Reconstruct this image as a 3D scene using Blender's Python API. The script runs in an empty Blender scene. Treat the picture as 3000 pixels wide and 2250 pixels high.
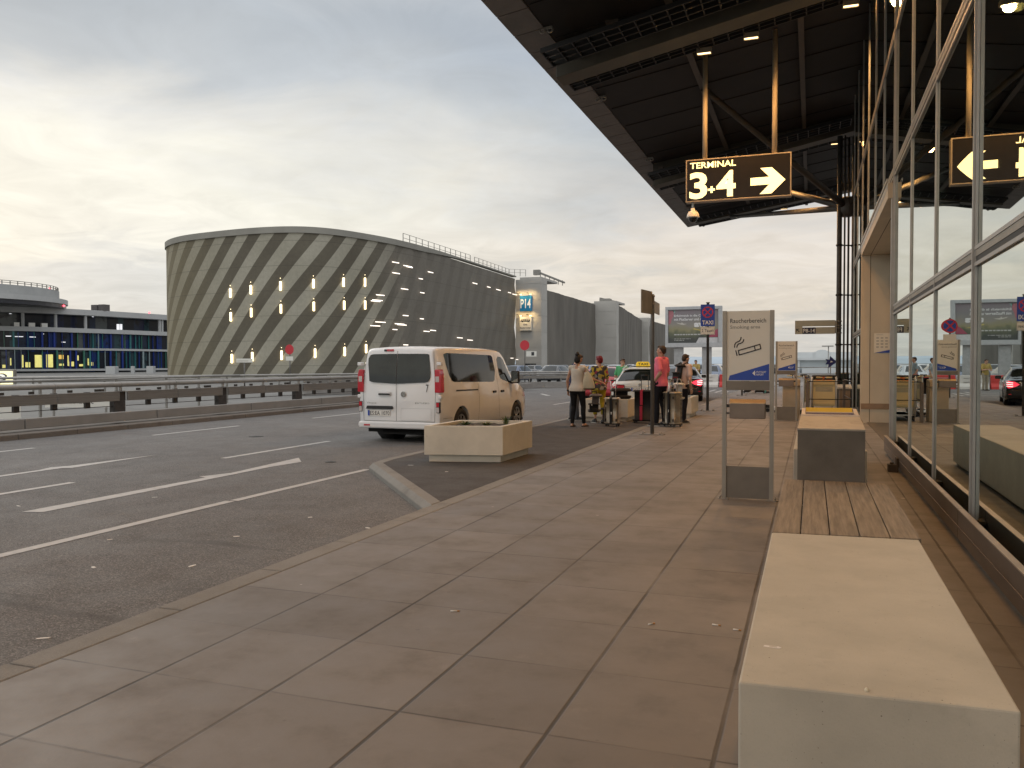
import bpy, bmesh, math, random
from math import sin, cos, pi, radians
from mathutils import Vector, Matrix, Euler

scene = bpy.context.scene
COL = scene.collection

# ------------------------------------------------------------------ camera
cam_d = bpy.data.cameras.new("camera")
cam = bpy.data.objects.new("camera", cam_d)
COL.objects.link(cam)
cam_d.sensor_fit = 'HORIZONTAL'
cam_d.sensor_width = 36.0
cam_d.lens = 29.248
cam_d.clip_start = 0.05
cam_d.clip_end = 12000
CAMZ = 1.48
YAW = 0.345606
cam.matrix_world = (Matrix.Translation((0, 0, CAMZ)) @ Matrix.Rotation(YAW, 4, 'Z')
                    @ Matrix.Rotation(pi / 2 - 0.02437, 4, 'X') @ Matrix.Rotation(-0.00154, 4, 'Z'))
scene.camera = cam
scene.view_settings.view_transform = 'Standard'
scene.view_settings.look = 'None'
scene.view_settings.exposure = 0.0
scene.view_settings.gamma = 1.0

# ------------------------------------------------------------------ world: cloudy evening sky
W = bpy.data.worlds.new("World")
scene.world = W
W.use_nodes = True
nt = W.node_tree
nt.nodes.clear()


def nd(tree, typ, **kw):
    n = tree.nodes.new(typ)
    for k, v in kw.items():
        if k[0] == 'i' and k[1:].isdigit():
            s = n.inputs[int(k[1:])]
            if hasattr(v, 'is_output'):
                tree.links.new(v, s)
            else:
                s.default_value = v
        else:
            setattr(n, k, v)
    return n


def mth(tree, op, a, b=0.0, c=0.0, clamp=False):
    n = nd(tree, 'ShaderNodeMath', operation=op, use_clamp=clamp, i0=a, i1=b, i2=c)
    return n.outputs[0]


def sock(tree, v, s):
    if hasattr(v, 'is_output'):
        tree.links.new(v, s)
    else:
        s.default_value = v


def mixc(tree, f, a, b, blend='MIX'):
    n = tree.nodes.new('ShaderNodeMix')
    n.data_type = 'RGBA'
    n.blend_type = blend
    sock(tree, f, n.inputs[0])
    for v, i in ((a, 6), (b, 7)):
        if isinstance(v, tuple) and len(v) == 3:
            v = v + (1.0,)
        sock(tree, v, n.inputs[i])
    return n.outputs[2]


def ramp(tree, fac, stops, interp='LINEAR'):
    n = tree.nodes.new('ShaderNodeValToRGB')
    cr = n.color_ramp
    cr.interpolation = interp
    while len(cr.elements) < len(stops):
        cr.elements.new(0.5)
    for e, (p, c) in zip(cr.elements, stops):
        e.position = p
        e.color = tuple(c) + (1,) if len(c) == 3 else c
    tree.links.new(fac, n.inputs[0])
    return n.outputs[0]


def mrange(tree, v, a, b, c=0.0, d=1.0, smooth=True):
    n = tree.nodes.new('ShaderNodeMapRange')
    n.interpolation_type = 'SMOOTHSTEP' if smooth else 'LINEAR'
    sock(tree, v, n.inputs[0])
    for i, x in enumerate((a, b, c, d)):
        n.inputs[i + 1].default_value = x
    return n.outputs[0]


SUN_EL, SUN_ROT = radians(9), radians(-62)      # low, behind the cloud on the left
tc = nd(nt, 'ShaderNodeTexCoord').outputs['Generated']
sx = nt.nodes.new('ShaderNodeSeparateXYZ')
nt.links.new(tc, sx.inputs[0])
dx, dy, dz = sx.outputs
leftness = mth(nt, 'ADD', mth(nt, 'MULTIPLY', dx, 0.941), mth(nt, 'MULTIPLY', dy, 0.339))
zz = mth(nt, 'ADD', mth(nt, 'MAXIMUM', dz, 0.0), 0.13)
cu = mth(nt, 'DIVIDE', leftness, zz)
cv = mth(nt, 'DIVIDE', mth(nt, 'SUBTRACT', mth(nt, 'MULTIPLY', dy, 0.941), mth(nt, 'MULTIPLY', dx, 0.339)), zz)
comb = nd(nt, 'ShaderNodeCombineXYZ', i0=cu, i1=cv, i2=3.7).outputs[0]
n1 = nd(nt, 'ShaderNodeTexNoise', noise_dimensions='3D')
n1.inputs['Scale'].default_value = 0.95
n1.inputs['Detail'].default_value = 7
n1.inputs['Roughness'].default_value = 0.55
n1.inputs['Distortion'].default_value = 0.5
nt.links.new(comb, n1.inputs['Vector'])
n2 = nd(nt, 'ShaderNodeTexNoise', noise_dimensions='3D')
n2.inputs['Scale'].default_value = 3.1
n2.inputs['Detail'].default_value = 6
n2.inputs['Roughness'].default_value = 0.6
n2.inputs['Distortion'].default_value = 0.8
nt.links.new(comb, n2.inputs['Vector'])
f1 = mth(nt, 'SUBTRACT', n1.outputs[0], 0.5)
f2 = mth(nt, 'SUBTRACT', n2.outputs[0], 0.5)
ep = mth(nt, 'ADD', dz, mth(nt, 'ADD', mth(nt, 'MULTIPLY', f1, 0.24), mth(nt, 'MULTIPLY', f2, 0.075)))
ep = mth(nt, 'ADD', ep, mth(nt, 'MULTIPLY', leftness, 0.05))
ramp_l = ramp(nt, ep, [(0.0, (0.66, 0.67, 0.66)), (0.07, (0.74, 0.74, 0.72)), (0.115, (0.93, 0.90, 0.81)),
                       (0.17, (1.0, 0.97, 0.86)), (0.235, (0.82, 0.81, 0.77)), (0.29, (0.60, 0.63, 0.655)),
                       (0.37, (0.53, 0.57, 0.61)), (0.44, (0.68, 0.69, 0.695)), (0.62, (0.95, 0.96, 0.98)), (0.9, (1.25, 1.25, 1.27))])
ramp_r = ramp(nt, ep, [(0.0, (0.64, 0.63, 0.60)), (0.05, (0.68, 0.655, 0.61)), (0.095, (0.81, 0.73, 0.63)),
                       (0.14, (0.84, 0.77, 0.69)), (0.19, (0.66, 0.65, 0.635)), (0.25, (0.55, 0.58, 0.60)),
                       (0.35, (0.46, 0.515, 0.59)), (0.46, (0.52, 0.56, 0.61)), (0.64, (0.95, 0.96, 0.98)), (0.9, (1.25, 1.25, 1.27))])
clouds = mixc(nt, mrange(nt, leftness, -0.32, 0.22), ramp_l, ramp_r)
shade = mth(nt, 'ADD', 1.0, mth(nt, 'ADD', mth(nt, 'MULTIPLY', f2, 0.42), mth(nt, 'MULTIPLY', f1, -0.2)))
shade3 = nd(nt, 'ShaderNodeCombineXYZ', i0=shade, i1=shade, i2=shade).outputs[0]
clouds = mixc(nt, 1.0, clouds, shade3, 'MULTIPLY')
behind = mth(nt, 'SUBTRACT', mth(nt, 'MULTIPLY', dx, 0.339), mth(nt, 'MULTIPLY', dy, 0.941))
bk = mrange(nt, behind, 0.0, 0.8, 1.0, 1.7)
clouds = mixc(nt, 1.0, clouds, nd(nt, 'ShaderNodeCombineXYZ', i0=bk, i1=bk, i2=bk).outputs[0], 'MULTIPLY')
sky = nd(nt, 'ShaderNodeTexSky', sky_type='NISHITA')
sky.sun_disc = False
sky.sun_elevation = SUN_EL
sky.sun_rotation = SUN_ROT
bg1 = nd(nt, 'ShaderNodeBackground', i0=sky.outputs[0], i1=0.08)
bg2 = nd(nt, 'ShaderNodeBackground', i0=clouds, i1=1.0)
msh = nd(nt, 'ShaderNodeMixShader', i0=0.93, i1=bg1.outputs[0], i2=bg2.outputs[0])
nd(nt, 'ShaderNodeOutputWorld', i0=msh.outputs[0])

# ------------------------------------------------------------------ sun (veiled by cloud)
sd = bpy.data.lights.new("sun", 'SUN')
sd.energy = 0.55
sd.angle = radians(30)
sd.color = (1.0, 0.93, 0.82)
sun = bpy.data.objects.new("sun", sd)
COL.objects.link(sun)
# sun direction: azimuth SUN_ROT measured from +Y towards +X
sdir = Vector((sin(SUN_ROT) * cos(radians(30)), cos(SUN_ROT) * cos(radians(30)), sin(radians(30))))
sun.rotation_euler = sdir.to_track_quat('Z', 'Y').to_euler()

# ------------------------------------------------------------------ helpers: objects
rnd = random.Random(7)


def tag(o, label=None, cat=None, group=None, kind=None):
    if label: o['label'] = label
    if cat: o['category'] = cat
    if group: o['group'] = group
    if kind: o['kind'] = kind
    return o


def thing(name, label, cat, loc=(0, 0, 0), rz=0.0, group=None, s=1.0):
    o = bpy.data.objects.new(name, None)
    COL.objects.link(o)
    o.empty_display_size = 0.2
    o.location = loc
    o.rotation_euler = (0, 0, rz)
    o.scale = (s, s, s)
    return tag(o, label, cat, group)


def copy_tree(o, parent=None, top=True):
    kids = list(o.children)
    c = o.copy()
    COL.objects.link(c)
    if parent is not None:
        c.parent = parent
    for k in kids:
        copy_tree(k, c, False)
    return c


class MB:
    """collects shapes, builds ONE mesh object"""

    def __init__(s):
        s.v, s.f, s.m, s.sm = [], [], [], []
        s.mi = 0
        s.smooth = False

    def add(s, vs, fs, smooth=None):
        o = len(s.v)
        s.v += [tuple(p) for p in vs]
        for f in fs:
            s.f.append(tuple(i + o for i in f))
            s.m.append(s.mi)
            s.sm.append(s.smooth if smooth is None else smooth)
        return s

    def box(s, x0, x1, y0, y1, z0, z1):
        vs = [(x, y, z) for z in (z0, z1) for y in (y0, y1) for x in (x0, x1)]
        return s.add(vs, [(0, 2, 3, 1), (4, 5, 7, 6), (0, 1, 5, 4), (2, 6, 7, 3), (0, 4, 6, 2), (1, 3, 7, 5)], False)

    def cbox(s, c, sz, M=None):
        x, y, z = c
        a, b, d = sz[0] / 2, sz[1] / 2, sz[2] / 2
        if M is None:
            return s.box(x - a, x + a, y - b, y + b, z - d, z + d)
        vs = [Vector(c) + M @ Vector((i, j, k)) for k in (-d, d) for j in (-b, b) for i in (-a, a)]
        return s.add(vs, [(0, 2, 3, 1), (4, 5, 7, 6), (0, 1, 5, 4), (2, 6, 7, 3), (0, 4, 6, 2), (1, 3, 7, 5)], False)

    def quad(s, a, b, c, d):
        return s.add([a, b, c, d], [(0, 1, 2, 3)], False)

    def beam(s, a, b, w, h, up=(0, 0, 1)):
        a, b = Vector(a), Vector(b)
        d = (b - a)
        y = d.normalized()
        x = y.cross(Vector(up))
        if x.length < 1e-5: x = y.cross(Vector((1, 0, 0)))
        x.normalize()
        z = x.cross(y)
        M = Matrix((x, y, z)).transposed()
        return s.cbox((a + b) / 2, (w, d.length, h), M)

    def rings(s, rings, cap0=True, cap1=True, closed=True, smooth=True, capsmooth=False):
        n = len(rings[0])
        vs = [p for r in rings for p in r]
        fs = []
        for i in range(len(rings) - 1):
            for j in range(n if closed else n - 1):
                k = (j + 1) % n
                fs.append((i * n + j, i * n + k, (i + 1) * n + k, (i + 1) * n + j))
        s.add(vs, fs, smooth)
        o = len(s.v) - len(vs)
        for on, r in ((cap0, 0), (cap1, len(rings) - 1)):
            if on:
                ids = [o + r * n + j for j in range(n)]
                if r == 0: ids.reverse()
                s.f.append(tuple(ids)); s.m.append(s.mi); s.sm.append(capsmooth)
        return s

    def tube(s, pts, r, n=8, cap=True, smooth=True):
        pts = [Vector(p) for p in pts]
        if not isinstance(r, (list, tuple)): r = [r] * len(pts)
        rs = []
        prev = None
        for i, p in enumerate(pts):
            t = (pts[min(i + 1, len(pts) - 1)] - pts[max(i - 1, 0)]).normalized()
            if prev is None:
                a = t.cross(Vector((0, 0, 1)))
                if a.length < 1e-3: a = t.cross(Vector((1, 0, 0)))
            else:
                a = prev - t * prev.dot(t)
            a.normalize(); prev = a
            b = t.cross(a)
            rs.append([p + (a * cos(2 * pi * k / n) + b * sin(2 * pi * k / n)) * r[i] for k in range(n)])
        return s.rings(rs, cap, cap, True, smooth)

    def prism(s, poly, o, u, v, w, depth):
        """polygon in (u,v) plane at o, extruded along w by depth"""
        o, u, v, w = Vector(o), Vector(u), Vector(v), Vector(w)
        n = len(poly)
        a = [o + u * p[0] + v * p[1] for p in poly]
        b = [p + w * depth for p in a]
        fs = [tuple(range(n)), tuple(range(2 * n - 1, n - 1, -1))]
        for i in range(n):
            j = (i + 1) % n
            fs.append((i, i + n, j + n, j))
        return s.add(a + b, fs, False)

    def lathe(s, prof, c=(0, 0, 0), axis='z', n=16, smooth=True):
        c = Vector(c)
        rs = []
        for r, h in prof:
            ring = []
            for k in range(n):
                a = 2 * pi * k / n
                p = (r * cos(a), r * sin(a), h)
                if axis == 'x': p = (h, r * cos(a), r * sin(a))
                if axis == 'y': p = (r * sin(a), h, r * cos(a))
                ring.append(c + Vector(p))
            rs.append(ring)
        return s.rings(rs, True, True, True, smooth)

    def ell(s, c, r, nu=12, nv=8, M=None, smooth=True):
        c = Vector(c)
        rs = []
        for i in range(nv + 1):
            t = -pi / 2 + pi * i / nv
            rr = max(cos(t), 0.02)
            ring = []
            for k in range(nu):
                a = 2 * pi * k / nu
                p = Vector((r[0] * rr * cos(a), r[1] * rr * sin(a), r[2] * sin(t)))
                ring.append(c + (M @ p if M else p))
            rs.append(ring)
        return s.rings(rs, True, True, True, smooth)

    def build(s, name, mats, parent=None, world=False, bevel=0, seg=2, recalc=True, sub=0):
        me = bpy.data.meshes.new(name)
        vs = s.v
        if world and parent is not None:
            l = Vector(parent.location)
            vs = [tuple(Vector(p) - l) for p in vs]
        me.from_pydata(vs, [], s.f)
        if not isinstance(mats, (list, tuple)): mats = [mats]
        for m in mats: me.materials.append(m)
        me.polygons.foreach_set('material_index', s.m)
        me.polygons.foreach_set('use_smooth', s.sm)
        if recalc:
            b = bmesh.new(); b.from_mesh(me)
            bmesh.ops.recalc_face_normals(b, faces=b.faces)
            b.to_mesh(me); b.free()
        me.update()
        o = bpy.data.objects.new(name, me)
        COL.objects.link(o)
        if parent is not None: o.parent = parent
        if bevel:
            m = o.modifiers.new('bev', 'BEVEL')
            m.width = bevel; m.segments = seg; m.limit_method = 'ANGLE'; m.angle_limit = radians(35)
        if sub:
            m = o.modifiers.new('sub', 'SUBSURF'); m.levels = sub; m.render_levels = sub
        return o


_txt_cache = {}


def text_mesh(s, bold=0.0):
    key = (s, bold)
    if key in _txt_cache: return _txt_cache[key]
    cu = bpy.data.curves.new('lettering', 'FONT')
    cu.body = s
    cu.size = 1.0
    cu.offset = bold
    cu.resolution_u = 3
    ob = bpy.data.objects.new('lettering_tmp', cu)
    COL.objects.link(ob)
    dg = bpy.context.evaluated_depsgraph_get()
    me = bpy.data.meshes.new_from_object(ob.evaluated_get(dg))
    vs = [(v.co.x, v.co.y) for v in me.vertices]
    fs = [tuple(p.vertices) for p in me.polygons]
    bpy.data.objects.remove(ob); bpy.data.curves.remove(cu); bpy.data.meshes.remove(me)
    x0 = min(v[0] for v in vs); x1 = max(v[0] for v in vs)
    y0 = min(v[1] for v in vs); y1 = max(v[1] for v in vs)
    _txt_cache[key] = (vs, fs, x0, x1, y0, y1)
    return _txt_cache[key]


def text_into(mb, s, o, u, v, height=None, width=None, bold=0.0, squeeze=None):
    """writes s into mb: lower-left of its ink at o, u right, v up; ink height and/or ink width given"""
    vs, fs, x0, x1, y0, y1 = text_mesh(s, bold)
    o, u, v = Vector(o), Vector(u), Vector(v)
    sy = height / (y1 - y0) if height else None
    sx = width / (x1 - x0) if width else None
    if sy is None: sy = sx
    if sx is None: sx = sy
    mb.add([o + u * ((p[0] - x0) * sx) + v * ((p[1] - y0) * sy) for p in vs], fs, False)
    return (x1 - x0) * sx


# ------------------------------------------------------------------ helpers: materials
def pmat(name, col, rough=0.6, metal=0.0, var=0.12, scale=6.0, bump=0.0, bscale=40.0, emis=None, es=0.0,
         coat=0.0, spec=0.5, trans=0.0, dirt=0.0, dscale=1.5, dcol=None, stretch=None, alpha=None):
    m = bpy.data.materials.new(name)
    m.use_nodes = True
    t = m.node_tree
    b = t.nodes['Principled BSDF']
    b.inputs['Roughness'].default_value = rough
    b.inputs['Metallic'].default_value = metal
    b.inputs['Specular IOR Level'].default_value = spec
    b.inputs['Coat Weight'].default_value = coat
    b.inputs['Coat Roughness'].default_value = 0.04
    if trans: b.inputs['Transmission Weight'].default_value = trans
    co = nd(t, 'ShaderNodeTexCoord').outputs['Object']
    if stretch:
        mp = nd(t, 'ShaderNodeMapping')
        mp.inputs['Scale'].default_value = stretch
        t.links.new(co, mp.inputs[0]); co = mp.outputs[0]
    c = col + (1,)
    if var:
        n = nd(t, 'ShaderNodeTexNoise')
        n.inputs['Scale'].default_value = scale
        n.inputs['Detail'].default_value = 5
        t.links.new(co, n.inputs['Vector'])
        lo = tuple(x * (1 - var) for x in col); hi = tuple(min(1, x * (1 + var)) for x in col)
        c = ramp(t, n.outputs[0], [(0.3, lo), (0.7, hi)])
    if dirt:
        n = nd(t, 'ShaderNodeTexNoise')
        n.inputs['Scale'].default_value = dscale
        n.inputs['Detail'].default_value = 8
        n.inputs['Roughness'].default_value = 0.65
        t.links.new(co, n.inputs['Vector'])
        c = mixc(t, mth(t, 'MULTIPLY', mrange(t, n.outputs[0], 0.48, 0.72), dirt), c,
                 dcol or tuple(x * 0.45 for x in col))
    sock(t, c, b.inputs['Base Color'])
    if bump:
        n = nd(t, 'ShaderNodeTexNoise')
        n.inputs['Scale'].default_value = bscale
        n.inputs['Detail'].default_value = 4
        t.links.new(co, n.inputs['Vector'])
        bp = nd(t, 'ShaderNodeBump')
        bp.inputs['Strength'].default_value = bump
        bp.inputs['Distance'].default_value = 0.01
        t.links.new(n.outputs[0], bp.inputs['Height'])
        t.links.new(bp.outputs[0], b.inputs['Normal'])
    if emis:
        b.inputs['Emission Color'].default_value = emis + (1,)
        b.inputs['Emission Strength'].default_value = es
    return m

# ------------------------------------------------------------------ ground materials
def ground_mat(name, base, joints=None, agg=0.0, spots=0.0, rough=0.85, dirt=0.25, agg_scale=260.0, tracks=False, warm=None):
    m = bpy.data.materials.new(name)
    m.use_nodes = True
    t = m.node_tree
    b = t.nodes['Principled BSDF']
    b.inputs['Specular IOR Level'].default_value = 0.35
    pos = nd(t, 'ShaderNodeNewGeometry').outputs['Position']
    sp = t.nodes.new('ShaderNodeSeparateXYZ'); t.links.new(pos, sp.inputs[0])
    X, Y, Z = sp.outputs

    def noise(scale, det=5, rough_=0.55, vec=pos, dist=0.0):
        n = nd(t, 'ShaderNodeTexNoise')
        n.inputs['Scale'].default_value = scale
        n.inputs['Detail'].default_value = det
        n.inputs['Roughness'].default_value = rough_
        n.inputs['Distortion'].default_value = dist
        t.links.new(vec, n.inputs['Vector'])
        return n.outputs[0]
    big = noise(0.35, 6)
    mid = noise(2.3, 7, 0.65)
    c = ramp(t, big, [(0.32, tuple(x * 0.84 for x in base)), (0.7, tuple(x * 1.12 for x in base))])
    c = mixc(t, mth(t, 'MULTIPLY', mrange(t, mid, 0.5, 0.78), dirt), c, tuple(x * 0.45 for x in base))
    c = mixc(t, mth(t, 'MULTIPLY', mrange(t, noise(3.9, 6, 0.7), 0.55, 0.8), dirt * 0.7), c, tuple(min(1, x * 1.6) for x in base))
    if warm:
        c = mixc(t, mth(t, 'MULTIPLY', mrange(t, noise(0.9, 4), 0.42, 0.7), 0.5), c, warm)
    hgt = mth(t, 'MULTIPLY', noise(60, 4), 0.4)
    if agg:
        v = nd(t, 'ShaderNodeTexVoronoi')
        v.inputs['Scale'].default_value = agg_scale
        t.links.new(pos, v.inputs['Vector'])
        sc_ = t.nodes.new('ShaderNodeSeparateColor'); t.links.new(v.outputs['Color'], sc_.inputs[0])
        r = sc_.outputs[0]
        f = ramp(t, r, [(0.0, (1 - agg,) * 3), (0.35, (1 - agg * 0.55,) * 3), (0.72, (1.0,) * 3), (0.93, (1 + agg * 0.5,) * 3), (1.0, (1 + agg * 1.6,) * 3)], 'LINEAR')
        c = mixc(t, 1.0, c, f, 'MULTIPLY')
        v3 = noise(90, 3, 0.7)
        c = mixc(t, 1.0, c, ramp(t, v3, [(0.3, (1 - agg * 0.45,) * 3), (0.7, (1 + agg * 0.4,) * 3)]), 'MULTIPLY')
        hgt = mth(t, 'ADD', hgt, r)
    if tracks:
        mp = nd(t, 'ShaderNodeMapping'); mp.inputs['Scale'].default_value = (1.6, 0.10, 1)
        mp.inputs['Rotation'].default_value = (0, 0, 0.06)
        t.links.new(pos, mp.inputs[0])
        tr = noise(1.0, 3, 0.5, mp.outputs[0])
        c = mixc(t, mth(t, 'MULTIPLY', mrange(t, tr, 0.5, 0.7), 0.28), c, tuple(x * 0.55 for x in base))
        mp = nd(t, 'ShaderNodeMapping'); mp.inputs['Scale'].default_value = (0.5, 3.2, 1)
        mp.inputs['Rotation'].default_value = (0, 0, -0.45)
        t.links.new(pos, mp.inputs[0])
        tr2 = noise(1.0, 4, 0.5, mp.outputs[0])
        near = mth(t, 'MULTIPLY', mrange(t, X, -6.2, -5.2), mrange(t, Y, 7.6, 6.0))
        c = mixc(t, mth(t, 'MULTIPLY', mth(t, 'MULTIPLY', mrange(t, tr2, 0.55, 0.66), near), 0.5), c, tuple(x * 0.4 for x in base))
    if spots:
        v = nd(t, 'ShaderNodeTexVoronoi')
        v.inputs['Scale'].default_value = 2.6
        t.links.new(pos, v.inputs['Vector'])
        sc_ = t.nodes.new('ShaderNodeSeparateColor'); t.links.new(v.outputs['Color'], sc_.inputs[0])
        rad = mth(t, 'MULTIPLY', sc_.outputs[1], 0.075)
        on = mth(t, 'GREATER_THAN', sc_.outputs[0], 0.35)
        sp1 = mth(t, 'MULTIPLY', mth(t, 'LESS_THAN', v.outputs['Distance'], rad), on)
        c = mixc(t, mth(t, 'MULTIPLY', mth(t, 'MULTIPLY', sp1, sc_.outputs[2]), spots), c, tuple(min(1, x * 2.1) for x in base))
        v2 = nd(t, 'ShaderNodeTexVoronoi')
        v2.inputs['Scale'].default_value = 6.5
        t.links.new(pos, v2.inputs['Vector'])
        s2 = t.nodes.new('ShaderNodeSeparateColor'); t.links.new(v2.outputs['Color'], s2.inputs[0])
        sp2 = mth(t, 'MULTIPLY', mth(t, 'LESS_THAN', v2.outputs['Distance'], mth(t, 'MULTIPLY', s2.outputs[1], 0.09)), mth(t, 'GREATER_THAN', s2.outputs[0], 0.6))
        c = mixc(t, mth(t, 'MULTIPLY', sp2, 0.35), c, tuple(x * 0.5 for x in base))
    if joints:
        (x0, px, wx), (y0, py, wy) = joints
        wob = mth(t, 'MULTIPLY', mth(t, 'SUBTRACT', noise(3.0, 2), 0.5), 0.006)

        def line(Q, q0, p, w):
            a = mth(t, 'DIVIDE', mth(t, 'SUBTRACT', mth(t, 'ADD', Q, wob), q0), p)
            fr = mth(t, 'ABSOLUTE', mth(t, 'SUBTRACT', mth(t, 'FRACT', mth(t, 'ADD', a, 0.5)), 0.5))
            return mrange(t, fr, w / p, w / p * 0.35)
        lx = mth(t, 'MULTIPLY', line(X, x0, px, wx), mrange(t, noise(0.8, 3), 0.35, 0.55, 0.45, 1.0))
        ly = mth(t, 'MULTIPLY', line(Y, y0, py, wy), mrange(t, noise(1.1, 3), 0.4, 0.62, 0.15, 0.8))
        j = mth(t, 'MAXIMUM', lx, ly)
        # slab to slab tone
        ix = mth(t, 'FLOOR', mth(t, 'DIVIDE', mth(t, 'SUBTRACT', X, x0), px))
        iy = mth(t, 'FLOOR', mth(t, 'DIVIDE', mth(t, 'SUBTRACT', Y, y0), py))
        wn = nd(t, 'ShaderNodeTexWhiteNoise', noise_dimensions='2D')
        t.links.new(nd(t, 'ShaderNodeCombineXYZ', i0=ix, i1=iy).outputs[0], wn.inputs['Vector'])
        tone = mrange(t, wn.outputs[0], 0, 1, 0.9, 1.08, False)
        c = mixc(t, 1.0, c, nd(t, 'ShaderNodeCombineXYZ', i0=tone, i1=tone, i2=tone).outputs[0], 'MULTIPLY')
        c = mixc(t, mth(t, 'MULTIPLY', j, 0.8), c, tuple(x * 0.16 for x in base))
        hgt = mth(t, 'SUBTRACT', hgt, mth(t, 'MULTIPLY', j, 3.0))
    sock(t, c, b.inputs['Base Color'])
    rr = mrange(t, mid, 0.3, 0.75, rough - 0.12, rough + 0.08)
    sock(t, rr, b.inputs['Roughness'])
    bp = nd(t, 'ShaderNodeBump')
    bp.inputs['Strength'].default_value = 0.35
    bp.inputs['Distance'].default_value = 0.004
    t.links.new(hgt, bp.inputs['Height'])
    t.links.new(bp.outputs[0], b.inputs['Normal'])
    return m


M_pave = ground_mat('paving_slabs', (0.178, 0.163, 0.148), ((-2.956, 0.656, 0.013), (3.136, 0.7264, 0.010)), spots=1.0, dirt=0.42, rough=0.62)
M_kerb = ground_mat('kerb_stone', (0.215, 0.205, 0.185), None, agg=0.12, rough=0.8, dirt=0.4)
M_road = ground_mat('asphalt', (0.155, 0.15, 0.144), None, agg=0.5, agg_scale=120, rough=0.85, dirt=0.15, tracks=True, warm=(0.135, 0.122, 0.114))
M_island = ground_mat('dark_asphalt', (0.070, 0.064, 0.060), None, agg=0.35, agg_scale=160, rough=0.85, dirt=0.2)
M_ground = ground_mat('far_ground', (0.16, 0.158, 0.15), None, rough=0.9, dirt=0.2)
M_kerbfar = ground_mat('kerb_stained', (0.17, 0.15, 0.13), None, agg=0.2, rough=0.85, dirt=0.55, warm=(0.14, 0.105, 0.075))
M_paint = pmat('road_paint', (0.42, 0.405, 0.385), 0.7, var=0.1, scale=9, dirt=0.55, dscale=5, dcol=(0.24, 0.23, 0.22))

ZR = -0.115
mb = MB()
mb.quad((-4000, -300, -0.135), (4000, -300, -0.135), (4000, 6000, -0.135), (-4000, 6000, -0.135))
tag(mb.build('ground', M_ground), kind='structure')
mb = MB()
mb.quad((-15.8, -25, ZR), (-3.6, -25, ZR), (-3.6, 90, ZR), (-15.8, 90, ZR))
tag(mb.build('road', M_road), kind='structure')

# pavement
mb = MB()
mb.box(-3.545, 8.0, -12, 75, -0.2, 0.0)
tag(mb.build('pavement', M_pave), kind='structure')
# kerb along the pavement
mb = MB()
y = -12.0
while y < 75:
    mb.box(-3.74, -3.548, y + 0.004, y + 0.996, -0.2, 0.003)
    y += 1.0
tag(mb.build('kerb', M_kerb, bevel=0.012), kind='structure')
# island: asphalt wedge between kerb line and diagonal kerb
mb = MB()
outer = [(-3.742, 7.80), (-6.22, 10.95), (-6.30, 11.45), (-6.30, 25.2), (-3.742, 25.2)]
inner = [(-3.742, 8.12), (-6.02, 11.02), (-6.09, 11.5), (-6.09, 25.0), (-3.742, 25.0)]
mb.prism(inner, (0, 0, -0.2), (1, 0, 0), (0, 1, 0), (0, 0, 1), 0.2)
tag(mb.build('island_surface', M_island), kind='structure')
mb = MB()
for i in range(4):
    o0, o1, i0, i1 = outer[i], outer[i + 1], inner[i], inner[i + 1]
    q = lambda p, z: (p[0], p[1], z)
    e0 = (o0[0] * 0.7 + i0[0] * 0.3, o0[1] * 0.7 + i0[1] * 0.3); e1 = (o1[0] * 0.7 + i1[0] * 0.3, o1[1] * 0.7 + i1[1] * 0.3)
    vs = [q(o0, -0.2), q(o1, -0.2), q(o1, -0.06), q(o0, -0.06), q(e0, 0.004), q(e1, 0.004), q(i0, 0.004), q(i1, 0.004), q(i0, -0.2), q(i1, -0.2)]
    mb.add(vs, [(0, 1, 2, 3), (3, 2, 5, 4), (4, 5, 7, 6), (6, 7, 9, 8), (0, 3, 4, 6, 8), (1, 9, 7, 5, 2)], False)
tag(mb.build('island_kerb', M_kerb, bevel=0.008), kind='structure')
# far kerb below the guard rail
mb = MB()
y = -14.0
while y < 46:
    mb.box(-16.18, -15.78, y + 0.005, y + 1.495, -0.3, 0.005)
    y += 1.5
mb.box(-17.2, -16.182, -14, 46, -0.3, -0.015)
tag(mb.build('far_kerb', M_kerbfar, bevel=0.02), kind='structure')

ZP = ZR + 0.004


def marking(polys, name='road_marking'):
    mb = MB()
    for p in polys:
        mb.add([(a, b, ZP) for a, b in p], [tuple(range(len(p)))], False)
    return tag(mb.build(name, M_paint), kind='structure')


def stripe(x, y0, y1, w=0.12):
    return [(x - w / 2, y0), (x + w / 2, y0), (x + w / 2, y1), (x - w / 2, y1)]


marking([stripe(-6.35, -4, 7.96, 0.125), [(-6.39, 8.0), (-6.27, 8.0), (-6.25, 11.06), (-6.36, 11.06)]])
marking([stripe(-9.36, 2.0, 5.3), stripe(-9.37, 5.45, 8.52), stripe(-9.36, 11.56, 14.85), stripe(-9.37, 17.9, 20.9), stripe(-9.39, 24.3, 27.3), stripe(-9.42, 30.9, 34.0)])
marking([stripe(-13.94, 8.8, 11.8), stripe(-13.9, 14.8, 17.8), stripe(-13.8, 21, 24), stripe(-13.7, 27, 30)])
marking([[(-8.016, 6.62), (-7.785, 6.70), (-7.84, 9.79), (-7.875, 10.81), (-7.796, 11.54), (-8.192, 12.04), (-7.985, 10.013), (-8.15, 9.553), (-8.0, 9.5)]], 'lane_arrow')
marking([[(-10.93, 5.0), (-10.77, 5.0), (-10.83, 9.65), (-10.70, 9.73), (-10.83, 11.64), (-10.95, 9.9), (-11.06, 9.65), (-10.95, 9.35)]], 'lane_arrow')
marking([[(-13.5, 41.8), (-13.35, 41.9), (-12.25, 39.75), (-12.45, 39.6)]], 'lane_arrow')
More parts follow.
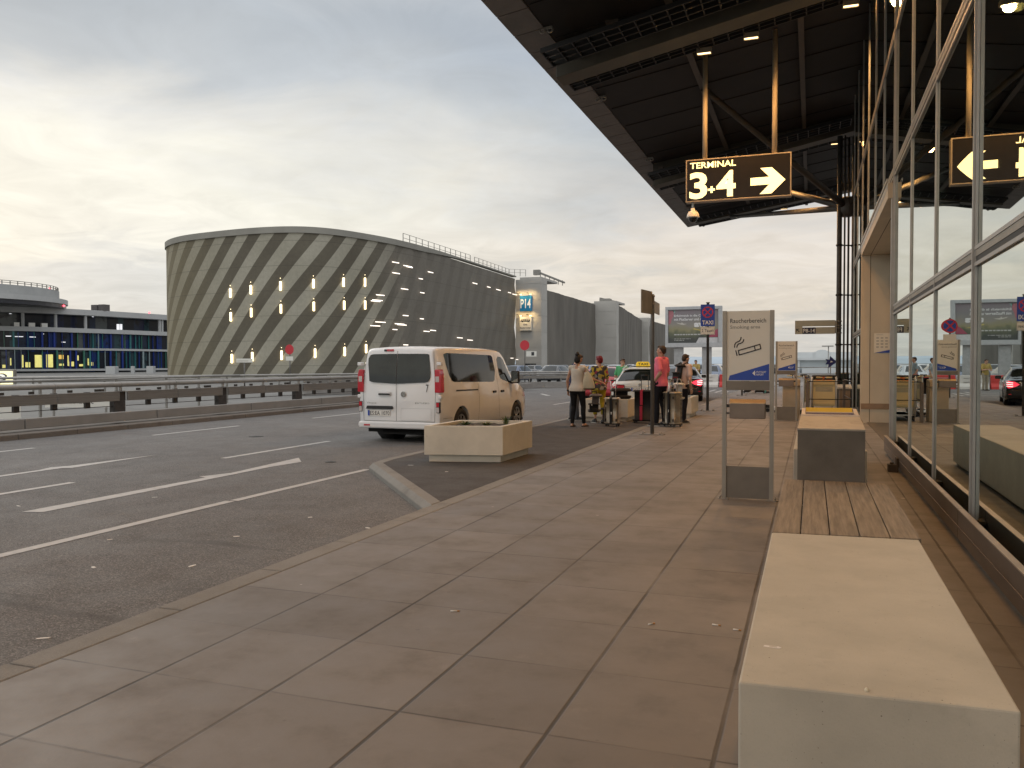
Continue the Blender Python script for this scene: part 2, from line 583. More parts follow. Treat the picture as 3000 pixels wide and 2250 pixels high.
marking([stripe(-3.95 - 0.5 * k, 44 + 1.3 * k, 47.5 + 1.3 * k, 0.15) for k in range(4)] + [[(-9.5, 46), (-3.8, 46), (-3.8, 46.2), (-9.5, 46.2)], [(-9.5, 48.4), (-3.8, 48.4), (-3.8, 48.6), (-9.5, 48.6)]])

M_iron = pmat('cast_iron', (0.02, 0.02, 0.02), 0.6, var=0.2)
for n, (x, y, r, lb) in enumerate([(-11.5, 15.3, 0.16, 'small dark iron drain cover in the road beyond the white dash'), (-7.35, 11.7, 0.09, 'tiny dark metal cover in the asphalt beside the arrow head')]):
    mb = MB(); mb.lathe([(r, 0), (r, 0.006), (r * 0.9, 0.008)], (x, y, ZR), 'z', 16)
    mb.lathe([(r * 0.5, 0.008), (r * 0.5, 0.012)], (x, y, ZR), 'z', 10)
    tag(mb.build('drain_cover', M_iron), lb, 'drain cover')

# distant hills
M_hill = pmat('hill_haze', (0.36, 0.42, 0.47), 0.95, var=0.1, scale=0.01)  # forested hills; the blue-grey haze of distance is put into their colour
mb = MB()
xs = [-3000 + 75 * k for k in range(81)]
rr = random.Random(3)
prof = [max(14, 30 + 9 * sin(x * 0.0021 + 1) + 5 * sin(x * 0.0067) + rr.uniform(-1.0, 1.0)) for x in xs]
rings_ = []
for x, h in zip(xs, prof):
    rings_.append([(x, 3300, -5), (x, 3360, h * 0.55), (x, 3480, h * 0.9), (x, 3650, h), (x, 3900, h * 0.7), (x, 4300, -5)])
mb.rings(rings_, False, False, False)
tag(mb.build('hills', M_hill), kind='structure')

# ------------------------------------------------------------------ shared materials
M_soffit = pmat('soffit_dark', (0.011, 0.008, 0.006), 0.75, var=0.25, scale=2)
M_girder = pmat('girder_paint', (0.075, 0.069, 0.052), 0.6, var=0.15, scale=3, dirt=0.3)
M_beam = pmat('beam_paint', (0.06, 0.047, 0.033), 0.6, var=0.15, scale=3, dirt=0.3)
M_black = pmat('black_metal', (0.012, 0.012, 0.012), 0.55, var=0.2)
M_fascia = pmat('fascia_panel', (0.15, 0.137, 0.125), 0.6, metal=0.1, var=0.12, scale=4, bump=0.2, bscale=160, dirt=0.25, dscale=0.9)
M_rod = pmat('beige_rod', (0.42, 0.36, 0.26), 0.5, var=0.08)
M_alu = pmat('aluminium', (0.36, 0.355, 0.34), 0.42, metal=0.4, var=0.08, scale=5, dirt=0.15)
M_alu_d = pmat('aluminium_dull', (0.30, 0.28, 0.245), 0.5, metal=0.45, var=0.12, scale=5, dirt=0.3)
M_steel = pmat('galvanised_steel', (0.235, 0.225, 0.205), 0.5, metal=0.35, var=0.18, scale=9, dirt=0.35, dscale=3)
M_tube = pmat('column_paint', (0.085, 0.082, 0.076), 0.5, metal=0.1, var=0.15, scale=4, dirt=0.2)
M_beige = pmat('beige_cladding', (0.54, 0.46, 0.345), 0.5, var=0.05, scale=2, dirt=0.1)
M_seam = pmat('dark_seam', (0.05, 0.04, 0.03), 0.8, var=0.1)
M_warm = pmat('warm_light', (1, 0.8, 0.5), 0.5, var=0, emis=(1.0, 0.70, 0.34), es=3.6)
M_letter = pmat('backlit_letters', (1, 0.9, 0.5), 0.5, var=0, emis=(1.0, 0.87, 0.42), es=1.35)
M_signblack = pmat('sign_black', (0.010, 0.008, 0.006), 0.35, var=0.2)
M_frame = pmat('sign_frame', (0.36, 0.31, 0.24), 0.45, metal=0.3, var=0.08)
M_white = pmat('white_plastic', (0.74, 0.72, 0.67), 0.45, var=0.04)
M_darkglass = pmat('dark_dome', (0.015, 0.015, 0.017), 0.08, var=0)


def glass_mat(name, refl=0.62, tint=(0.80, 0.85, 0.82), thru=(0.55, 0.6, 0.56), rough=0.006):
    m = bpy.data.materials.new(name)
    m.use_nodes = True
    t = m.node_tree
    t.nodes.clear()
    g = nd(t, 'ShaderNodeBsdfGlossy', i0=tint + (1,), i1=rough)
    tr = nd(t, 'ShaderNodeBsdfTransparent', i0=thru + (1,))
    lw = nd(t, 'ShaderNodeLayerWeight', i0=0.35)
    f = mrange(t, lw.outputs['Facing'], 0.0, 0.9, refl * 0.8, min(0.97, refl + 0.15), False)
    # faint waviness of the big panes
    co = nd(t, 'ShaderNodeTexCoord').outputs['Object']
    n = nd(t, 'ShaderNodeTexNoise')
    n.inputs['Scale'].default_value = 0.6; n.inputs['Detail'].default_value = 1
    t.links.new(co, n.inputs['Vector'])
    bp = nd(t, 'ShaderNodeBump')
    bp.inputs['Strength'].default_value = 0.05
    bp.inputs['Distance'].default_value = 0.03
    t.links.new(n.outputs[0], bp.inputs['Height'])
    t.links.new(bp.outputs[0], g.inputs['Normal'])
    mx = nd(t, 'ShaderNodeMixShader', i0=f, i1=tr.outputs[0], i2=g.outputs[0])
    nd(t, 'ShaderNodeOutputMaterial', i0=mx.outputs[0])
    return m


M_glass = glass_mat('facade_glass', 0.80)

SOF = lambda x: 9.9 + 0.16 * x


# ------------------------------------------------------------------ canopy roof
cr = thing('canopy_roof', 'dark steel canopy roof reaching out over the pavement in front of the glass front', 'canopy roof', (-2.5, 20, 9.0))
RY0, RY1 = -9.0, 46.0
mb = MB()
mb.prism([(-6.30, SOF(-6.3)), (16, SOF(16)), (16, SOF(16) + 0.5), (-6.30, SOF(-6.3) + 0.42)], (0, RY0, 0), (1, 0, 0), (0, 0, 1), (0, 1, 0), RY1 - RY0)
mb.build('roof_deck', M_soffit, cr, True)
k = 0
y = RY0
mb = MB()
while y < RY1 - 0.2:
    y1 = min(y + 1.12, RY1)
    mb.prism([(-6.37, SOF(-6.37) - 0.02), (-5.67, SOF(-5.67) - 0.03), (-5.67, SOF(-5.67) - 0.003), (-6.32, SOF(-6.37) + 0.44), (-6.37, SOF(-6.37) + 0.44)],
             (0, y + 0.018, 0), (1, 0, 0), (0, 0, 1), (0, 1, 0), y1 - y - 0.036)
    y = y1
mb.build('fascia_panel', M_fascia, cr, True)
mb = MB()
mb.prism([(-6.40, SOF(-6.37) + 0.40), (-6.371, SOF(-6.37) + 0.40), (-6.371, SOF(-6.37) + 0.46), (-6.40, SOF(-6.37) + 0.46)], (0, RY0, 0), (1, 0, 0), (0, 0, 1), (0, 1, 0), RY1 - RY0)
mb.build('edge_trim', M_alu, cr, True)
for gy_ in (-6.4, 6.2, 18.8, 31.4, 43.6):
    mb = MB()
    mb.prism([(-5.66, 9.74 - 0.28 * 5.66), (15, SOF(15) - 0.05), (15, SOF(15) - 0.004), (-5.66, SOF(-5.66) - 0.004)] if gy_ < 40 else
             [(-5.66, SOF(-5.66) - 0.3), (15, SOF(15) - 0.3), (15, SOF(15) - 0.004), (-5.66, SOF(-5.66) - 0.004)],
             (0, gy_, 0), (1, 0, 0), (0, 0, 1), (0, 1, 0), 0.62)
    mb.build('girder', M_girder, cr, True, bevel=0.01)
    # open cable grid on both sides of the girder
    for o_, w_ in ((-1.35, 0.9), (0.72, 0.62)):
        mb = MB()
        zt = lambda x: 9.42 + 0.2 * x if gy_ < 40 else SOF(x) - 0.25
        ya = gy_ + o_
        for i in range(4):
            yy = ya + w_ * i / 3
            mb.beam((-5.6, yy, zt(-5.6)), (1.2, yy, zt(1.2)), 0.03, 0.10)
        x = -5.6
        while x < 1.2:
            mb.beam((x, ya, zt(x)), (x, ya + w_, zt(x)), 0.03, 0.08)
            x += 0.34
        mb.build('cable_grid', M_black, cr, True)
for x_, w_ in ((-2.95, 0.16), (-0.3, 0.14)):
    mb = MB()
    mb.beam((x_, RY0, SOF(x_) - 0.16), (x_, RY1, SOF(x_) - 0.16), w_, 0.03)
    mb.beam((x_, RY0, SOF(x_) - 0.08), (x_, RY1, SOF(x_) - 0.08), 0.04, 0.14)
    mb.build('purlin', M_beam, cr, True)
y = RY0 + 1.0
while y < RY1:
    mb = MB()
    mb.beam((-5.6, y, SOF(-5.6) - 0.012), (12, y, SOF(12) - 0.012), 0.05, 0.02)
    mb.build('roof_rib', M_soffit, cr, True)
    y += 1.9
for gy_ in (6.2, 18.8, 31.4):
    mb = MB(); mb.tube([(-5.25, gy_ - 0.75, 8.62), (-5.2, gy_ + 0.05, 8.62)], 0.10, 12)
    mb.build('stub_tube', M_beam, cr, True)
for x_ in (-4.1, -2.5, -1.0):
    mb = MB(); mb.box(x_ - 0.14, x_ + 0.14, 17.75, 18.78, SOF(x_) - 0.42, SOF(x_) - 0.36)
    mb.build('bracket_plate', M_beam, cr, True)
for y in (17.9, 23.0, 30.4, 35.3, 40.6, 45.85):
    mb = MB()
    for dx_ in (-0.09, 0.09):
        ring = [(-5.62 + dx_ + 0.06 * cos(a * pi / 6), y, SOF(-5.62) - 0.08 + 0.06 * sin(a * pi / 6)) for a in range(13)]
        mb.tube(ring, 0.024, 6, False)
    mb.box(-5.76, -5.48, y - 0.02, y + 0.02, SOF(-5.62) - 0.06, SOF(-5.62) - 0.01)
    mb.build('hook', M_alu_d, cr, True)

# ------------------------------------------------------------------ canopy lamps (lit)
lamp_me = None
ROWS = ((-5.0, 'back'), (7.6, 'near'), (20.2, 'mid'), (32.6, 'far'), (44.6, 'end'))
for yrow, key in ROWS:
    for j, x_ in enumerate((-2.44, -1.37, 0.77)):
        z_ = 9.42 + 0.2 * x_ - 0.09 if yrow < 40 else SOF(x_) - 0.33
        where = {'mid': 'over the black terminal sign', 'far': 'beyond the terminal sign', 'end': 'at the far end of the roof', 'near': 'above the nearest bench', 'back': 'on the girder behind the nearest bench'}[key]
        side = ('outermost of its row', 'middle one of its row', 'one nearest the glass front')[j]
        lt = thing('canopy_lamp', 'lit warm canopy downlight %s, %s' % (where, side), 'lamp', (x_, yrow, z_), 0, 'downlights under the canopy roof')
        mb = MB()
        mb.box(-0.17, 0.17, -0.085, -0.07, -0.05, 0.07); mb.box(-0.17, 0.17, 0.07, 0.085, -0.05, 0.07)
        mb.box(-0.17, -0.155, -0.07, 0.07, -0.05, 0.07); mb.box(0.155, 0.17, -0.07, 0.07, -0.05, 0.07)
        mb.box(-0.155, 0.155, -0.07, 0.07, 0.055, 0.07)
        mb.build('housing', M_frame, lt)
        mb = MB(); mb.box(-0.15, 0.15, -0.066, 0.066, -0.035, -0.02)
        mb.build('diffuser', M_warm, lt)
        L = bpy.data.lights.new('lamp_light', 'SPOT')
        L.energy = {'back': 420, 'near': 330, 'mid': 560, 'far': 560, 'end': 400}[key]; L.spot_size = radians(164); L.spot_blend = 0.7; L.shadow_soft_size = 0.12
        L.color = (1.0, 0.50, 0.17)
        lo = bpy.data.objects.new('lamp_light', L); COL.objects.link(lo); lo.parent = lt; lo.location = (0, 0, -0.07)

# ------------------------------------------------------------------ terminal building (glass front)
XG = 1.245
tb = thing('terminal_building', 'terminal building with a tall mirror like glass front and a beige framed entrance', 'building', (XG, 14, 0))
YM = [-4.28, -1.915, 0.45, 2.815, 5.18, 7.545, 9.93, 12.29, 14.64, 16.98, 19.24, 21.6, 24.0, 26.4, 28.75]
LV = [0.05, 2.335, 4.56, 6.83]
PY0, PY1 = 14.83, 22.42
for i in range(len(YM) - 1):
    y0, y1 = YM[i], YM[i + 1]
    for l in range(4):
        z0 = LV[l]; z1 = LV[l + 1] if l < 3 else 10.02
        if l < 2 and 14.6 < y0 < 20: continue
        a, b = y0, y1
        if l < 2 and y0 == 21.6: a = PY1 + 0.12
        mb = MB(); mb.box(XG, XG + 0.02, a + 0.004, b - 0.004, z0 + 0.004, z1 - 0.004)
        mb.build('pane', M_glass, tb, True)
for i, y in enumerate(YM):
    z0 = 0.03 if not (14.7 < y < 22) else 4.62
    w = 0.026
    mb = MB()
    mb.box(XG - 0.02, XG - 0.002, y - w / 2, y + w / 2, z0, 10.0)
    if abs(y - 7.545) < 0.1 or abs(y - 14.64) < 0.05 or abs(y - 0.45) < 0.1:
        mb.box(XG - 0.036, XG - 0.002, y + 0.028, y + 0.055, z0, 10.0)
    if abs(y - 14.64) < 0.05:
        mb.box(XG - 0.05, XG + 0.10, y + 0.09, PY0, z0, 4.14)
    mb.build('mullion', M_alu, tb, True)
for z, runs, hh in ((2.335, ((-4.3, 14.72), (22.55, 28.75)), 0.05), (4.56, ((-4.3, 28.75),), 0.06), (6.83, ((-4.3, 28.75),), 0.03)):
    for a, b in runs:
        mb = MB()
        mb.box(XG - 0.022, XG - 0.003, a, b, z - hh - 0.03, z - hh)
        mb.box(XG - 0.022, XG - 0.003, a, b, z + hh, z + hh + 0.03)
        mb.build('transom', M_alu, tb, True)
        mb = MB(); mb.box(XG - 0.012, XG - 0.003, a, b, z - hh + 0.001, z - hh * 0.1); mb.build('transom_shadow_gap', M_black, tb, True)
        mb = MB(); mb.box(XG - 0.016, XG - 0.003, a, b, z - hh * 0.1 + 0.001, z + hh - 0.001); mb.build('transom_web', M_alu_d, tb, True)
# portal
PX0, PX1 = 1.145, 1.86
mb = MB()
mb.box(PX0, PX1, PY1, PY1 + 0.1, 0.0, 4.15)                       # far jamb
mb.box(PX0, PX1, PY0, PY1 + 0.1, 4.152, 4.40)                     # lintel
mb.box(PX0 + 0.30, PX1, PY0 - 0.1, PY0 - 0.002, 0.0, 4.15)         # near jamb behind the glass
mb.build('portal', M_beige, tb, True)
mb = MB()
mb.box(1.352, 1.364, PY1 - 0.003, PY1 + 0.01, 0.02, 4.148); mb.box(1.352, 1.364, PY0, PY1, 4.149, 4.16)
mb.build('panel_seam', M_seam, tb, True)
mb = MB(); mb.box(1.16, 1.845, PY1 - 0.02, PY1 - 0.004, 0.34, 0.48); mb.build('bump_rail', pmat('bump_rail_wood', (0.26, 0.17, 0.10), 0.5, var=0.1), tb, True)
mb = MB(); mb.box(PX0 - 0.004, PX0 - 0.001, PY0, PY1 + 0.1, 4.30, 4.41); mb.box(PX0 - 0.02, PX0 - 0.002, PY0, PY1 + 0.1, 4.42, 4.47); mb.build('lintel_trim', M_alu, tb, True)
mb = MB()
for k in range(4):
    a = PY0 + 0.05 + k * 1.88
    mb.box(PX1 - 0.02, PX1, a, a + 1.8, 0.03, 4.1)
mb.build('door_glass', M_glass, tb, True)
# interior
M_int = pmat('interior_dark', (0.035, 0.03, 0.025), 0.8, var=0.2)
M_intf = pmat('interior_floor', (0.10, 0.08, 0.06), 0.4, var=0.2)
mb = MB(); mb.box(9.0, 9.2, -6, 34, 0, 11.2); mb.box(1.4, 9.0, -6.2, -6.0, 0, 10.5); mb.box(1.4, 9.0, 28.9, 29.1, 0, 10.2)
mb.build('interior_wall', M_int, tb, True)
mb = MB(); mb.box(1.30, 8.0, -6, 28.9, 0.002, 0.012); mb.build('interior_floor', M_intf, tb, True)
M_blind = pmat('blind_white_glow', (0.78, 0.74, 0.70), 0.6, var=0.05, emis=(1.0, 0.9, 0.8), es=0.25)  # faint glow added to the blind's material, no lamp stands behind it
mb = MB()
z = 2.46
while z < 5.2:
    mb.box(1.32, 1.335, 12.36, 14.52, z, z + 0.292); z += 0.31
mb.build('blind', M_blind, tb, True)
mb = MB(); mb.box(XG - 0.012, XG + 0.05, -4.3, 14.7, 0.0, 0.046); mb.box(XG - 0.012, XG + 0.05, 22.55, 28.75, 0.0, 0.046); mb.build('base_sill', M_alu_d, tb, True)

# notice sheet on the jamb
nt_ = thing('notice_sheet', 'white notice sheet with blue corner stuck on the beige entrance jamb', 'notice', (1.63, PY1 - 0.005, 1.73))
M_paper = pmat('paper', (0.72, 0.66, 0.55), 0.7, var=0.04)
M_blue = pmat('sign_blue', (0.012, 0.055, 0.36), 0.45, var=0.06)
M_grey = pmat('print_grey', (0.42, 0.39, 0.34), 0.7, var=0.1)
mb = MB(); mb.box(-0.18, 0.18, -0.004, 0, 0, 0.49); mb.build('sheet', M_paper, nt_)
mb = MB(); mb.prism([(-0.17, 0.004), (0.178, 0.004), (0.178, 0.08)], (0, -0.005, 0), (1, 0, 0), (0, 0, 1), (0, -1, 0), 0.001); mb.build('blue_wedge', M_blue, nt_)
mb = MB()
mb.box(-0.13, 0.02, -0.006, -0.0045, 0.445, 0.455)
for r in range(4):
    for c in range(3):
        mb.box(-0.13 + c * 0.10, -0.07 + c * 0.10, -0.006, -0.0045, 0.13 + r * 0.075, 0.165 + r * 0.075)
mb.build('print', M_grey, nt_)

# crash rail along the glass
cg = thing('crash_rail', 'long brown metal crash rail on brackets along the foot of the glass front', 'crash rail', (1.13, 7, 0))
M_rail = pmat('brown_rail', (0.135, 0.105, 0.085), 0.42, metal=0.3, var=0.2, scale=5, dirt=0.45, dscale=3, stretch=(1, 0.3, 1))
mb = MB(); mb.box(1.125, 1.165, -4, 7.55, 0.055, 0.29); mb.box(1.125, 1.165, 7.56, 14.85, 0.055, 0.29)
mb.box(1.118, 1.124, -4, 14.8, 0.15, 0.165)
mb.build('beam', M_rail, cg, True, bevel=0.004)
mb = MB(); mb.box(1.122, 1.168, -4, 7.55, 0.2905, 0.30); mb.box(1.122, 1.168, 7.56, 14.85, 0.2905, 0.30)
mb.build('top_lip', pmat('lip_metal', (0.42, 0.35, 0.28), 0.35, metal=0.5, var=0.1), cg, True)
for y in YM[1:9]:
    mb = MB(); mb.box(1.166, XG - 0.013, y - 0.06, y + 0.10, 0.19, 0.215); mb.box(1.166, XG - 0.013, y - 0.0, y + 0.04, 0.06, 0.189)
    mb.build('bracket', M_seam, cg, True)
mb = MB(); mb.box(0.99, 1.09, 12.35, 12.5, 0.0, 0.10); mb.box(1.09, 1.117, 12.33, 12.52, 0, 0.19); mb.lathe([(0.025, 0.1), (0.025, 0.125)], (1.04, 12.42, 0), 'z', 8)
mb.build('stop_block', M_seam, cg, True)

# ------------------------------------------------------------------ tree column of steel tubes
sc_ = thing('steel_column', 'cluster of tall dark steel tubes branching up to the canopy roof', 'column', (1.05, 29.9, 0))
for n, (x_, y_, r_) in enumerate(((0.84, 29.8, 0.082), (1.0, 29.75, 0.03), (1.13, 30.05, 0.035), (1.30, 30.05, 0.075))):
    mb = MB(); mb.tube([(x_, y_, 0), (x_, y_, 9.0)], r_, 14); mb.build('tube', M_tube, sc_, True)
for z in (0.95, 2.1, 3.75, 5.4):
    mb = MB()
    for x_, y_, r_ in ((0.84, 29.8, 0.105), (1.30, 30.05, 0.098)):
        mb.lathe([(r_, z - 0.03), (r_, z + 0.03)], (x_, y_, 0), 'z', 14)
    mb.beam((0.84, 29.8, z), (1.3, 30.05, z), 0.03, 0.04)
    mb.build('clamp', M_black, sc_, True)
mb = MB(); mb.lathe([(0.16, 6.35), (0.28, 6.5), (0.28, 6.85), (0.16, 7.0)], (1.07, 29.92, 0), 'z', 14); mb.build('node', M_tube, sc_, True)
for p in ((-2.95, 24.2, SOF(-2.95) - 0.16), (-2.95, 36.5, SOF(-2.95) - 0.16), (-3.9, 43.8, SOF(-3.9) - 0.35), (4.5, 24.5, SOF(4.5) - 0.05), (4.5, 36, SOF(4.5) - 0.05), (-0.3, 43.0, SOF(-0.3) - 0.2)):
    mb = MB(); mb.tube([(1.07, 29.92, 6.65), p], [0.11, 0.085], 10); mb.build('arm', M_tube if p[1] > 30 else M_beam, sc_, True)

# parking direction sign on the column
ps = thing('direction_sign', 'beige two board direction sign P8-14 fixed to the steel tubes', 'direction sign', (0.12, 29.68, 2.46))
M_signbeige = pmat('sign_beige', (0.36, 0.345, 0.27), 0.5, var=0.05)
mb = MB(); mb.box(-0.655, 0.60, -0.03, 0.03, 0.255, 0.455); mb.build('upper_board', M_signbeige, ps, bevel=0.004)
mb = MB(); mb.box(-0.655, 0.60, -0.03, 0.03, 0.0, 0.225); mb.box(-0.655, -0.42, -0.028, 0.028, 0.225, 0.255); mb.build('lower_board', M_signbeige, ps, bevel=0.004)
mb = MB()
for z in (0.03, 0.19, 0.28, 0.42): mb.lathe([(0.10, z - 0.02), (0.10, z + 0.02)], (0.72, 0.12, 0), 'z', 12)
mb.box(0.60, 0.66, -0.02, 0.06, 0.02, 0.44)
mb.build('clamp', M_steel, ps)
M_plate = pmat('plate_navy', (0.010, 0.010, 0.035), 0.45, var=0.1)
M_ltr = pmat('letter_white', (0.72, 0.71, 0.68), 0.5, var=0.03)
M_blk = pmat('letter_black', (0.02, 0.02, 0.022), 0.5, var=0.1)
pl = MB(); pl.box(-0.415, 0.0, -0.034, -0.0305, 0.006, 0.218); plo = pl.build('number_plate', M_plate, ps)
mb = MB(); text_into(mb, 'P8-14', (-0.39, -0.0355, 0.045), (1, 0, 0), (0, 0, 1), 0.135, 0.365, 0.01); mb.build('lettering', M_ltr, plo)
mb = MB()
a45 = [(-0.62, 0.18), (-0.51, 0.18), (-0.535, 0.155), (-0.575, 0.155), (-0.505, 0.085), (-0.525, 0.065), (-0.597, 0.135), (-0.597, 0.09), (-0.62, 0.065)]
mb.prism(a45, (0, -0.031, 0), (1, 0, 0), (0, 0, 1), (0, -1, 0), 0.003); mb.build('arrow', M_blk, ps)

# ------------------------------------------------------------------ hanging terminal sign
ts = thing('terminal_sign', 'black hanging sign with glowing yellow TERMINAL 3+4 and arrow', 'sign', (-3.07, 21.73, 5.61))
SW, SH = 2.57, 1.08
mb = MB(); mb.box(0.03, SW - 0.03, 0.0, 0.22, 0.03, SH - 0.03); mb.build('panel', M_signblack, ts)
mb = MB()
mb.box(0, SW, -0.012, 0.235, 0, 0.03); mb.box(0, SW, -0.012, 0.235, SH - 0.03, SH)
mb.box(0, 0.03, -0.012, 0.235, 0.03, SH - 0.03); mb.box(SW - 0.03, SW, -0.012, 0.235, 0.03, SH - 0.03)
mb.build('frame', M_frame, ts, bevel=0.004)
mb = MB()
text_into(mb, 'TERMINAL', (0.105, -0.004, 0.845), (1, 0, 0), (0, 0, 1), 0.155, 1.14, 0.018)
text_into(mb, '3', (0.09, -0.004, 0.07), (1, 0, 0), (0, 0, 1), 0.68, 0.455, 0.03)
text_into(mb, '4', (0.765, -0.004, 0.085), (1, 0, 0), (0, 0, 1), 0.66, 0.475, 0.03)
mb.box(0.565, 0.73, -0.004, -0.002, 0.26, 0.315); mb.box(0.62, 0.675, -0.0045, -0.0025, 0.205, 0.37)
mb.build('lettering', M_letter, ts)
mb = MB()
ar = [(1.60, 0.317), (2.05, 0.317), (1.82, 0.09), (2.10, 0.09), (2.43, 0.41), (2.11, 0.735), (1.835, 0.735), (2.05, 0.505), (1.60, 0.505)]
mb.prism(ar, (0, -0.002, 0), (1, 0, 0), (0, 0, 1), (0, -1, 0), 0.004); mb.build('arrow', M_letter, ts)
for x_ in (-2.605, -0.905):
    mb = MB(); mb.tube([(x_, 21.84, 6.69), (x_, 21.84, SOF(x_) + 0.01)], 0.062, 12); mb.build('hanger_rod', M_rod, ts, True)
# dome camera under the sign
dc = thing('dome_camera', 'white dome security camera hanging below the black terminal sign', 'camera', (-2.9, 21.83, 5.60))
mb = MB(); mb.lathe([(0.03, 0.0), (0.03, -0.12), (0.055, -0.13), (0.06, -0.19), (0.10, -0.21), (0.145, -0.28), (0.165, -0.35), (0.165, -0.365), (0.12, -0.37)], (0, 0, 0), 'z', 18); mb.build('housing', M_white, dc)
mb = MB(); mb.ell((0, 0, -0.37), (0.115, 0.115, 0.125), 16, 10); mb.build('dome', M_darkglass, dc)

# ------------------------------------------------------------------ bench with concrete block and planks
def concrete(name, col, pits=0.0, grad=None):
    m = bpy.data.materials.new(name); m.use_nodes = True
    t = m.node_tree; b = t.nodes['Principled BSDF']
    co = nd(t, 'ShaderNodeTexCoord').outputs['Object']

    def noise(s, d=5, r=0.6):
        n = nd(t, 'ShaderNodeTexNoise'); n.inputs['Scale'].default_value = s; n.inputs['Detail'].default_value = d
        n.inputs['Roughness'].default_value = r; t.links.new(co, n.inputs['Vector']); return n.outputs[0]
    c = ramp(t, noise(2.2, 6), [(0.3, tuple(x * 0.88 for x in col)), (0.7, tuple(x * 1.1 for x in col))])
    c = mixc(t, mth(t, 'MULTIPLY', mrange(t, noise(6, 7, 0.7), 0.52, 0.75), 0.25), c, tuple(x * 0.6 for x in col))
    c = mixc(t, mth(t, 'MULTIPLY', mrange(t, noise(160, 3, 0.8), 0.5, 0.75), 0.3), c, tuple(x * 0.72 for x in col))
    h = noise(90, 4)
    if pits:
        for scl, thr, amt in ((28.0, 0.10, 0.75), (75.0, 0.16, 0.5)):
            v = nd(t, 'ShaderNodeTexVoronoi'); v.inputs['Scale'].default_value = scl; t.links.new(co, v.inputs['Vector'])
            s = t.nodes.new('ShaderNodeSeparateColor'); t.links.new(v.outputs['Color'], s.inputs[0])
            on = mth(t, 'MULTIPLY', mth(t, 'GREATER_THAN', s.outputs[0], 0.62), mth(t, 'LESS_THAN', v.outputs['Distance'], mth(t, 'MULTIPLY', s.outputs[1], thr)))
            c = mixc(t, mth(t, 'MULTIPLY', on, amt * pits), c, (0.09, 0.075, 0.06))
            h = mth(t, 'SUBTRACT', h, mth(t, 'MULTIPLY', on, 2.0))
    sock(t, c, b.inputs['Base Color'])
    b.inputs['Roughness'].default_value = 0.75
    bp = nd(t, 'ShaderNodeBump'); bp.inputs['Strength'].default_value = 0.25; bp.inputs['Distance'].default_value = 0.004
    t.links.new(h, bp.inputs['Height']); t.links.new(bp.outputs[0], b.inputs['Normal'])
    return m


M_conc = concrete('bench_concrete', (0.44, 0.42, 0.36), 1.0)
M_conc2 = concrete('planter_concrete', (0.60, 0.555, 0.465), 0.25)
M_conc3 = concrete('pale_concrete', (0.42, 0.39, 0.33), 0.3)
M_wood = pmat('grey_wood', (0.20, 0.165, 0.125), 0.65, var=0.35, scale=3, stretch=(16, 0.8, 6), bump=0.5, bscale=9, dirt=0.3, dscale=1.0)

be = thing('bench', 'long bench with a pale concrete end block and grey brown wooden planks', 'bench', (0.19, 5.4, 0))
mb = MB(); mb.prism([(-0.222, 2.84), (0.607, 2.88), (0.614, 5.50), (-0.228, 5.44)], (0, 0, 0.0), (1, 0, 0), (0, 1, 0), (0, 0, 1), 0.42)
mb.build('end_block', M_conc, be, True, bevel=0.008)
for k in range(5):
    x0 = -0.232 + k * 0.1735
    mb = MB(); mb.prism([(x0 + 0.003, 5.475 + 0.016 * k), (x0 + 0.1705, 5.475 + 0.016 * (k + 1)), (x0 + 0.1705, 8.02), (x0 + 0.003, 8.02)], (0, 0, 0.378), (1, 0, 0), (0, 1, 0), (0, 0, 1), 0.038)
    mb.build('seat_plank', M_wood, be, True, bevel=0.004)
for y in (5.75, 6.8, 7.8):
    mb = MB(); mb.box(-0.20, 0.58, y, y + 0.08, 0.0, 0.376); mb.build('support', M_black, be, True)
# little things on the bench
t_ = thing('paper_strip', 'torn white paper strip lying on the concrete bench block', 'paper strip', (-0.13, 3.23, 0.4205), radians(-3))
mb = MB(); mb.prism([(-0.032, -0.007), (0.024, -0.009), (0.033, 0.0), (0.02, 0.012), (0.01, 0.008), (-0.03, 0.009)], (0, 0, 0.0), (1, 0, 0), (0, 1, 0), (0, 0, 1), 0.0012); mb.build('slip', pmat('white_paper', (0.72, 0.70, 0.68), 0.7, var=0.06), t_)
mb = MB(); mb.box(-0.012, 0.016, -0.003, 0.004, 0.0013, 0.0016); mb.build('print', M_grey, t_)
mb = MB(); mb.ell((0.175, 2.895, 0.424), (0.007, 0.007, 0.0085), 10, 6); tag(mb.build('pebble', pmat('cream_stone', (0.62, 0.57, 0.44), 0.6, var=0.1)), 'small cream pebble on the front edge of the bench block', 'pebble')

# ------------------------------------------------------------------ litter bin at the end of the bench
M_clad = pmat('bin_cladding', (0.115, 0.098, 0.078), 0.6, var=0.16, scale=4, dirt=0.35, dscale=6, bump=0.2, bscale=90)
M_cladtop = pmat('bin_top', (0.36, 0.325, 0.275), 0.5, var=0.1, scale=5, dirt=0.35, dscale=9, dcol=(0.12, 0.1, 0.08))
lb = thing('litter_bin', 'boxy grey brown litter bin with sloping top and yellow and blue openings', 'litter bin', (0.17, 8.5, 0))
mb = MB(); mb.prism([(8.03, 0), (9.04, 0), (9.04, 0.95), (8.5, 0.94), (8.03, 0.885)], (-0.117, 0, 0), (0, 1, 0), (0, 0, 1), (1, 0, 0), 0.572)
mb.build('body', M_clad, lb, True, bevel=0.004)
b2 = thing('concrete_bench', 'second long pale concrete bench block behind the boxy litter bin', 'bench', (0.27, 11.4, 0))
mb = MB(); mb.box(-0.172, 0.54, 9.18, 13.6, 0.05, 0.585); mb.build('block', M_conc3, b2, True, bevel=0.008)
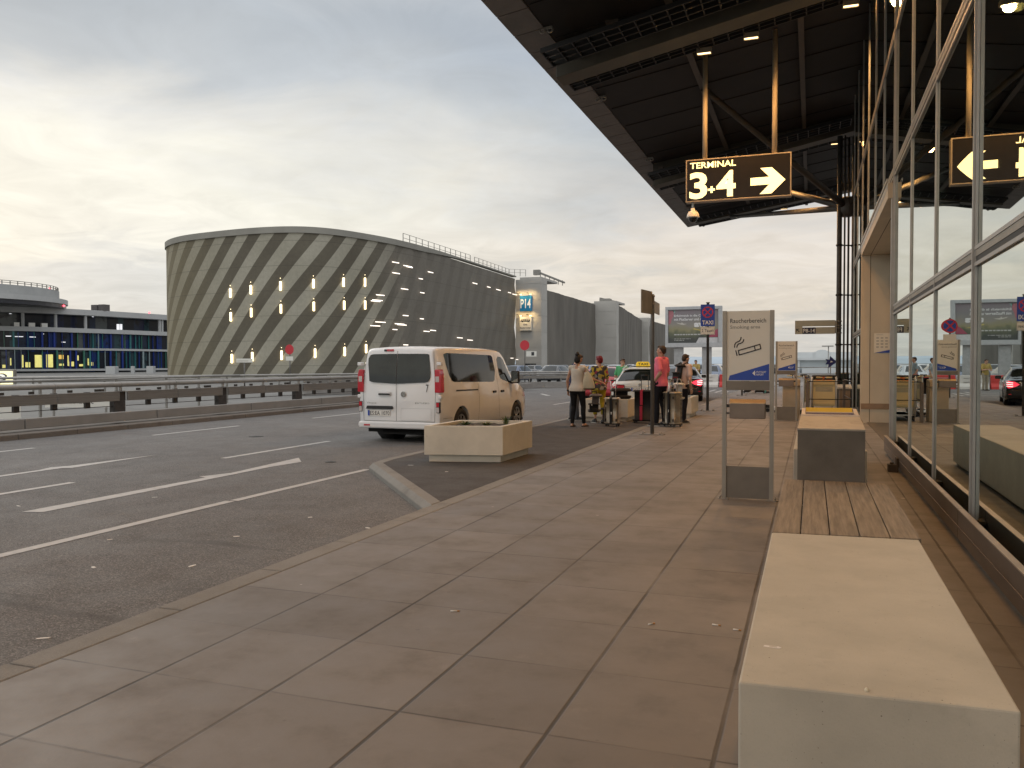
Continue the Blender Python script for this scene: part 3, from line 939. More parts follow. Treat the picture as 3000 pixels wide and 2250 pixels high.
mb = MB(); mb.box(-0.12, 0.49, 9.25, 13.5, 0.0, 0.049); mb.build('plinth', M_black, b2, True)
mb = MB()
fa, fb = [(-0.119, 8.026, 0.888), (0.457, 8.026, 0.888)], [(-0.093, 8.50, 0.977), (0.431, 8.50, 0.977)]
mb.add([fa[0], fa[1], fb[1], fb[0], (fa[0][0], 8.03, 0.87), (fa[1][0], 8.03, 0.87), (fb[1][0], 8.50, 0.93), (fb[0][0], 8.50, 0.93)],
       [(0, 1, 2, 3), (0, 4, 5, 1), (1, 5, 6, 2), (3, 7, 4, 0), (2, 6, 7, 3), (4, 7, 6, 5)], False)
mb.build('sloping_lid', M_cladtop, lb, True, bevel=0.003)
mb = MB()
zt = lambda y: 0.979 + (y - 8.5) * 0.07
mb.prism([(-0.093, 8.503), (0.431, 8.503), (0.405, 9.04), (-0.080, 9.04), (-0.080, 9.02), (-0.045, 9.0), (0.37, 9.0), (0.385, 8.54), (-0.055, 8.54), (-0.045, 9.0), (-0.08, 9.02)], (0, 0, 0.95), (1, 0, 0), (0, 1, 0), (0, 0, 1), 0.04) if False else None
for a, b in (((-0.093, 8.503), (0.431, 8.535)), ((-0.085, 9.01), (0.41, 9.04)), ((-0.09, 8.536), (-0.055, 9.009)), ((0.39, 8.536), (0.425, 9.009)), ((-0.054, 8.715), (0.389, 8.735))):
    mb.add([(x, y, z + zt(y) - 0.979) for z in (0.955, 0.985) for x, y in ((a[0], a[1]), (b[0], a[1]), (b[0], b[1]), (a[0], b[1]))], [(0, 3, 2, 1), (4, 5, 6, 7), (0, 1, 5, 4), (1, 2, 6, 5), (2, 3, 7, 6), (3, 0, 4, 7)], False)
mb.build('rim', pmat('bin_rim', (0.52, 0.47, 0.43), 0.45, metal=0.2, var=0.06), lb, True)
mb = MB(); mb.add([(-0.05, 8.85, 0.96), (0.385, 8.85, 0.96), (0.385, 9.005, 1.03), (-0.05, 9.005, 1.03), (-0.05, 9.005, 0.96), (0.385, 9.005, 0.96)], [(0, 1, 2, 3), (0, 4, 5, 1), (2, 5, 4, 3), (0, 3, 4), (1, 5, 2)], False)
mb.build('yellow_flap', pmat('bin_yellow', (0.52, 0.36, 0.03), 0.5, var=0.08), lb, True)
mb = MB(); mb.add([(-0.05, 8.55, 0.955), (0.385, 8.55, 0.955), (0.385, 8.70, 0.995), (-0.05, 8.70, 0.995), (-0.05, 8.70, 0.955), (0.385, 8.70, 0.955)], [(0, 1, 2, 3), (0, 4, 5, 1), (2, 5, 4, 3), (0, 3, 4), (1, 5, 2)], False)
mb.build('blue_flap', pmat('bin_blue', (0.012, 0.012, 0.085), 0.5, var=0.08), lb, True)

# ------------------------------------------------------------------ smoking area signs
M_post = pmat('sign_post', (0.30, 0.275, 0.235), 0.45, metal=0.5, var=0.08, dirt=0.2)
M_panel = pmat('sign_panel', (0.64, 0.625, 0.565), 0.45, var=0.04, scale=1.5)
M_bar = pmat('sign_bar', (0.17, 0.15, 0.125), 0.5, metal=0.2, var=0.1)
M_box = pmat('ash_box', (0.185, 0.145, 0.115), 0.42, metal=0.45, var=0.15, scale=5)
M_lid = pmat('ash_lid', (0.50, 0.38, 0.24), 0.3, metal=0.75, var=0.12, scale=6)
M_txt1 = pmat('text_dark', (0.055, 0.052, 0.048), 0.6, var=0.1)
M_txt2 = pmat('text_mid', (0.25, 0.24, 0.215), 0.6, var=0.1)
M_sym = pmat('symbol_dark', (0.022, 0.018, 0.022), 0.6, var=0.1)


def smoking_sign(loc, label):
    s = thing('smoking_area_sign', label, 'sign', loc, 0, 'smoking area signs on the pavement')
    for x in (-0.2475, 0.2475):
        mb = MB(); mb.box(x - 0.022, x + 0.022, -0.03, 0.03, 0.008, 2.05)
        mb.box(x - 0.005, x + 0.005, -0.0315, -0.0305, 0.03, 2.03)
        mb.build('post', M_post, s, bevel=0.003)
        mb = MB(); sg = 1 if x > 0 else -1
        mb.prism([(x - 0.05 * sg, -0.06), (x + 0.045 * sg, -0.06), (x + 0.075 * sg, 0.0), (x + 0.045 * sg, 0.06), (x - 0.05 * sg, 0.06)], (0, 0, 0), (1, 0, 0), (0, 1, 0), (0, 0, 1), 0.008)
        for yy in (-0.045, 0.045): mb.lathe([(0.008, 0.008), (0.008, 0.035)], (x + 0.04 * sg, yy, 0), 'z', 6)
        mb.build('foot_plate', M_steel, s)
    mb = MB(); mb.box(-0.2245, 0.2245, -0.014, 0.014, 1.29, 2.047); pn = mb.build('panel', M_panel, s)
    yf = -0.0145
    U, V, N = (1, 0, 0), (0, 0, 1), (0, -1, 0)
    PX = lambda x, y: ((x - 1062) / 520 * 0.42, 2.045 - (y - 398 + 18 * (x - 800) / 520) / 805 * 0.755)
    mb = MB(); text_into(mb, 'Raucherbereich', (-0.19, yf - 0.001, 1.918), U, V, 0.047, 0.375, 0.006); mb.build('lettering', M_txt1, pn)
    mb = MB(); text_into(mb, 'Smoking area', (-0.19, yf - 0.001, 1.845), U, V, 0.048, 0.315, 0.004); mb.build('second_lettering', M_txt2, pn)
    mb = MB()

    def stroke(pts, w):
        pts = [Vector((p[0], 0, p[1])) for p in pts]
        for a, b in zip(pts, pts[1:]):
            d = (b - a).normalized(); q = Vector((-d.z, 0, d.x)) * w / 2; e = d * w * 0.35
            mb.prism([((p.x), (p.z)) for p in (a - e - q, b + e - q, b + e + q, a - e + q)], (0, yf, 0), U, V, N, 0.002)
    rect = [PX(935, 848), PX(1213, 768), PX(1226, 818), PX(948, 898), PX(935, 848)]
    stroke(rect, 0.012); stroke([PX(1142, 789), PX(1155, 838)], 0.011); stroke([PX(903, 850), PX(918, 905)], 0.012)
    stroke([PX(886, 812), PX(889, 780), PX(903, 757), PX(925, 747), PX(950, 737), PX(965, 718), PX(970, 694)], 0.011)
    stroke([PX(915, 810), PX(922, 785), PX(940, 770), PX(965, 763), PX(990, 750), PX(1001, 735), PX(1005, 718)], 0.011)
    mb.build('cigarette_symbol', M_sym, pn)
    wd = MB(); wd.prism([(-0.205, 1.297), (0.219, 1.297), (0.219, 1.475), (-0.192, 1.347)], (0, yf, 0), U, V, N, 0.0015); wdo = wd.build('blue_wedge', M_blue, pn)
    mb = MB()
    text_into(mb, 'STUTTGART', (0.083, yf - 0.002, 1.376), U, V, 0.020, 0.105, 0.008)
    text_into(mb, 'AIRPORT', (0.083, yf - 0.002, 1.349), U, V, 0.020, 0.08, 0.008)
    mb.prism([(0.045, 1.373), (0.074, 1.405), (0.070, 1.381), (0.078, 1.384), (0.073, 1.366), (0.076, 1.345)], (0, yf - 0.0015, 0), U, V, N, 0.001)
    mb.build('logo', M_ltr, wdo)
    mb = MB(); mb.box(-0.2245, 0.2245, -0.026, 0.026, 1.19, 1.287); mb.build('cross_bar', M_bar, s)
    mb = MB(); mb.prism([(-0.11, 0.885), (0.05, 0.885), (0.05, 1.055), (-0.06, 1.085), (-0.11, 1.05)], (-0.185, 0, 0), (0, 1, 0), (0, 0, 1), (1, 0, 0), 0.37)
    ab = mb.build('ash_box', M_box, s, bevel=0.006)
    mb = MB(); mb.add([(-0.187, -0.113, 1.053), (0.187, -0.113, 1.053), (0.187, -0.055, 1.094), (-0.187, -0.055, 1.094), (-0.187, 0.052, 1.066), (0.187, 0.052, 1.066), (-0.187, -0.113, 1.048), (0.187, -0.113, 1.048)], [(0, 1, 2, 3), (3, 2, 5, 4), (0, 6, 7, 1)], False)
    mb.build('lid', M_lid, ab)
    mb = MB(); mb.box(-0.224, -0.186, -0.02, 0.02, 1.0, 1.035); mb.box(0.186, 0.224, -0.02, 0.02, 1.0, 1.035); mb.box(-0.224, -0.186, -0.02, 0.02, 0.93, 0.945); mb.build('hinge', M_black, ab)
    mb = MB(); mb.box(-0.2245, 0.2245, -0.012, 0.012, 0.012, 0.36); mb.build('lower_plate', M_bar, s)
    return s


smoking_sign((-0.647, 9.35, 0), 'near smoking area sign on two posts with an ash box, beside the bench')
smoking_sign((-0.612, 22.6, 0), 'smaller looking smoking area sign farther off, in front of the tall beige waste bin')
wb = thing('waste_bin', 'tall beige waste bin with overhanging lid behind the far smoking sign', 'waste bin', (-0.50, 23.35, 0))
M_binb = pmat('bin_beige', (0.42, 0.33, 0.22), 0.5, var=0.08)
mb = MB(); mb.box(-0.22, 0.22, -0.22, 0.3, 0.0, 0.88); mb.build('body', M_binb, wb, bevel=0.01)
mb = MB(); mb.prism([(-0.26, 0.885), (0.33, 0.885), (0.33, 1.06), (-0.24, 1.06)], (-0.25, 0, 0), (0, 1, 0), (0, 0, 1), (1, 0, 0), 0.47); mb.build('lid', M_binb, wb, bevel=0.012)

# ------------------------------------------------------------------ planters
M_soil = pmat('soil', (0.045, 0.033, 0.022), 0.95, var=0.4, scale=30, bump=0.8, bscale=60)
M_leaf = [pmat('leaf_green', (0.075, 0.115, 0.03), 0.6, var=0.3, scale=20), pmat('leaf_yellow', (0.15, 0.16, 0.045), 0.6, var=0.3, scale=20), pmat('leaf_dry', (0.14, 0.10, 0.045), 0.7, var=0.3, scale=20)]


def planter(quad, h, label):
    cx = sum(p[0] for p in quad) / 4; cy = sum(p[1] for p in quad) / 4
    s = thing('planter', label, 'planter', (cx, cy, 0), 0, 'concrete planters beside the kerb')
    q = [Vector((p[0] - cx, p[1] - cy, 0)) for p in quad]

    def inset(d): return [p - Vector((p.x / abs(p.x) * d, p.y / abs(p.y) * d, 0)) for p in q]
    o = q; i = inset(0.075); pl = inset(0.055)
    mb = MB()
    n = 4
    vs = []
    for ring, z in ((o, 0.105), (o, h), (i, h), (i, h - 0.09)):
        vs += [(p.x, p.y, z) for p in ring]
    fs = [(3, 2, 1, 0)]
    for r in range(3):
        for k in range(4):
            fs.append((r * 4 + k, r * 4 + (k + 1) % 4, r * 4 + 4 + (k + 1) % 4, r * 4 + 4 + k))
    fs.append((12, 13, 14, 15))
    mb.add(vs, fs, False)
    mb.build('box', M_conc2, s, bevel=0.008)
    mb = MB(); mb.prism([(p.x, p.y) for p in pl], (0, 0, 0), (1, 0, 0), (0, 1, 0), (0, 0, 1), 0.103); mb.build('plinth', M_conc2, s, bevel=0.005)
    ins = inset(0.078); N = 14
    vs, fs = [], []
    for a in range(N + 1):
        for b in range(N + 1):
            u, v = a / N, b / N
            p = (ins[0] * (1 - u) + ins[1] * u) * (1 - v) + (ins[3] * (1 - u) + ins[2] * u) * v
            vs.append((p.x, p.y, h - 0.045 + rnd.uniform(-0.012, 0.012)))
    for a in range(N):
        for b in range(N):
            fs.append((a * (N + 1) + b, (a + 1) * (N + 1) + b, (a + 1) * (N + 1) + b + 1, a * (N + 1) + b + 1))
    mb = MB(); mb.add(vs, fs, True); mb.build('soil', M_soil, s)
    return s


def tuft(loc, n, hgt, spread, mi, name, label, cat, broad=False, seed=1):
    r = random.Random(seed)
    mb = MB()
    for k in range(n):
        a = r.uniform(0, 2 * pi); d0 = r.uniform(0, spread * 0.35)
        h_ = hgt * r.uniform(0.45, 1.0); lean = spread * r.uniform(0.3, 1.0)
        w = (0.012 if broad else 0.0035) * r.uniform(0.7, 1.3)
        base = Vector((d0 * cos(a), d0 * sin(a), -0.01))
        dirv = Vector((cos(a), sin(a), 0)); side = Vector((-sin(a), cos(a), 0))
        pts = []
        for t in (0, 0.4, 0.75, 1.0):
            pts.append(base + dirv * lean * t * t + Vector((0, 0, h_ * (t - (0.35 * t * t if broad else 0.15 * t * t)))))
        vs = []
        for p, ww in zip(pts, (0.7, 1.0, 0.7, 0.08)):
            vs += [p - side * w * ww, p + side * w * ww]
        mb.mi = mi if r.random() < 0.7 else r.choice([0, 1, 2])
        mb.add(vs, [(0, 1, 3, 2), (2, 3, 5, 4), (4, 5, 7, 6)], True)
    o = mb.build(name, M_leaf, None, recalc=False)
    o.location = loc
    return tag(o, label, cat)


planter([(-5.50, 11.35), (-4.33, 11.62), (-4.315, 12.97), (-5.51, 12.72)], 0.545, 'nearest pale concrete planter with tufts of grass, beside the white van')
planter([(-5.60, 20.85), (-4.38, 20.85), (-4.38, 22.2), (-5.60, 22.2)], 0.56, 'pale concrete planter half hidden behind the waiting people and the white taxi')
planter([(-4.28, 22.95), (-3.07, 22.95), (-3.07, 24.42), (-4.28, 24.42)], 0.56, 'pale concrete planter behind the big ribbed suitcase, in front of the black car')
tuft((-4.62, 12.55, 0.5), 70, 0.20, 0.12, 0, 'grass_tuft', 'tallest bright green grass tuft in the nearest planter', 'grass', seed=3)
tuft((-5.2, 12.25, 0.5), 45, 0.12, 0.16, 0, 'weed', 'low leafy weed at the left end of the nearest planter', 'weed', True, 5)
tuft((-4.9, 12.4, 0.5), 40, 0.10, 0.17, 1, 'weed', 'yellowish weed in the middle of the nearest planter', 'weed', True, 6)
tuft((-5.0, 12.1, 0.5), 22, 0.06, 0.14, 2, 'weed', 'dry brown weed at the front of the nearest planter soil', 'weed', True, 8)
tuft((-3.85, 23.3, 0.51), 60, 0.13, 0.20, 1, 'weed', 'green weed in the planter behind the ribbed suitcase', 'weed', True, 9)

# ------------------------------------------------------------------ poles and signs at the kerb
M_polemat = pmat('grey_pole', (0.135, 0.128, 0.118), 0.5, metal=0.4, var=0.15, scale=6, dirt=0.3)


def foot(s, w=0.25, d=0.16):
    mb = MB(); mb.box(-w, w, -d, d, 0.0, 0.014)
    for x in (-w + 0.07, w - 0.07):
        for y in (-d + 0.05, d - 0.05): mb.lathe([(0.022, 0.014), (0.022, 0.03), (0.012, 0.03), (0.012, 0.055)], (x, y, 0), 'z', 6)
    mb.build('foot_plate', M_steel, s)


def ring_sign(mb, c, r, zc, y, mats=(0, 1), bars=2):
    pass


sp_ = thing('street_sign_pole', 'grey pole with two blank brown sign plates seen edge on', 'sign pole', (-3.12, 17.3, 0))
mb = MB(); mb.lathe([(0.04, 0.01), (0.04, 2.90), (0.03, 2.92)], (0, 0, 0), 'z', 14); mb.build('pole', M_polemat, sp_)
foot(sp_)
M_plateback = pmat('plate_back', (0.22, 0.185, 0.13), 0.5, metal=0.2, var=0.25, scale=3, dirt=0.3)
mb = MB(); mb.prism([(-0.68, 2.50), (-0.04, 2.50), (-0.04, 2.97), (-0.68, 2.97)], (-0.012, 0, 0), (0.42 * 0.35, 1, 0), (0, 0, 1), (1, 0, 0), 0.02); mb.build('sign_plate', M_plateback, sp_)
mb = MB(); mb.prism([(0.04, 2.55), (1.15, 2.55), (1.15, 2.80), (0.04, 2.80)], (-0.012, 0, 0), (-0.05, 1, 0), (0, 0, 1), (1, 0, 0), 0.02); mb.build('sign_plate', M_plateback, sp_)
mb = MB()
for z in (2.6, 2.72, 2.88): mb.lathe([(0.05, z - 0.015), (0.05, z + 0.015)], (0, 0, 0), 'z', 12)
mb.build('clamp', M_steel, sp_)

M_red = pmat('sign_red', (0.48, 0.022, 0.035), 0.5, var=0.06)
M_sb = pmat('traffic_blue', (0.012, 0.05, 0.33), 0.45, var=0.06)


def no_stop(mb_b, mb_r, c, r, yf):
    """blue disc with red ring and red cross (or bar), facing -y"""
    x, z = c
    disc = [(x + r * cos(a * pi / 12), z + r * sin(a * pi / 12)) for a in range(24)]
    mb_b.prism(disc, (0, yf, 0), (1, 0, 0), (0, 0, 1), (0, -1, 0), 0.004)
    n = 24
    vs = []
    for k in range(n):
        a = 2 * pi * k / n
        for q in (r, r * 0.80):
            vs.append((x + q * cos(a), yf - 0.0055, z + q * sin(a)))
    mb_r.add(vs, [(2 * k, 2 * ((k + 1) % n), 2 * ((k + 1) % n) + 1, 2 * k + 1) for k in range(n)], False)
    for s in (1, -1):
        d = Vector((s * 0.7071, 0, 0.7071)); q = Vector((-d.z, 0, d.x))
        a = Vector((x, yf - 0.0055 - 0.0005 * s, z))
        w = r * 0.10
        mb_r.add([a - d * r * 0.86 - q * w, a + d * r * 0.86 - q * w, a + d * r * 0.86 + q * w, a - d * r * 0.86 + q * w], [(0, 1, 2, 3)], False)


tp = thing('taxi_stand_sign', 'blue taxi stand sign with red no stopping ring on a grey pole', 'traffic sign', (-3.05, 26.5, 0))
mb = MB(); mb.lathe([(0.042, 0.01), (0.042, 3.36), (0.06, 3.36), (0.06, 3.385)], (0, 0, 0), 'z', 14); mb.build('pole', M_polemat, tp)
foot(tp)
mb = MB(); mb.box(-0.215, 0.215, -0.062, -0.05, 2.64, 3.315); sgn = mb.build('blue_plate', M_sb, tp, bevel=0.003)
b1, b2 = MB(), MB(); no_stop(b1, b2, (0.0, 3.07), 0.172, -0.0625)
b1.build('disc', M_sb, sgn); b2.build('red_ring', M_red, sgn)
mb = MB(); text_into(mb, 'TAXI', (-0.165, -0.0645, 2.69), (1, 0, 0), (0, 0, 1), 0.125, 0.335, 0.02); mb.build('lettering', M_ltr, sgn)
mb = MB(); mb.box(-0.22, 0.22, -0.062, -0.05, 2.375, 2.62); s2 = mb.build('white_plate', M_panel, tp, bevel=0.003)
mb = MB(); text_into(mb, '2 Taxen', (-0.18, -0.0635, 2.455), (1, 0, 0), (0, 0, 1), 0.10, 0.36, 0.005)
for a in ((-0.21, -0.204, 2.385, 2.61), (0.204, 0.21, 2.385, 2.61)): mb.box(a[0], a[1], -0.0635, -0.0625, a[2], a[3])
mb.box(-0.204, 0.204, -0.0635, -0.0625, 2.604, 2.61); mb.box(-0.204, 0.204, -0.0635, -0.0625, 2.385, 2.391); mb.build('lettering', M_blk, s2)

p3 = thing('no_stopping_sign', 'round red and blue no stopping sign on a pole behind the near smoking sign', 'traffic sign', (-3.0, 39.5, 0))
mb = MB(); mb.lathe([(0.04, 0.01), (0.04, 3.4)], (0, 0, 0), 'z', 12); mb.build('pole', M_polemat, p3)
foot(p3)
b1, b2 = MB(), MB(); no_stop(b1, b2, (0.0, 3.05), 0.30, -0.05)
sgn = b1.build('disc', M_sb, p3); b2.build('red_ring', M_red, sgn)
mb = MB(); mb.box(-0.24, 0.24, -0.06, -0.048, 2.45, 2.70); mb.build('white_plate', M_panel, p3)

for loc, rr_, zc, hh, lb_, plate in (((-35.4, 51.0, -0.12), 0.36, 2.65, 2.6, 'small round red sign on a thin pole before the striped car park', (-0.3, 0.3, 1.75, 2.15)), ((-22.7, 66.2, -0.12), 0.42, 3.15, 3.4, 'round red sign over a white plate near the P14 tower', None)):
    q = thing('round_traffic_sign', lb_, 'traffic sign', loc)
    mb = MB(); mb.lathe([(0.045, 0.0), (0.045, hh + 0.2)], (0, 0.05, 0), 'z', 8); mb.build('pole', M_polemat, q)
    b1, b2 = MB(), MB(); no_stop(b1, b2, (0.0, zc), rr_, 0.0)
    sgn = b1.build('disc', M_red, q); b2.build('red_ring', M_red, sgn)
    if plate is None:
        mb = MB(); mb.box(0.15, 1.05, -0.02, 0.0, 2.2, 2.65); wp = mb.build('white_plate', M_panel, q)
        mb = MB(); mb.box(0.6, 0.85, -0.023, -0.021, 2.28, 2.58); mb.build('pictogram', M_blk, wp)
    else:
        mb = MB(); mb.box(-0.3, 0.3, -0.02, 0.0, 1.85, 2.15); mb.build('white_plate', M_panel, q)
q = thing('road_direction_sign', 'small pale road direction sign on a post before the striped car park', 'direction sign', (-38.5, 49.9, -0.12))
mb = MB(); mb.lathe([(0.05, 0.0), (0.05, 1.9)], (0, 0.05, 0), 'z', 8); mb.build('pole', M_polemat, q)
mb = MB(); mb.box(-0.65, 0.75, -0.02, 0.02, 1.72, 2.0); bd = mb.build('board', M_panel, q)
mb = MB(); mb.box(-0.55, 0.4, -0.023, -0.021, 1.8, 1.86); mb.build('print', M_grey, bd)

# ------------------------------------------------------------------ guard rail on the far side of the road
M_plank = pmat('rail_plank', (0.20, 0.188, 0.17), 0.7, var=0.18, scale=4, stretch=(1, 0.25, 30), bump=0.6, bscale=6, dirt=0.3)
M_rpost = pmat('rail_post_dark', (0.035, 0.03, 0.026), 0.7, var=0.3)
M_pipe = pmat('rail_pipe', (0.30, 0.29, 0.27), 0.45, metal=0.35, var=0.12, scale=4, dirt=0.3, dscale=2)
M_kbeam = pmat('rail_base_beam', (0.225, 0.215, 0.2), 0.75, var=0.12, scale=3, dirt=0.35)
gr = thing('guard_rail', 'long guard rail with grey planks and a thick round top pipe along the far kerb', 'guard rail', (-16.6, 15, 0))
mb = MB()
y = -14.0
while y < 46:
    mb.box(-16.62, -16.36, y + 0.01, y + 3.93, 0.05, 0.275); y += 3.95
mb.build('base_beam', M_kbeam, gr, True, bevel=0.012)
posts = [16.71 + 3.95 * k for k in range(-8, 8)]
for y in posts:
    for a, b in ((y + 0.14, y + 1.955), (y + 1.975, y + 3.81)):
        mb = MB()
        mb.box(-16.665, -16.62, a, b, 0.548, 0.777)
        for z in (0.585, 0.625, 0.662, 0.70, 0.74):
            mb.box(-16.619, -16.611, a + 0.02, b - 0.02, z - 0.012, z + 0.012)
        mb.box(-16.619, -16.606, a, b, 0.548, 0.556); mb.box(-16.619, -16.606, a, b, 0.769, 0.777)
        mb.box(-16.619, -16.606, a, a + 0.015, 0.557, 0.768); mb.box(-16.619, -16.606, b - 0.015, b, 0.557, 0.768)
        mb.build('plank', M_plank, gr, True)
    mb = MB()
    mb.box(-16.80, -16.64, y - 0.28, y + 0.08, 0.05, 0.545); mb.box(-16.80, -16.68, y - 0.13, y + 0.13, 0.546, 0.80)
    mb.build('post', M_rpost, gr, True)
    mb = MB()
    for yy in (y + 0.95, y + 1.95, y + 2.9):
        mb.box(-16.76, -16.69, yy - 0.07, yy + 0.07, 0.40, 0.80)
    for yy in (y - 0.6, y + 0.6, y + 1.35, y + 2.4, y + 3.2):
        mb.box(-16.74, -16.70, yy - 0.06, yy + 0.06, 0.80, 0.86)
    mb.box(-16.75, -16.69, y + 0.2, y + 3.75, 0.41, 0.425)
    mb.build('strut', M_rpost, gr, True)
mb = MB()
mb.tube([(-16.72, -14, 0.965), (-16.72, 46, 0.965)], 0.068, 12)
for y in posts:
    for o_ in (0.0, 1.96):
        mb.lathe([(0.074, y + o_ - 0.02), (0.074, y + o_ + 0.02)], (-16.72, 0, 0.965), 'y', 12)
        mb.box(-16.745, -16.695, y + o_ - 0.03, y + o_ + 0.03, 0.79, 0.91)
mb.build('top_pipe', M_pipe, gr, True)
mb = MB(); mb.box(-16.80, -16.63, -14, 46, 0.778, 0.79); mb.build('cover_plate', M_kbeam, gr, True)


def rail_line(name, label, cat, pts, zs, r, post_h, group=None, post_every=2.2, mat=None, pr=0.03, z0=-0.1):
    c = Vector(pts[0] + (0,))
    s = thing(name, label, cat, c, 0, group)
    for z in zs:
        mb = MB(); mb.tube([(p[0], p[1], z) for p in pts], r, 8); mb.build('rail', mat or M_pipe, s, True)
    for a, b in zip(pts, pts[1:]):
        a, b = Vector(a + (0,)), Vector(b + (0,)); L = (b - a).length; n = max(1, int(L / post_every))
        for k in range(n):
            p = a + (b - a) * (k + 0.5) / n
            mb = MB(); mb.box(p.x - pr, p.x + pr, p.y - pr, p.y + pr, z0, post_h); mb.build('post', M_steel, s, True)
    return s


fr = rail_line('far_guard_rail', 'bright double guard rail curving across the end of the road behind the van', 'guard rail', [(-34, 20), (-28, 29), (-24.5, 36.5), (-20.5, 46), (-16.8, 52.9), (-12.5, 54.6), (-8.6, 56.0)], (0.93, 0.79), 0.055, 0.9)
mb = MB(); pp = [(-24.5, 36.5), (-20.5, 46), (-16.8, 52.9), (-12.5, 54.6), (-8.6, 56.0)]
for a, b in zip(pp, pp[1:]):
    for z in (0.60, ): mb.beam((a[0], a[1], z), (b[0], b[1], z), 0.08, 0.2)
mb.build('plank', M_plank, fr, True)
mb = MB()
for a, b in zip(pp, pp[1:]): mb.beam((a[0], a[1], 0.12), (b[0], b[1], 0.12), 0.3, 0.32); mb.beam((a[0] + 0.1, a[1] - 0.35, -0.06), (b[0] + 0.1, b[1] - 0.35, -0.06), 0.4, 0.12)
mb.build('base_beam', M_kbeam, fr, True)
rail_line('hand_rail', 'two thin pale hand rails on posts behind the near guard rail', 'hand rail', [(-20.0, 9), (-20.3, 16), (-21.3, 22.5), (-22.6, 29)], (1.02, 0.86), 0.035, 1.0)
# things beyond the rail
q = thing('exit_sign_board', 'low white board reading Ausfahrt behind the guard rail', 'sign', (-19.0, 17.9, -0.12), radians(25))
mb = MB(); mb.box(-1.2, 0.6, -0.02, 0.02, 0.40, 0.72); bo = mb.build('board', M_panel, q)
mb = MB(); text_into(mb, 'Ausfahrt', (-0.75, -0.0215, 0.5), (1, 0, 0), (0, 0, 1), 0.13, 0.85, 0.004); mb.build('lettering', M_blk, bo)
mb = MB(); mb.box(-1.0, -0.95, -0.02, 0.02, 0, 0.4); mb.box(0.4, 0.45, -0.02, 0.02, 0, 0.4); mb.build('leg', M_steel, q)
q = thing('blue_square_sign', 'small blue square sign on a white board glimpsed under the guard rail planks', 'sign', (-19.0, 15.05, -0.12), radians(30))
mb = MB(); mb.box(-0.45, 0.55, 0, 0.03, 0.24, 0.62); bo = mb.build('board', M_panel, q)
mb = MB(); mb.box(-0.15, -0.03, -0.003, -0.001, 0.44, 0.58); mb.build('blue_square', pmat('bright_blue', (0.02, 0.12, 0.5), 0.5), bo)
mb = MB(); mb.box(-0.4, -0.36, 0, 0.03, 0, 0.24); mb.box(0.45, 0.49, 0, 0.03, 0, 0.24); mb.build('leg', M_steel, q)

# barrier blocks across the road end
M_bw = pmat('barrier_white', (0.60, 0.59, 0.56), 0.6, var=0.1, dirt=0.3)
M_br = pmat('barrier_red', (0.50, 0.035, 0.03), 0.5, var=0.1)
M_bg = pmat('barrier_grey', (0.36, 0.355, 0.34), 0.8, var=0.12, dirt=0.3)
k = 0
for x in [-8.6 + 1.85 * i for i in range(6)]:
    mt, cl = ((M_bw, 'white'), (M_br, 'red'))[(k + 1) % 2 if x < -4 else 0]
    if x > -4: mt, cl = M_bg, 'grey'
    s = thing('road_barrier', '%s road barrier, %s from the left at the road end' % (cl, ('first', 'second', 'third', 'fourth', 'fifth', 'sixth')[k]), 'barrier', (x, 57.2, -0.12), 0, 'barriers across the road end')
    mb = MB(); mb.prism([(-0.28, 0), (0.28, 0), (0.26, 0.16), (0.10, 0.36), (0.08, 0.86), (-0.08, 0.86), (-0.10, 0.36), (-0.26, 0.16)], (-0.9, 0, 0), (0, 1, 0), (0, 0, 1), (1, 0, 0), 1.78)
    mb.build('body', mt, s, bevel=0.02)
    mb = MB(); mb.box(-0.5, 0.5, -0.125, -0.1, 0.42, 0.46); mb.box(-0.5, 0.5, -0.112, -0.09, 0.66, 0.7); mb.build('groove', M_bg, s)
    k += 1
q = thing('concrete_bollard', 'short pale concrete bollard behind the near smoking sign', 'bollard', (-3.2, 52, -0.1))
mb = MB(); mb.lathe([(0.32, 0), (0.3, 0.5), (0.24, 0.62), (0.1, 0.66)], (0, 0, 0), 'z', 14); mb.build('body', M_bg, q)
mb = MB(); mb.lathe([(0.315, 0.1), (0.315, 0.18)], (0, 0, 0), 'z', 14); mb.build('band', M_bw, q)
rail_line('end_railing', 'thin grey railing at the far end of the pavement behind the luggage trolleys', 'railing', [(-2.6, 60), (3, 60), (9, 60), (14, 60)], (1.2, 0.75, 0.4), 0.028, 1.2, None, 2.0, M_steel)

# ------------------------------------------------------------------ billboard
bb = thing('billboard', 'large framed billboard with a grey advertising poster on two thick posts', 'billboard', (-8.0, 60.5, -0.12))
BW, BH = 3.98, 2.92
BX0, BZ0 = -9.97 + 8.0, 2.64 + 0.12
mb = MB()
mb.box(BX0, BX0 + BW, -0.12, 0.4, BZ0, BZ0 + 0.30); mb.box(BX0, BX0 + BW, -0.12, 0.4, BZ0 + BH - 0.22, BZ0 + BH)
mb.box(BX0, BX0 + 0.2, -0.12, 0.4, BZ0 + 0.3, BZ0 + BH - 0.22); mb.box(BX0 + BW - 0.24, BX0 + BW, -0.12, 0.4, BZ0 + 0.3, BZ0 + BH - 0.22)
mb.box(BX0 + 0.2, BX0 + BW - 0.24, 0.0, 0.4, BZ0 + 0.3, BZ0 + BH - 0.22)
mb.build('frame', pmat('billboard_frame', (0.42, 0.43, 0.435), 0.45, metal=0.3, var=0.06), bb, bevel=0.015)
px0, px1, pz0, pz1 = BX0 + 0.22, BX0 + BW - 0.26, BZ0 + 0.32, BZ0 + BH - 0.24
pw, ph = px1 - px0, pz1 - pz0
m = bpy.data.materials.new('poster'); m.use_nodes = True
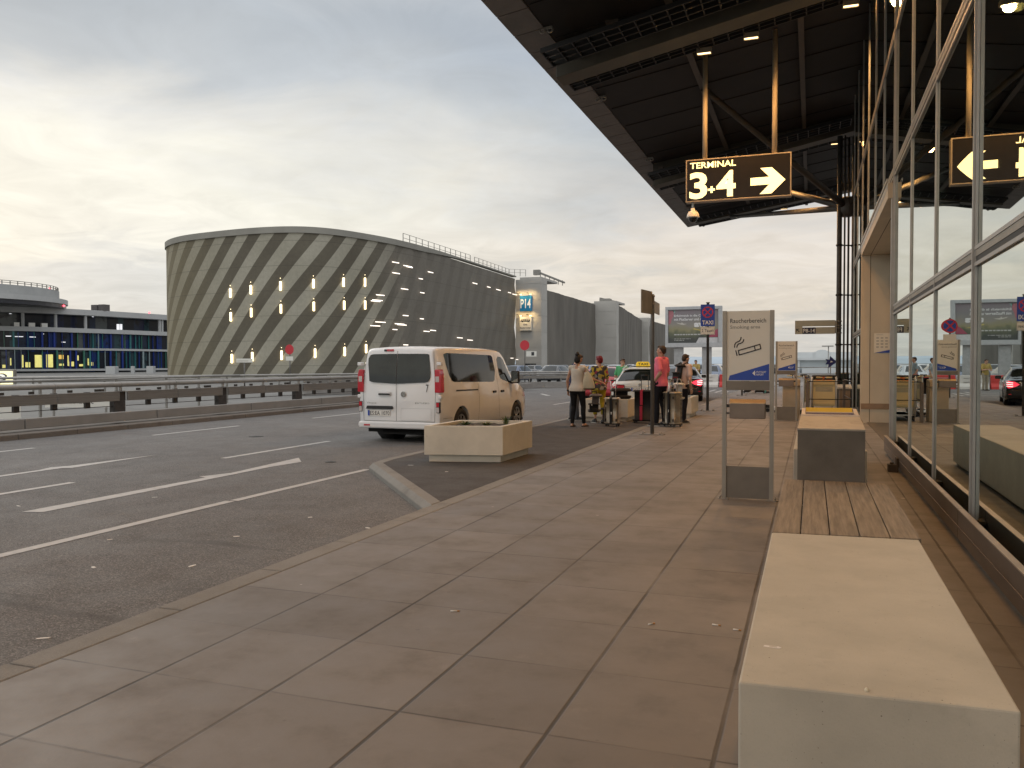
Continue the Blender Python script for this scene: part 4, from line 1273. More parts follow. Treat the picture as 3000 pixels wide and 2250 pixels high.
t = m.node_tree; b = t.nodes['Principled BSDF']; b.inputs['Roughness'].default_value = 0.35
co = nd(t, 'ShaderNodeTexCoord').outputs['Object']
spx = t.nodes.new('ShaderNodeSeparateXYZ'); t.links.new(co, spx.inputs[0])
n = nd(t, 'ShaderNodeTexNoise'); n.inputs['Scale'].default_value = 1.3; n.inputs['Detail'].default_value = 5; t.links.new(co, n.inputs['Vector'])
hz = mth(t, 'ADD', mth(t, 'DIVIDE', mth(t, 'SUBTRACT', spx.outputs[2], pz0), ph), mth(t, 'MULTIPLY', mth(t, 'SUBTRACT', n.outputs[0], 0.5), 0.5))
c = ramp(t, hz, [(0.1, (0.05, 0.055, 0.05)), (0.28, (0.11, 0.12, 0.07)), (0.40, (0.24, 0.22, 0.12)), (0.52, (0.25, 0.23, 0.19)), (0.75, (0.20, 0.19, 0.19)), (1.0, (0.21, 0.17, 0.19))])
sock(t, c, b.inputs['Base Color'])
mb = MB(); mb.box(px0, px1, -0.012, -0.001, pz0, pz1); po = mb.build('poster', m, bb)
Pz = lambda fx, fz: (px0 + pw * fx, pz0 + ph * fz)
U, V, N = (1, 0, 0), (0, 0, 1), (0, -1, 0)


def flat(poly, mat, name, y=-0.013, par=po):
    mb = MB(); mb.prism([Pz(*p) for p in poly], (0, y, 0), U, V, N, 0.002); return mb.build(name, mat, par)


flat([(0.0, 0.98), (0.11, 0.98), (0.10, 0.82), (0.06, 0.70), (0.05, 0.60), (0.0, 0.55)], pmat('poster_rose', (0.36, 0.13, 0.15), 0.4), 'rose_shape')
flat([(0.085, 0.985), (0.145, 0.985), (0.115, 0.89)], pmat('poster_mint', (0.20, 0.38, 0.33), 0.4), 'mint_shape')
flat([(0.80, 0.17), (0.995, 0.17), (0.995, 0.42), (0.92, 0.35)], pmat('poster_wine', (0.32, 0.06, 0.10), 0.4), 'wine_shape')
flat([(0.56, 0.0), (0.995, 0.0), (0.995, 0.155), (0.62, 0.155)], pmat('poster_white', (0.50, 0.50, 0.50), 0.4), 'white_strip')
flat([(0.50, 0.41), (0.72, 0.335), (0.86, 0.33), (0.70, 0.37), (0.52, 0.44)], pmat('poster_gold', (0.45, 0.36, 0.11), 0.4), 'gold_shape')
flat([(0.16, 0.62), (0.26, 0.59), (0.27, 0.63), (0.30, 0.585), (0.38, 0.575), (0.30, 0.545), (0.20, 0.58)], pmat('poster_bird', (0.50, 0.47, 0.42), 0.4), 'pale_shape')
M_pt = pmat('poster_text', (0.66, 0.65, 0.64), 0.4, var=0)
mb = MB()
o = lambda fx, fz: (px0 + pw * fx, -0.0155, pz0 + ph * fz)
text_into(mb, 'Erfolgreich in die Cloud', o(0.115, 0.775), U, V, 0.2, pw * 0.66, 0.02)
text_into(mb, 'mit PlusServer und AWS', o(0.115, 0.675), U, V, 0.19, pw * 0.66, 0.02)
text_into(mb, 'aws', o(0.52, 0.475), U, V, 0.31, pw * 0.33, 0.05)
mb.build('lettering', M_pt, po)
mb = MB()
text_into(mb, 'Best Practices for your Business', o(0.115, 0.225), U, V, 0.10, pw * 0.55, 0.01) if False else None
for (a, b_, z, h_) in ((0.115, 0.66, 0.235, 0.035), (0.115, 0.45, 0.115, 0.014), (0.115, 0.32, 0.07, 0.014)):
    x = a
    while x < b_:
        w_ = rnd.uniform(0.03, 0.07); mb.prism([Pz(x, z), Pz(min(x + w_, b_), z), Pz(min(x + w_, b_), z + h_), Pz(x, z + h_)], (0, -0.0135, 0), U, V, N, 0.001); x += w_ + 0.012
mb.build('small_print', pmat('poster_print', (0.42, 0.42, 0.40), 0.5), po)
for x in (-1.04, 0.95):
    mb = MB(); mb.box(x - 0.33, x + 0.33, 0.1, 0.36, 0.0, BZ0 + 0.05); mb.build('post', pmat('billboard_post', (0.34, 0.35, 0.35), 0.5, metal=0.2), bb, bevel=0.01)

# ------------------------------------------------------------------ P14 car park with striped facade
def catmull(pts, n=8):
    out = []
    P = [pts[0]] + pts + [pts[-1]]
    for i in range(1, len(P) - 2):
        p0, p1, p2, p3 = (Vector(p) for p in P[i - 1:i + 3])
        for k in range(n):
            t_ = k / n
            out.append(0.5 * ((2 * p1) + (p2 - p0) * t_ + (2 * p0 - 5 * p1 + 4 * p2 - p3) * t_ ** 2 + (3 * p1 - p0 - 3 * p2 + p3) * t_ ** 3))
    out.append(Vector(pts[-1]))
    return out


plan = [(-73.0, 84.0), (-69.8, 77.2), (-67.0, 73.9), (-62.6, 71.4), (-56.8, 70.15), (-51.9, 69.75), (-48.3, 70.35), (-46.0, 72.1), (-44.4, 75.4), (-42.9, 81.5), (-42.35, 90.0), (-42.7, 103.0), (-43.3, 121.9)]
curve = catmull(plan, 8)
ZT, ZB = 14.62, -6.0
arc = [0.0]
for a, b in zip(curve, curve[1:]): arc.append(arc[-1] + (b - a).length)
i_front = min(range(len(curve)), key=lambda i: (curve[i] - Vector((-44.4, 75.4))).length)
U_TURN = arc[i_front]


def wall_hit(px):
    """facade point on the sight line of a photo column, with arc length"""
    a = (px * 3000 / 2212 - 1500) / 2437.35
    d = Vector((a * cos(YAW) - sin(YAW), a * sin(YAW) + cos(YAW)))
    for i, (p, q) in enumerate(zip(curve, curve[1:])):
        e = q - p
        den = d.x * e.y - d.y * e.x
        if abs(den) < 1e-9: continue
        s = (d.y * p.x - d.x * p.y) / den
        if 0 <= s <= 1:
            h = p + e * s
            if h.dot(d) > 0 and i > 8:
                nrm = Vector((e.y, -e.x)).normalized()
                return h, arc[i] + e.length * s, nrm, h.dot(Vector((-sin(YAW), cos(YAW))))
    return None


def stripe_mat():
    m = bpy.data.materials.new('striped_mesh_facade'); m.use_nodes = True
    t = m.node_tree; b = t.nodes['Principled BSDF']
    uv = nd(t, 'ShaderNodeUVMap', uv_map='facade').outputs[0]
    s = t.nodes.new('ShaderNodeSeparateXYZ'); t.links.new(uv, s.inputs[0])
    u, z = s.outputs[0], s.outputs[1]
    n = nd(t, 'ShaderNodeTexNoise'); n.inputs['Scale'].default_value = 0.25; n.inputs['Detail'].default_value = 6; t.links.new(uv, n.inputs['Vector'])
    p = mth(t, 'FRACT', mth(t, 'DIVIDE', mth(t, 'SUBTRACT', u, mth(t, 'MULTIPLY', z, 0.80)), 3.0))
    st = mth(t, 'MULTIPLY', mrange(t, p, 0.0, 0.02), mrange(t, p, 0.52, 0.50))
    p2 = mth(t, 'FRACT', mth(t, 'DIVIDE', mth(t, 'SUBTRACT', u, mth(t, 'MULTIPLY', z, 0.5)), 3.3))
    light = ramp(t, n.outputs[0], [(0.3, (0.275, 0.258, 0.20)), (0.7, (0.325, 0.305, 0.245))])
    dark = ramp(t, n.outputs[0], [(0.3, (0.082, 0.070, 0.048)), (0.7, (0.108, 0.094, 0.066))])
    front = mixc(t, st, light, dark)
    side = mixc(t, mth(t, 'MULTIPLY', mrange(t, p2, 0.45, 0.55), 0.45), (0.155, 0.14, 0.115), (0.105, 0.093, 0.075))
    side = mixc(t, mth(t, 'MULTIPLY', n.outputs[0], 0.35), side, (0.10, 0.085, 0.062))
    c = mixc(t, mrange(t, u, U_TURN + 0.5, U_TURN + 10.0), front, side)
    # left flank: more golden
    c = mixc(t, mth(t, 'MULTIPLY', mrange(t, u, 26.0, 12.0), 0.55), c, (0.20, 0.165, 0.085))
    seam = mth(t, 'FRACT', mth(t, 'DIVIDE', mth(t, 'ADD', z, 6.15), 2.48))
    c = mixc(t, mth(t, 'MULTIPLY', mrange(t, seam, 0.025, 0.01), 0.5), c, (0.04, 0.035, 0.025))
    vs = mth(t, 'FRACT', mth(t, 'DIVIDE', u, 1.18))
    c = mixc(t, mth(t, 'MULTIPLY', mrange(t, vs, 0.03, 0.0), 0.18), c, (0.05, 0.045, 0.03))
    fine = nd(t, 'ShaderNodeTexNoise'); fine.inputs['Scale'].default_value = 3.0; fine.inputs['Detail'].default_value = 5; fine.inputs['Roughness'].default_value = 0.7
    t.links.new(uv, fine.inputs['Vector'])
    c = mixc(t, 1.0, c, ramp(t, fine.outputs[0], [(0.3, (0.88,) * 3), (0.7, (1.1,) * 3)]), 'MULTIPLY')
    sock(t, c, b.inputs['Base Color'])
    b.inputs['Roughness'].default_value = 0.7
    return m


pk = thing('parking_building', 'huge car park with a curved facade of diagonal light and dark stripes', 'building', (-55, 85, -0.1))
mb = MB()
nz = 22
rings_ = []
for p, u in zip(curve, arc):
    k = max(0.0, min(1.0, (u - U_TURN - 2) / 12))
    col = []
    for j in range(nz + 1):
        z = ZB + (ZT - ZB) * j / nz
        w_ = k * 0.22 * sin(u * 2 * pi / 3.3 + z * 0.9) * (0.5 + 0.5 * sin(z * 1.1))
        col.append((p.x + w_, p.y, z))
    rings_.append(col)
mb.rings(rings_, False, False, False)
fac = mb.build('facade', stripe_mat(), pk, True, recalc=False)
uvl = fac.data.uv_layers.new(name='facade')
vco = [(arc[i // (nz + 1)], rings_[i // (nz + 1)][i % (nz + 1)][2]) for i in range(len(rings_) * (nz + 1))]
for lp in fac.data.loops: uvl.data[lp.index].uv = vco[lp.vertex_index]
M_pk = pmat('car_park_concrete', (0.24, 0.23, 0.2), 0.7, var=0.08, scale=0.5, dirt=0.15, dscale=0.4)
M_pkd = pmat('car_park_wall', (0.125, 0.113, 0.095), 0.8, var=0.2, scale=0.35, dirt=0.35, dscale=0.3, stretch=(1, 1, 0.3))
mb = MB()
rim = []
for p, u in zip(curve, arc):
    i = min(range(len(curve)), key=lambda j: abs(arc[j] - u)); e = (curve[min(i + 1, len(curve) - 1)] - curve[max(i - 1, 0)]).normalized(); nn = Vector((e.y, -e.x))
    h_ = 0.62 if u < U_TURN + 12 else max(0.18, 0.62 - (u - U_TURN - 12) * 0.04)
    a = p + nn * 0.15; c_ = p - nn * 0.6
    rim.append([(a.x, a.y, ZT - h_ + 0.45), (a.x, a.y, ZT + 0.45), (c_.x, c_.y, ZT + 0.45), (c_.x, c_.y, ZT - h_ + 0.45)])
mb.rings(rim, True, True, True, False)
mb.build('roof_rim', M_pk, pk, True)
mb = MB(); mb.add([(p.x, p.y, ZT) for p in curve] + [(-75, 122, ZT)], [tuple(range(len(curve) + 1))], False); mb.build('roof_deck', M_pk, pk, True)
# stair towers and straight walls beyond
M_tower = pmat('tower_panel', (0.37, 0.355, 0.325), 0.6, var=0.08, scale=0.4, dirt=0.12, dscale=0.3)


def tower(x0, x1, y0, y1, zt):
    mb = MB()
    z = -6.0
    while z < zt - 0.1:
        z1 = min(z + 2.48, zt); mb.box(x0, x1, y0, y1, z + 0.02, z1 - 0.02); z = z1
    mb.box(x0 + 0.05, x1 - 0.05, y0 + 0.05, y1 - 0.05, -6, zt - 0.1)
    mb.box(x0 + 0.6, x1 - 0.1, y0 + 0.3, y1 + 6, zt, zt + 0.35)
    return mb.build('stair_tower', M_tower, pk, True)


tower(-43.45, -39.25, 122.4, 125.4, 14.55)
tower(-39.9, -34.9, 155.3, 157.5, 13.05)
tower(-42.3, -37.0, 200.0, 202, 12.2)
for pts in (((-39.4, 125.4, 13.1), (-38.9, 155.3, 12.75)), ((-34.95, 157.4, 12.7), (-38.6, 200, 11.9)), ((-37.0, 201, 11.9), (-36.5, 250, 11.7))):
    (x0, y0, z0), (x1, y1, z1) = pts
    n_ = 40
    rg = []
    for k in range(n_ + 1):
        f_ = k / n_; x = x0 + (x1 - x0) * f_ + 0.05 * sin(k * 1.7); y = y0 + (y1 - y0) * f_
        rg.append([(x + 0.07 * sin(k * 0.5 + j * 1.3), y, -6 + (z0 + (z1 - z0) * f_ + 6) * j / 8) for j in range(9)])
    mb = MB(); mb.rings(rg, False, False, False); mb.build('mesh_wall', M_pkd, pk, True)
mb = MB(); mb.box(-41.9, -40.1, 122.33, 122.39, -0.1, 1.5); mb.build('tower_vent', M_black, pk, True)
# roof railings and gear
for a, b in (((-43.2, 84, ZT + 0.45), (-43.4, 104, ZT + 0.45)), ((-43.6, 106, ZT + 0.45), (-44.2, 121.5, ZT + 0.45)), ((-44.2, 121.5, ZT + 0.45), (-42.0, 123, ZT + 0.45))):
    mb = MB(); A, B = Vector(a), Vector(b); n_ = max(3, int((B - A).length / 1.6))
    for h_ in (0.55, 1.05): mb.beam(A + Vector((0, 0, h_)), B + Vector((0, 0, h_)), 0.04, 0.04)
    for k in range(n_ + 1): p = A + (B - A) * k / n_; mb.beam(p, p + Vector((0, 0, 1.05)), 0.07, 0.07, (0, 1, 0))
    mb.build('roof_railing', M_steel, pk, True)
mb = MB(); mb.box(-40.9, -39.9, 123.4, 124.2, 15.3, 16.1); mb.beam((-39.9, 124, 15.6), (-39.5, 136, 15.2), 0.25, 0.25)
for k in range(6): mb.beam((-39.9 + 0.07 * k, 124 + 2.2 * k, 14.6), (-39.9 + 0.07 * k, 124 + 2.2 * k, 15.5), 0.1, 0.1, (0, 1, 0))
mb.build('roof_gear', M_steel, pk, True)
mb = MB(); mb.box(-38.6, -36.6, 157, 159, 13.4, 14.0); mb.beam((-38.6, 157.5, 14.1), (-37.0, 166, 13.9), 0.2, 0.3); mb.beam((-38.4, 157.3, 13.05), (-38.4, 157.3, 14.1), 0.12, 0.12, (0, 1, 0)); mb.build('roof_gear', M_steel, pk, True)
# lamps seen through the facade
M_tubeL = pmat('tube_light', (1, 0.9, 0.6), 0.5, var=0, emis=(1.0, 0.80, 0.47), es=3.2)
M_spotL = pmat('deck_light', (1, 0.9, 0.8), 0.5, var=0, emis=(1.0, 0.88, 0.76), es=1.7)
zof = lambda y_, dep: CAMZ + (785 - y_) * 3000 / 2212 / 2437.35 * dep
for xs, ys in (((501, 545, 608.5, 678, 742, 788), (632, 625, 617, 612, 609, 609)), ((501.5, 545.5, 609, 678.5, 743, 788), (683, 674, 666, 661, 658.5, 658)), ((503, 547, 609.5, 680.5, 743.5, 789.5), (773, 769, 766, 761.5, 758, 752))):
    for x, y in zip(xs, ys):
        h, u, nrm, dep = wall_hit(x)
        z = zof(y, dep)
        c_ = h + nrm * 0.12
        mb = MB(); mb.lathe([(0.075, z - 0.46), (0.11, z - 0.42), (0.11, z + 0.42), (0.075, z + 0.46)], (c_.x, c_.y, 0), 'z', 8); mb.lathe([(0.03, z + 0.72), (0.03, z + 0.80)], (c_.x, c_.y, 0), 'z', 6)
        mb.build('tube_lamp', M_tubeL, pk, True)
r1 = random.Random(11)
spots = [(851, 567), (852, 590), (877, 575), (881, 577), (926, 588), (870, 624), (908, 632), (818, 637), (808, 650), (812, 648), (905, 602), (872, 681), (907, 688), (818, 695), (807, 703), (849, 711), (859, 699), (864, 701), (931, 713), (917, 715), (872, 744), (911, 749), (820, 753), (809, 760), (928, 757), (856, 764), (865, 765), (849, 768), (890, 772), (903, 771), (801, 774), (796, 783), (874, 782), (921, 777), (930, 780), (956, 779), (989, 729), (1011, 734), (980, 757), (1011, 763), (1046, 767), (1076, 774), (1102, 773), (1113, 776), (1147 - 30, 779), (1022, 612), (1052, 620), (1073, 626), (1097, 632), (1108, 636), (830, 788), (845, 790)]
for x, y in spots:
    hh = wall_hit(x)
    if not hh: continue
    h, u, nrm, dep = hh
    z = zof(y, dep)
    w_ = r1.uniform(0.18, 0.42)
    tg = Vector((-nrm.y, nrm.x)); c_ = h + nrm * 0.3
    a, b = c_ - tg * w_ * (1.0 + dep * 0.012), c_ + tg * w_ * (1.0 + dep * 0.012)
    mb = MB(); mb.beam((a.x, a.y, z), (b.x, b.y, z), 0.06, 0.085); mb.build('deck_lamp', M_spotL, pk, True)
# P14 sign and bus terminal sign on the first tower
sg = MB(); sg.box(-42.6, -40.7, 121.9, 122.36, 9.6, 12.0); so = sg.build('blue_sign', pmat('p14_blue', (0.01, 0.20, 0.43), 0.4, var=0.05), pk, True, bevel=0.05)
mb = MB()
lx = -42.6 + 55 - 55
text_into(mb, 'P14', (-42.48, 121.895, 10.05), U, V, 1.45, 1.68, 0.02)
mb.v = [(x + 55, y - 85, z + 0.1) for x, y, z in mb.v]
mb.build('lettering', pmat('p14_white', (0.72, 0.72, 0.70), 0.5, emis=(1, 0.97, 0.9), es=0.12), so)
sg = MB(); sg.box(-42.6, -40.7, 121.9, 122.36, 6.6, 8.7); so2 = sg.build('bus_sign', pmat('bus_sign_white', (0.55, 0.53, 0.48), 0.5, var=0.04), pk, True, bevel=0.05)
mb = MB()
mb.box(-42.45, -40.9, 121.86, 121.89, 8.0, 8.17); mb.box(-42.3, -41.0, 121.86, 121.89, 8.32, 8.37)
for x in (-42.3, -42.0, -41.7, -41.4, -41.05): mb.box(x, x + 0.05, 121.86, 121.89, 8.17, 8.32)
mb.lathe([(0.09, 121.85), (0.09, 121.89)], (-42.15, 0, 7.98), 'y', 10); mb.lathe([(0.09, 121.85), (0.09, 121.89)], (-41.2, 0, 7.98), 'y', 10)
text_into(mb, 'SAB', (-42.0, 121.88, 7.4), U, V, 0.25, 0.65, 0.01)
text_into(mb, 'Busterminal', (-42.5, 121.88, 6.92), U, V, 0.24, 1.68, 0.01)
mb.v = [(x + 55, y - 85, z + 0.1) for x, y, z in mb.v]
mb.build('lettering', M_blk, so2)
for x in (-42.45, -40.85):
    for z in (12.25, 8.95):
        mb = MB(); mb.beam((x, 122.38, z), (x - 0.3, 121.3, z + 0.1), 0.06, 0.06); mb.box(x - 0.42, x - 0.18, 121.2, 121.45, z + 0.02, z + 0.14); lo_ = mb.build('sign_spotlight', M_black, pk, True)
        mb = MB(); mb.box(x - 0.12, x + 0.18, 121.75, 121.85, z - 0.12, z - 0.02); mb.v = [(a + 55, b - 85, c + 0.1) for a, b, c in mb.v]; mb.build('glow', pmat('spot_glow', (1, 0.8, 0.5), 0.5, var=0, emis=(1, 0.75, 0.4), es=2.5), lo_)
        L = bpy.data.lights.new('sign_light', 'SPOT'); L.energy = 180; L.spot_size = radians(120); L.spot_blend = 0.8; L.color = (1, 0.68, 0.3); L.shadow_soft_size = 0.2
        lo = bpy.data.objects.new('sign_light', L); COL.objects.link(lo); lo.parent = pk; lo.location = (x - 0.1 + 55, 121.0 - 85, z + 0.3 + 0.1); lo.rotation_euler = (radians(55), 0, 0)

# ------------------------------------------------------------------ office building on the left
ob = thing('office_building', 'long curved office building with white floor bands and blue and green glass fins', 'building', (-140, 120, -5))
op = catmull([(-188, 92), (-162, 101), (-142.2, 113.5), (-136.5, 127.3), (-134.2, 147), (-133.5, 165), (-133.5, 185)], 8)
oarc = [0.0]
for a, b in zip(op, op[1:]): oarc.append(oarc[-1] + (b - a).length)


def off_band(z0, z1, out, depth, name, mat, cut=None, uvn=False):
    mb = MB(); rg = []; us = []
    for i, p in enumerate(op):
        if cut and not (cut[0] <= oarc[i] <= cut[1]): continue
        e = (op[min(i + 1, len(op) - 1)] - op[max(i - 1, 0)]).normalized(); nn = Vector((e.y, -e.x))
        a, b = p + nn * out, p + nn * (out - depth)
        rg.append([(a.x, a.y, z0), (a.x, a.y, z1), (b.x, b.y, z1), (b.x, b.y, z0)]); us.append(oarc[i])
    mb.rings(rg, True, True, True, False)
    o_ = mb.build(name, mat, ob, True)
    if uvn:
        ul = o_.data.uv_layers.new(name='facade')
        for lp in o_.data.loops:
            vi = lp.vertex_index; ul.data[lp.index].uv = (us[vi // 4], rg[vi // 4][vi % 4][2])
    return o_


def office_glass():
    m = bpy.data.materials.new('office_glazing'); m.use_nodes = True
    t = m.node_tree; b = t.nodes['Principled BSDF']
    uv = nd(t, 'ShaderNodeUVMap', uv_map='facade').outputs[0]
    s = t.nodes.new('ShaderNodeSeparateXYZ'); t.links.new(uv, s.inputs[0])
    iu = mth(t, 'FLOOR', mth(t, 'DIVIDE', s.outputs[0], 1.35)); iz = mth(t, 'FLOOR', mth(t, 'DIVIDE', s.outputs[1], 3.9))
    w = nd(t, 'ShaderNodeTexWhiteNoise', noise_dimensions='2D'); t.links.new(nd(t, 'ShaderNodeCombineXYZ', i0=iu, i1=iz).outputs[0], w.inputs['Vector'])
    c = ramp(t, w.outputs[0], [(0.0, (0.015, 0.018, 0.025)), (0.35, (0.02, 0.03, 0.055)), (0.5, (0.012, 0.03, 0.12)), (0.62, (0.03, 0.06, 0.07)), (0.75, (0.09, 0.10, 0.10)), (0.85, (0.015, 0.02, 0.05)), (1.0, (0.06, 0.085, 0.09))], 'CONSTANT')
    n = nd(t, 'ShaderNodeTexNoise'); n.inputs['Scale'].default_value = 0.8; n.inputs['Detail'].default_value = 6; t.links.new(uv, n.inputs['Vector'])
    c = mixc(t, mrange(t, n.outputs[0], 0.5, 0.7), c, (0.012, 0.012, 0.014))
    sock(t, c, b.inputs['Base Color']); b.inputs['Roughness'].default_value = 0.25; b.inputs['Specular IOR Level'].default_value = 0.25
    return m


M_og = office_glass()
M_ob = pmat('office_band', (0.40, 0.405, 0.40), 0.6, var=0.05, scale=0.4, dirt=0.1)
off_band(11.25, 12.35, 0.6, 8, 'roof_band', M_ob)
off_band(8.62, 11.24, -2.2, 5, 'glazing', M_og, None, True)
off_band(7.75, 8.61, 0.7, 8, 'floor_band', M_ob)
off_band(4.72, 7.74, 0.0, 5, 'glazing', M_og, None, True)
off_band(4.28, 4.71, 0.4, 5, 'floor_band', M_ob)
off_band(0.62, 4.27, 0.0, 5, 'glazing', M_og, None, True)
off_band(0.20, 0.61, 0.4, 5, 'floor_band', M_ob)
off_band(-5.0, 0.19, -0.6, 5, 'glazing', M_og, None, True)


def opt(u):
    for i in range(len(op) - 1):
        if oarc[i] <= u <= oarc[i + 1]:
            e = (op[i + 1] - op[i]); p = op[i] + e * ((u - oarc[i]) / e.length); e.normalize(); return p, Vector((e.y, -e.x))
    return op[-1], Vector((1, 0))


M_fin = [pmat('fin_teal', (0.03, 0.16, 0.17), 0.3), pmat('fin_blue', (0.012, 0.035, 0.22), 0.3), pmat('fin_green', (0.05, 0.17, 0.12), 0.3), pmat('fin_pale', (0.26, 0.33, 0.34), 0.3)]
r2 = random.Random(5)
mb = MB()
u = 20.0
while u < oarc[-1]:
    p, nn = opt(u)
    tgv = Vector((-nn.y, nn.x))
    for z0, z1 in ((4.75, 7.7), (0.65, 4.25)):
        if r2.random() < 0.85:
            mb.mi = r2.choice([0, 0, 1, 1, 2, 3])
            w_ = r2.choice([0.06, 0.09, 0.12, 0.3])
            q0 = p + tgv * r2.uniform(-0.3, 0.3)
            mb.beam((q0.x + nn.x * 0.2, q0.y + nn.y * 0.2, (z0 + z1) / 2 - 0.001), (q0.x + nn.x * 0.2 + tgv.x * w_, q0.y + nn.y * 0.2 + tgv.y * w_, (z0 + z1) / 2), 0.25, z1 - z0)
    u += r2.uniform(0.9, 1.5)
fo = mb.build('glass_fins', M_fin, ob, True)
M_lit = [pmat('lit_yellow', (0.8, 0.7, 0.2), 0.5, var=0.3, scale=2, emis=(0.85, 0.76, 0.25), es=0.55), pmat('lit_orange', (0.8, 0.5, 0.1), 0.5, var=0, emis=(0.9, 0.55, 0.12), es=0.6), pmat('lit_white', (0.9, 0.9, 0.9), 0.5, var=0, emis=(0.95, 0.95, 1.0), es=0.75)]
K = .30145


def dir_hit(px_src):
    a = (px_src - 1500) / 2437.35
    d = Vector((a * cos(YAW) - sin(YAW), a * sin(YAW) + cos(YAW)))
    for i, (p, q) in enumerate(zip(op, op[1:])):
        e = q - p; den = d.x * e.y - d.y * e.x
        if abs(den) < 1e-9: continue
        s = (d.y * p.x - d.x * p.y) / den
        if 0 <= s <= 1:
            h = p + e * s; en = e.normalized()
            return h, Vector((en.y, -en.x)), h.dot(Vector((-sin(YAW), cos(YAW))))
    return None


for (x0, x1, y0, y1, mi) in ((215, 230, 785, 905, 0), (248, 295, 855, 905, 0), (340, 410, 785, 905, 0), (450, 515, 780, 905, 0), (572, 618, 785, 825, 1), (575, 620, 870, 890, 0), (657, 668, 790, 890, 0), (668, 718, 850, 895, 0), (752, 765, 790, 840, 0), (770, 812, 875, 895, 0), (852, 862, 820, 885, 0), (862, 905, 855, 890, 0), (25, 55, 880, 910, 0), (100, 112, 815, 885, 0), (1318, 1345, 965, 995, 0), (1490, 1518, 965, 985, 0), (62, 115, 598, 606, 2), (150, 232, 603, 610, 2), (292, 352, 607, 614, 2), (410, 432, 578, 584, 2), (600, 640, 658, 664, 2), (95, 118, 376, 381, 2), (965, 982, 410, 415, 2), (1208, 1235, 485, 540, 2), (1242, 1262, 485, 540, 2)):
    A, B = dir_hit(x0 * K), dir_hit(x1 * K)
    if not A or not B: continue
    dep = (A[2] + B[2]) / 2
    za, zb = CAMZ + (1064.4 - (800 + y1 * K)) / 2437.35 * dep, CAMZ + (1064.4 - (800 + y0 * K)) / 2437.35 * dep
    n_ = A[1] * (0.06 if y0 > 520 else -2.1)
    mb = MB(); mb.beam((A[0].x + n_.x, A[0].y + n_.y, (za + zb) / 2), (B[0].x + n_.x, B[0].y + n_.y, (za + zb) / 2), 0.05, zb - za)
    mb.build('lit_window', M_lit[mi], ob, True)
for xk in (230, 548, 838, 1555, 1580):
    A = dir_hit(xk * K); mb = MB(); mb.beam((A[0].x, A[0].y, 8.62), (A[0].x, A[0].y, 11.24), 0.4, 0.4, (0, 1, 0)); mb.build('terrace_column', M_ob, ob, True)
for x0, x1 in ((145, 195), (285, 345), (410, 465)):
    A, B = dir_hit(x0 * K), dir_hit(x1 * K); mb = MB(); mb.beam((A[0].x, A[0].y, 9.0), (B[0].x, B[0].y, 9.0), 0.5, 0.75); mb.build('terrace_planter', M_white, ob, True)
# penthouse drums
def drum(cx, cy, r, z0, z1, name, mat):
    mb = MB(); mb.lathe([(r, z0), (r, z1)], (cx, cy, 0), 'z', 64, False); return mb.build(name, mat, ob, True)


drum(-149.9, 112.2, 17.2, 12.3, 13.05, 'penthouse_glazing', M_og if False else pmat('penthouse_glass', (0.02, 0.022, 0.03), 0.3, var=0.4, scale=0.6))
drum(-149.9, 112.2, 17.5, 13.05, 13.95, 'penthouse_roof', M_ob)
drum(-149.9, 112.2, 16.0, 13.95, 15.7, 'plant_screen', pmat('plant_screen', (0.33, 0.335, 0.33), 0.7, var=0.12, scale=0.3))
mb = MB()
for k in range(72):
    a = 2 * pi * k / 72; mb.beam((-149.9 + 15.8 * cos(a), 112.2 + 15.8 * sin(a), 15.7), (-149.9 + 15.8 * cos(a), 112.2 + 15.8 * sin(a), 16.4), 0.12, 0.12, (0, 1, 0))
for z in (16.05, 16.4):
    mb.tube([(-149.9 + 15.8 * cos(k * pi / 24), 112.2 + 15.8 * sin(k * pi / 24), z) for k in range(49)], 0.06, 5)
mb.build('roof_railing', M_steel, ob, True)
A = dir_hit(1005 * K); mb = MB(); mb.box(A[0].x - 2.5, A[0].x - 1.0, A[0].y - 0.5, A[0].y + 1.0, 12.35, 13.6); mb.box(A[0].x - 0.8, A[0].x + 0.7, A[0].y - 0.3, A[0].y + 1.2, 12.35, 13.65); mb.build('roof_box', pmat('roof_box_dark', (0.10, 0.09, 0.085), 0.7), ob, True)
M_redl = pmat('red_beacon', (1, 0.1, 0.1), 0.5, var=0, emis=(1.0, 0.12, 0.16), es=3.0)
for xk, z, o_ in ((567, 12.75, 2.0), (578, 16.3, -3.0), (1452, 12.6, 0.2)):
    A = dir_hit(xk * K); n_ = A[1] * o_; mb = MB(); mb.ell((A[0].x + n_.x, A[0].y + n_.y, z), (0.4, 0.4, 0.22) if xk == 567 else (0.2, 0.2, 0.2), 8, 6); mb.build('beacon', M_redl, ob, True)
# posts in front of the office
for xk, w_ in ((1090, 1.0), (1292, 0.35), (1468, 0.75)):
    A = dir_hit(xk * K)
    q = thing('white_pylon', {1090: 'widest white pylon before the blue office glass', 1292: 'thinnest white pylon before the blue office glass', 1468: 'middle sized white pylon nearest the striped car park'}[xk], 'pylon', (A[0].x * 0.8, A[0].y * 0.8, -5), 0, 'white pylons before the offices')
    mb = MB(); mb.box(-w_, w_, -w_ * 0.4, w_ * 0.4, 0, 6.15); mb.build('shaft', M_ob, q, bevel=0.05)
    mb = MB(); mb.box(-w_ * 1.1, w_ * 1.1, -w_ * 0.5, w_ * 0.5, 0, 0.5); mb.build('base', M_steel, q)
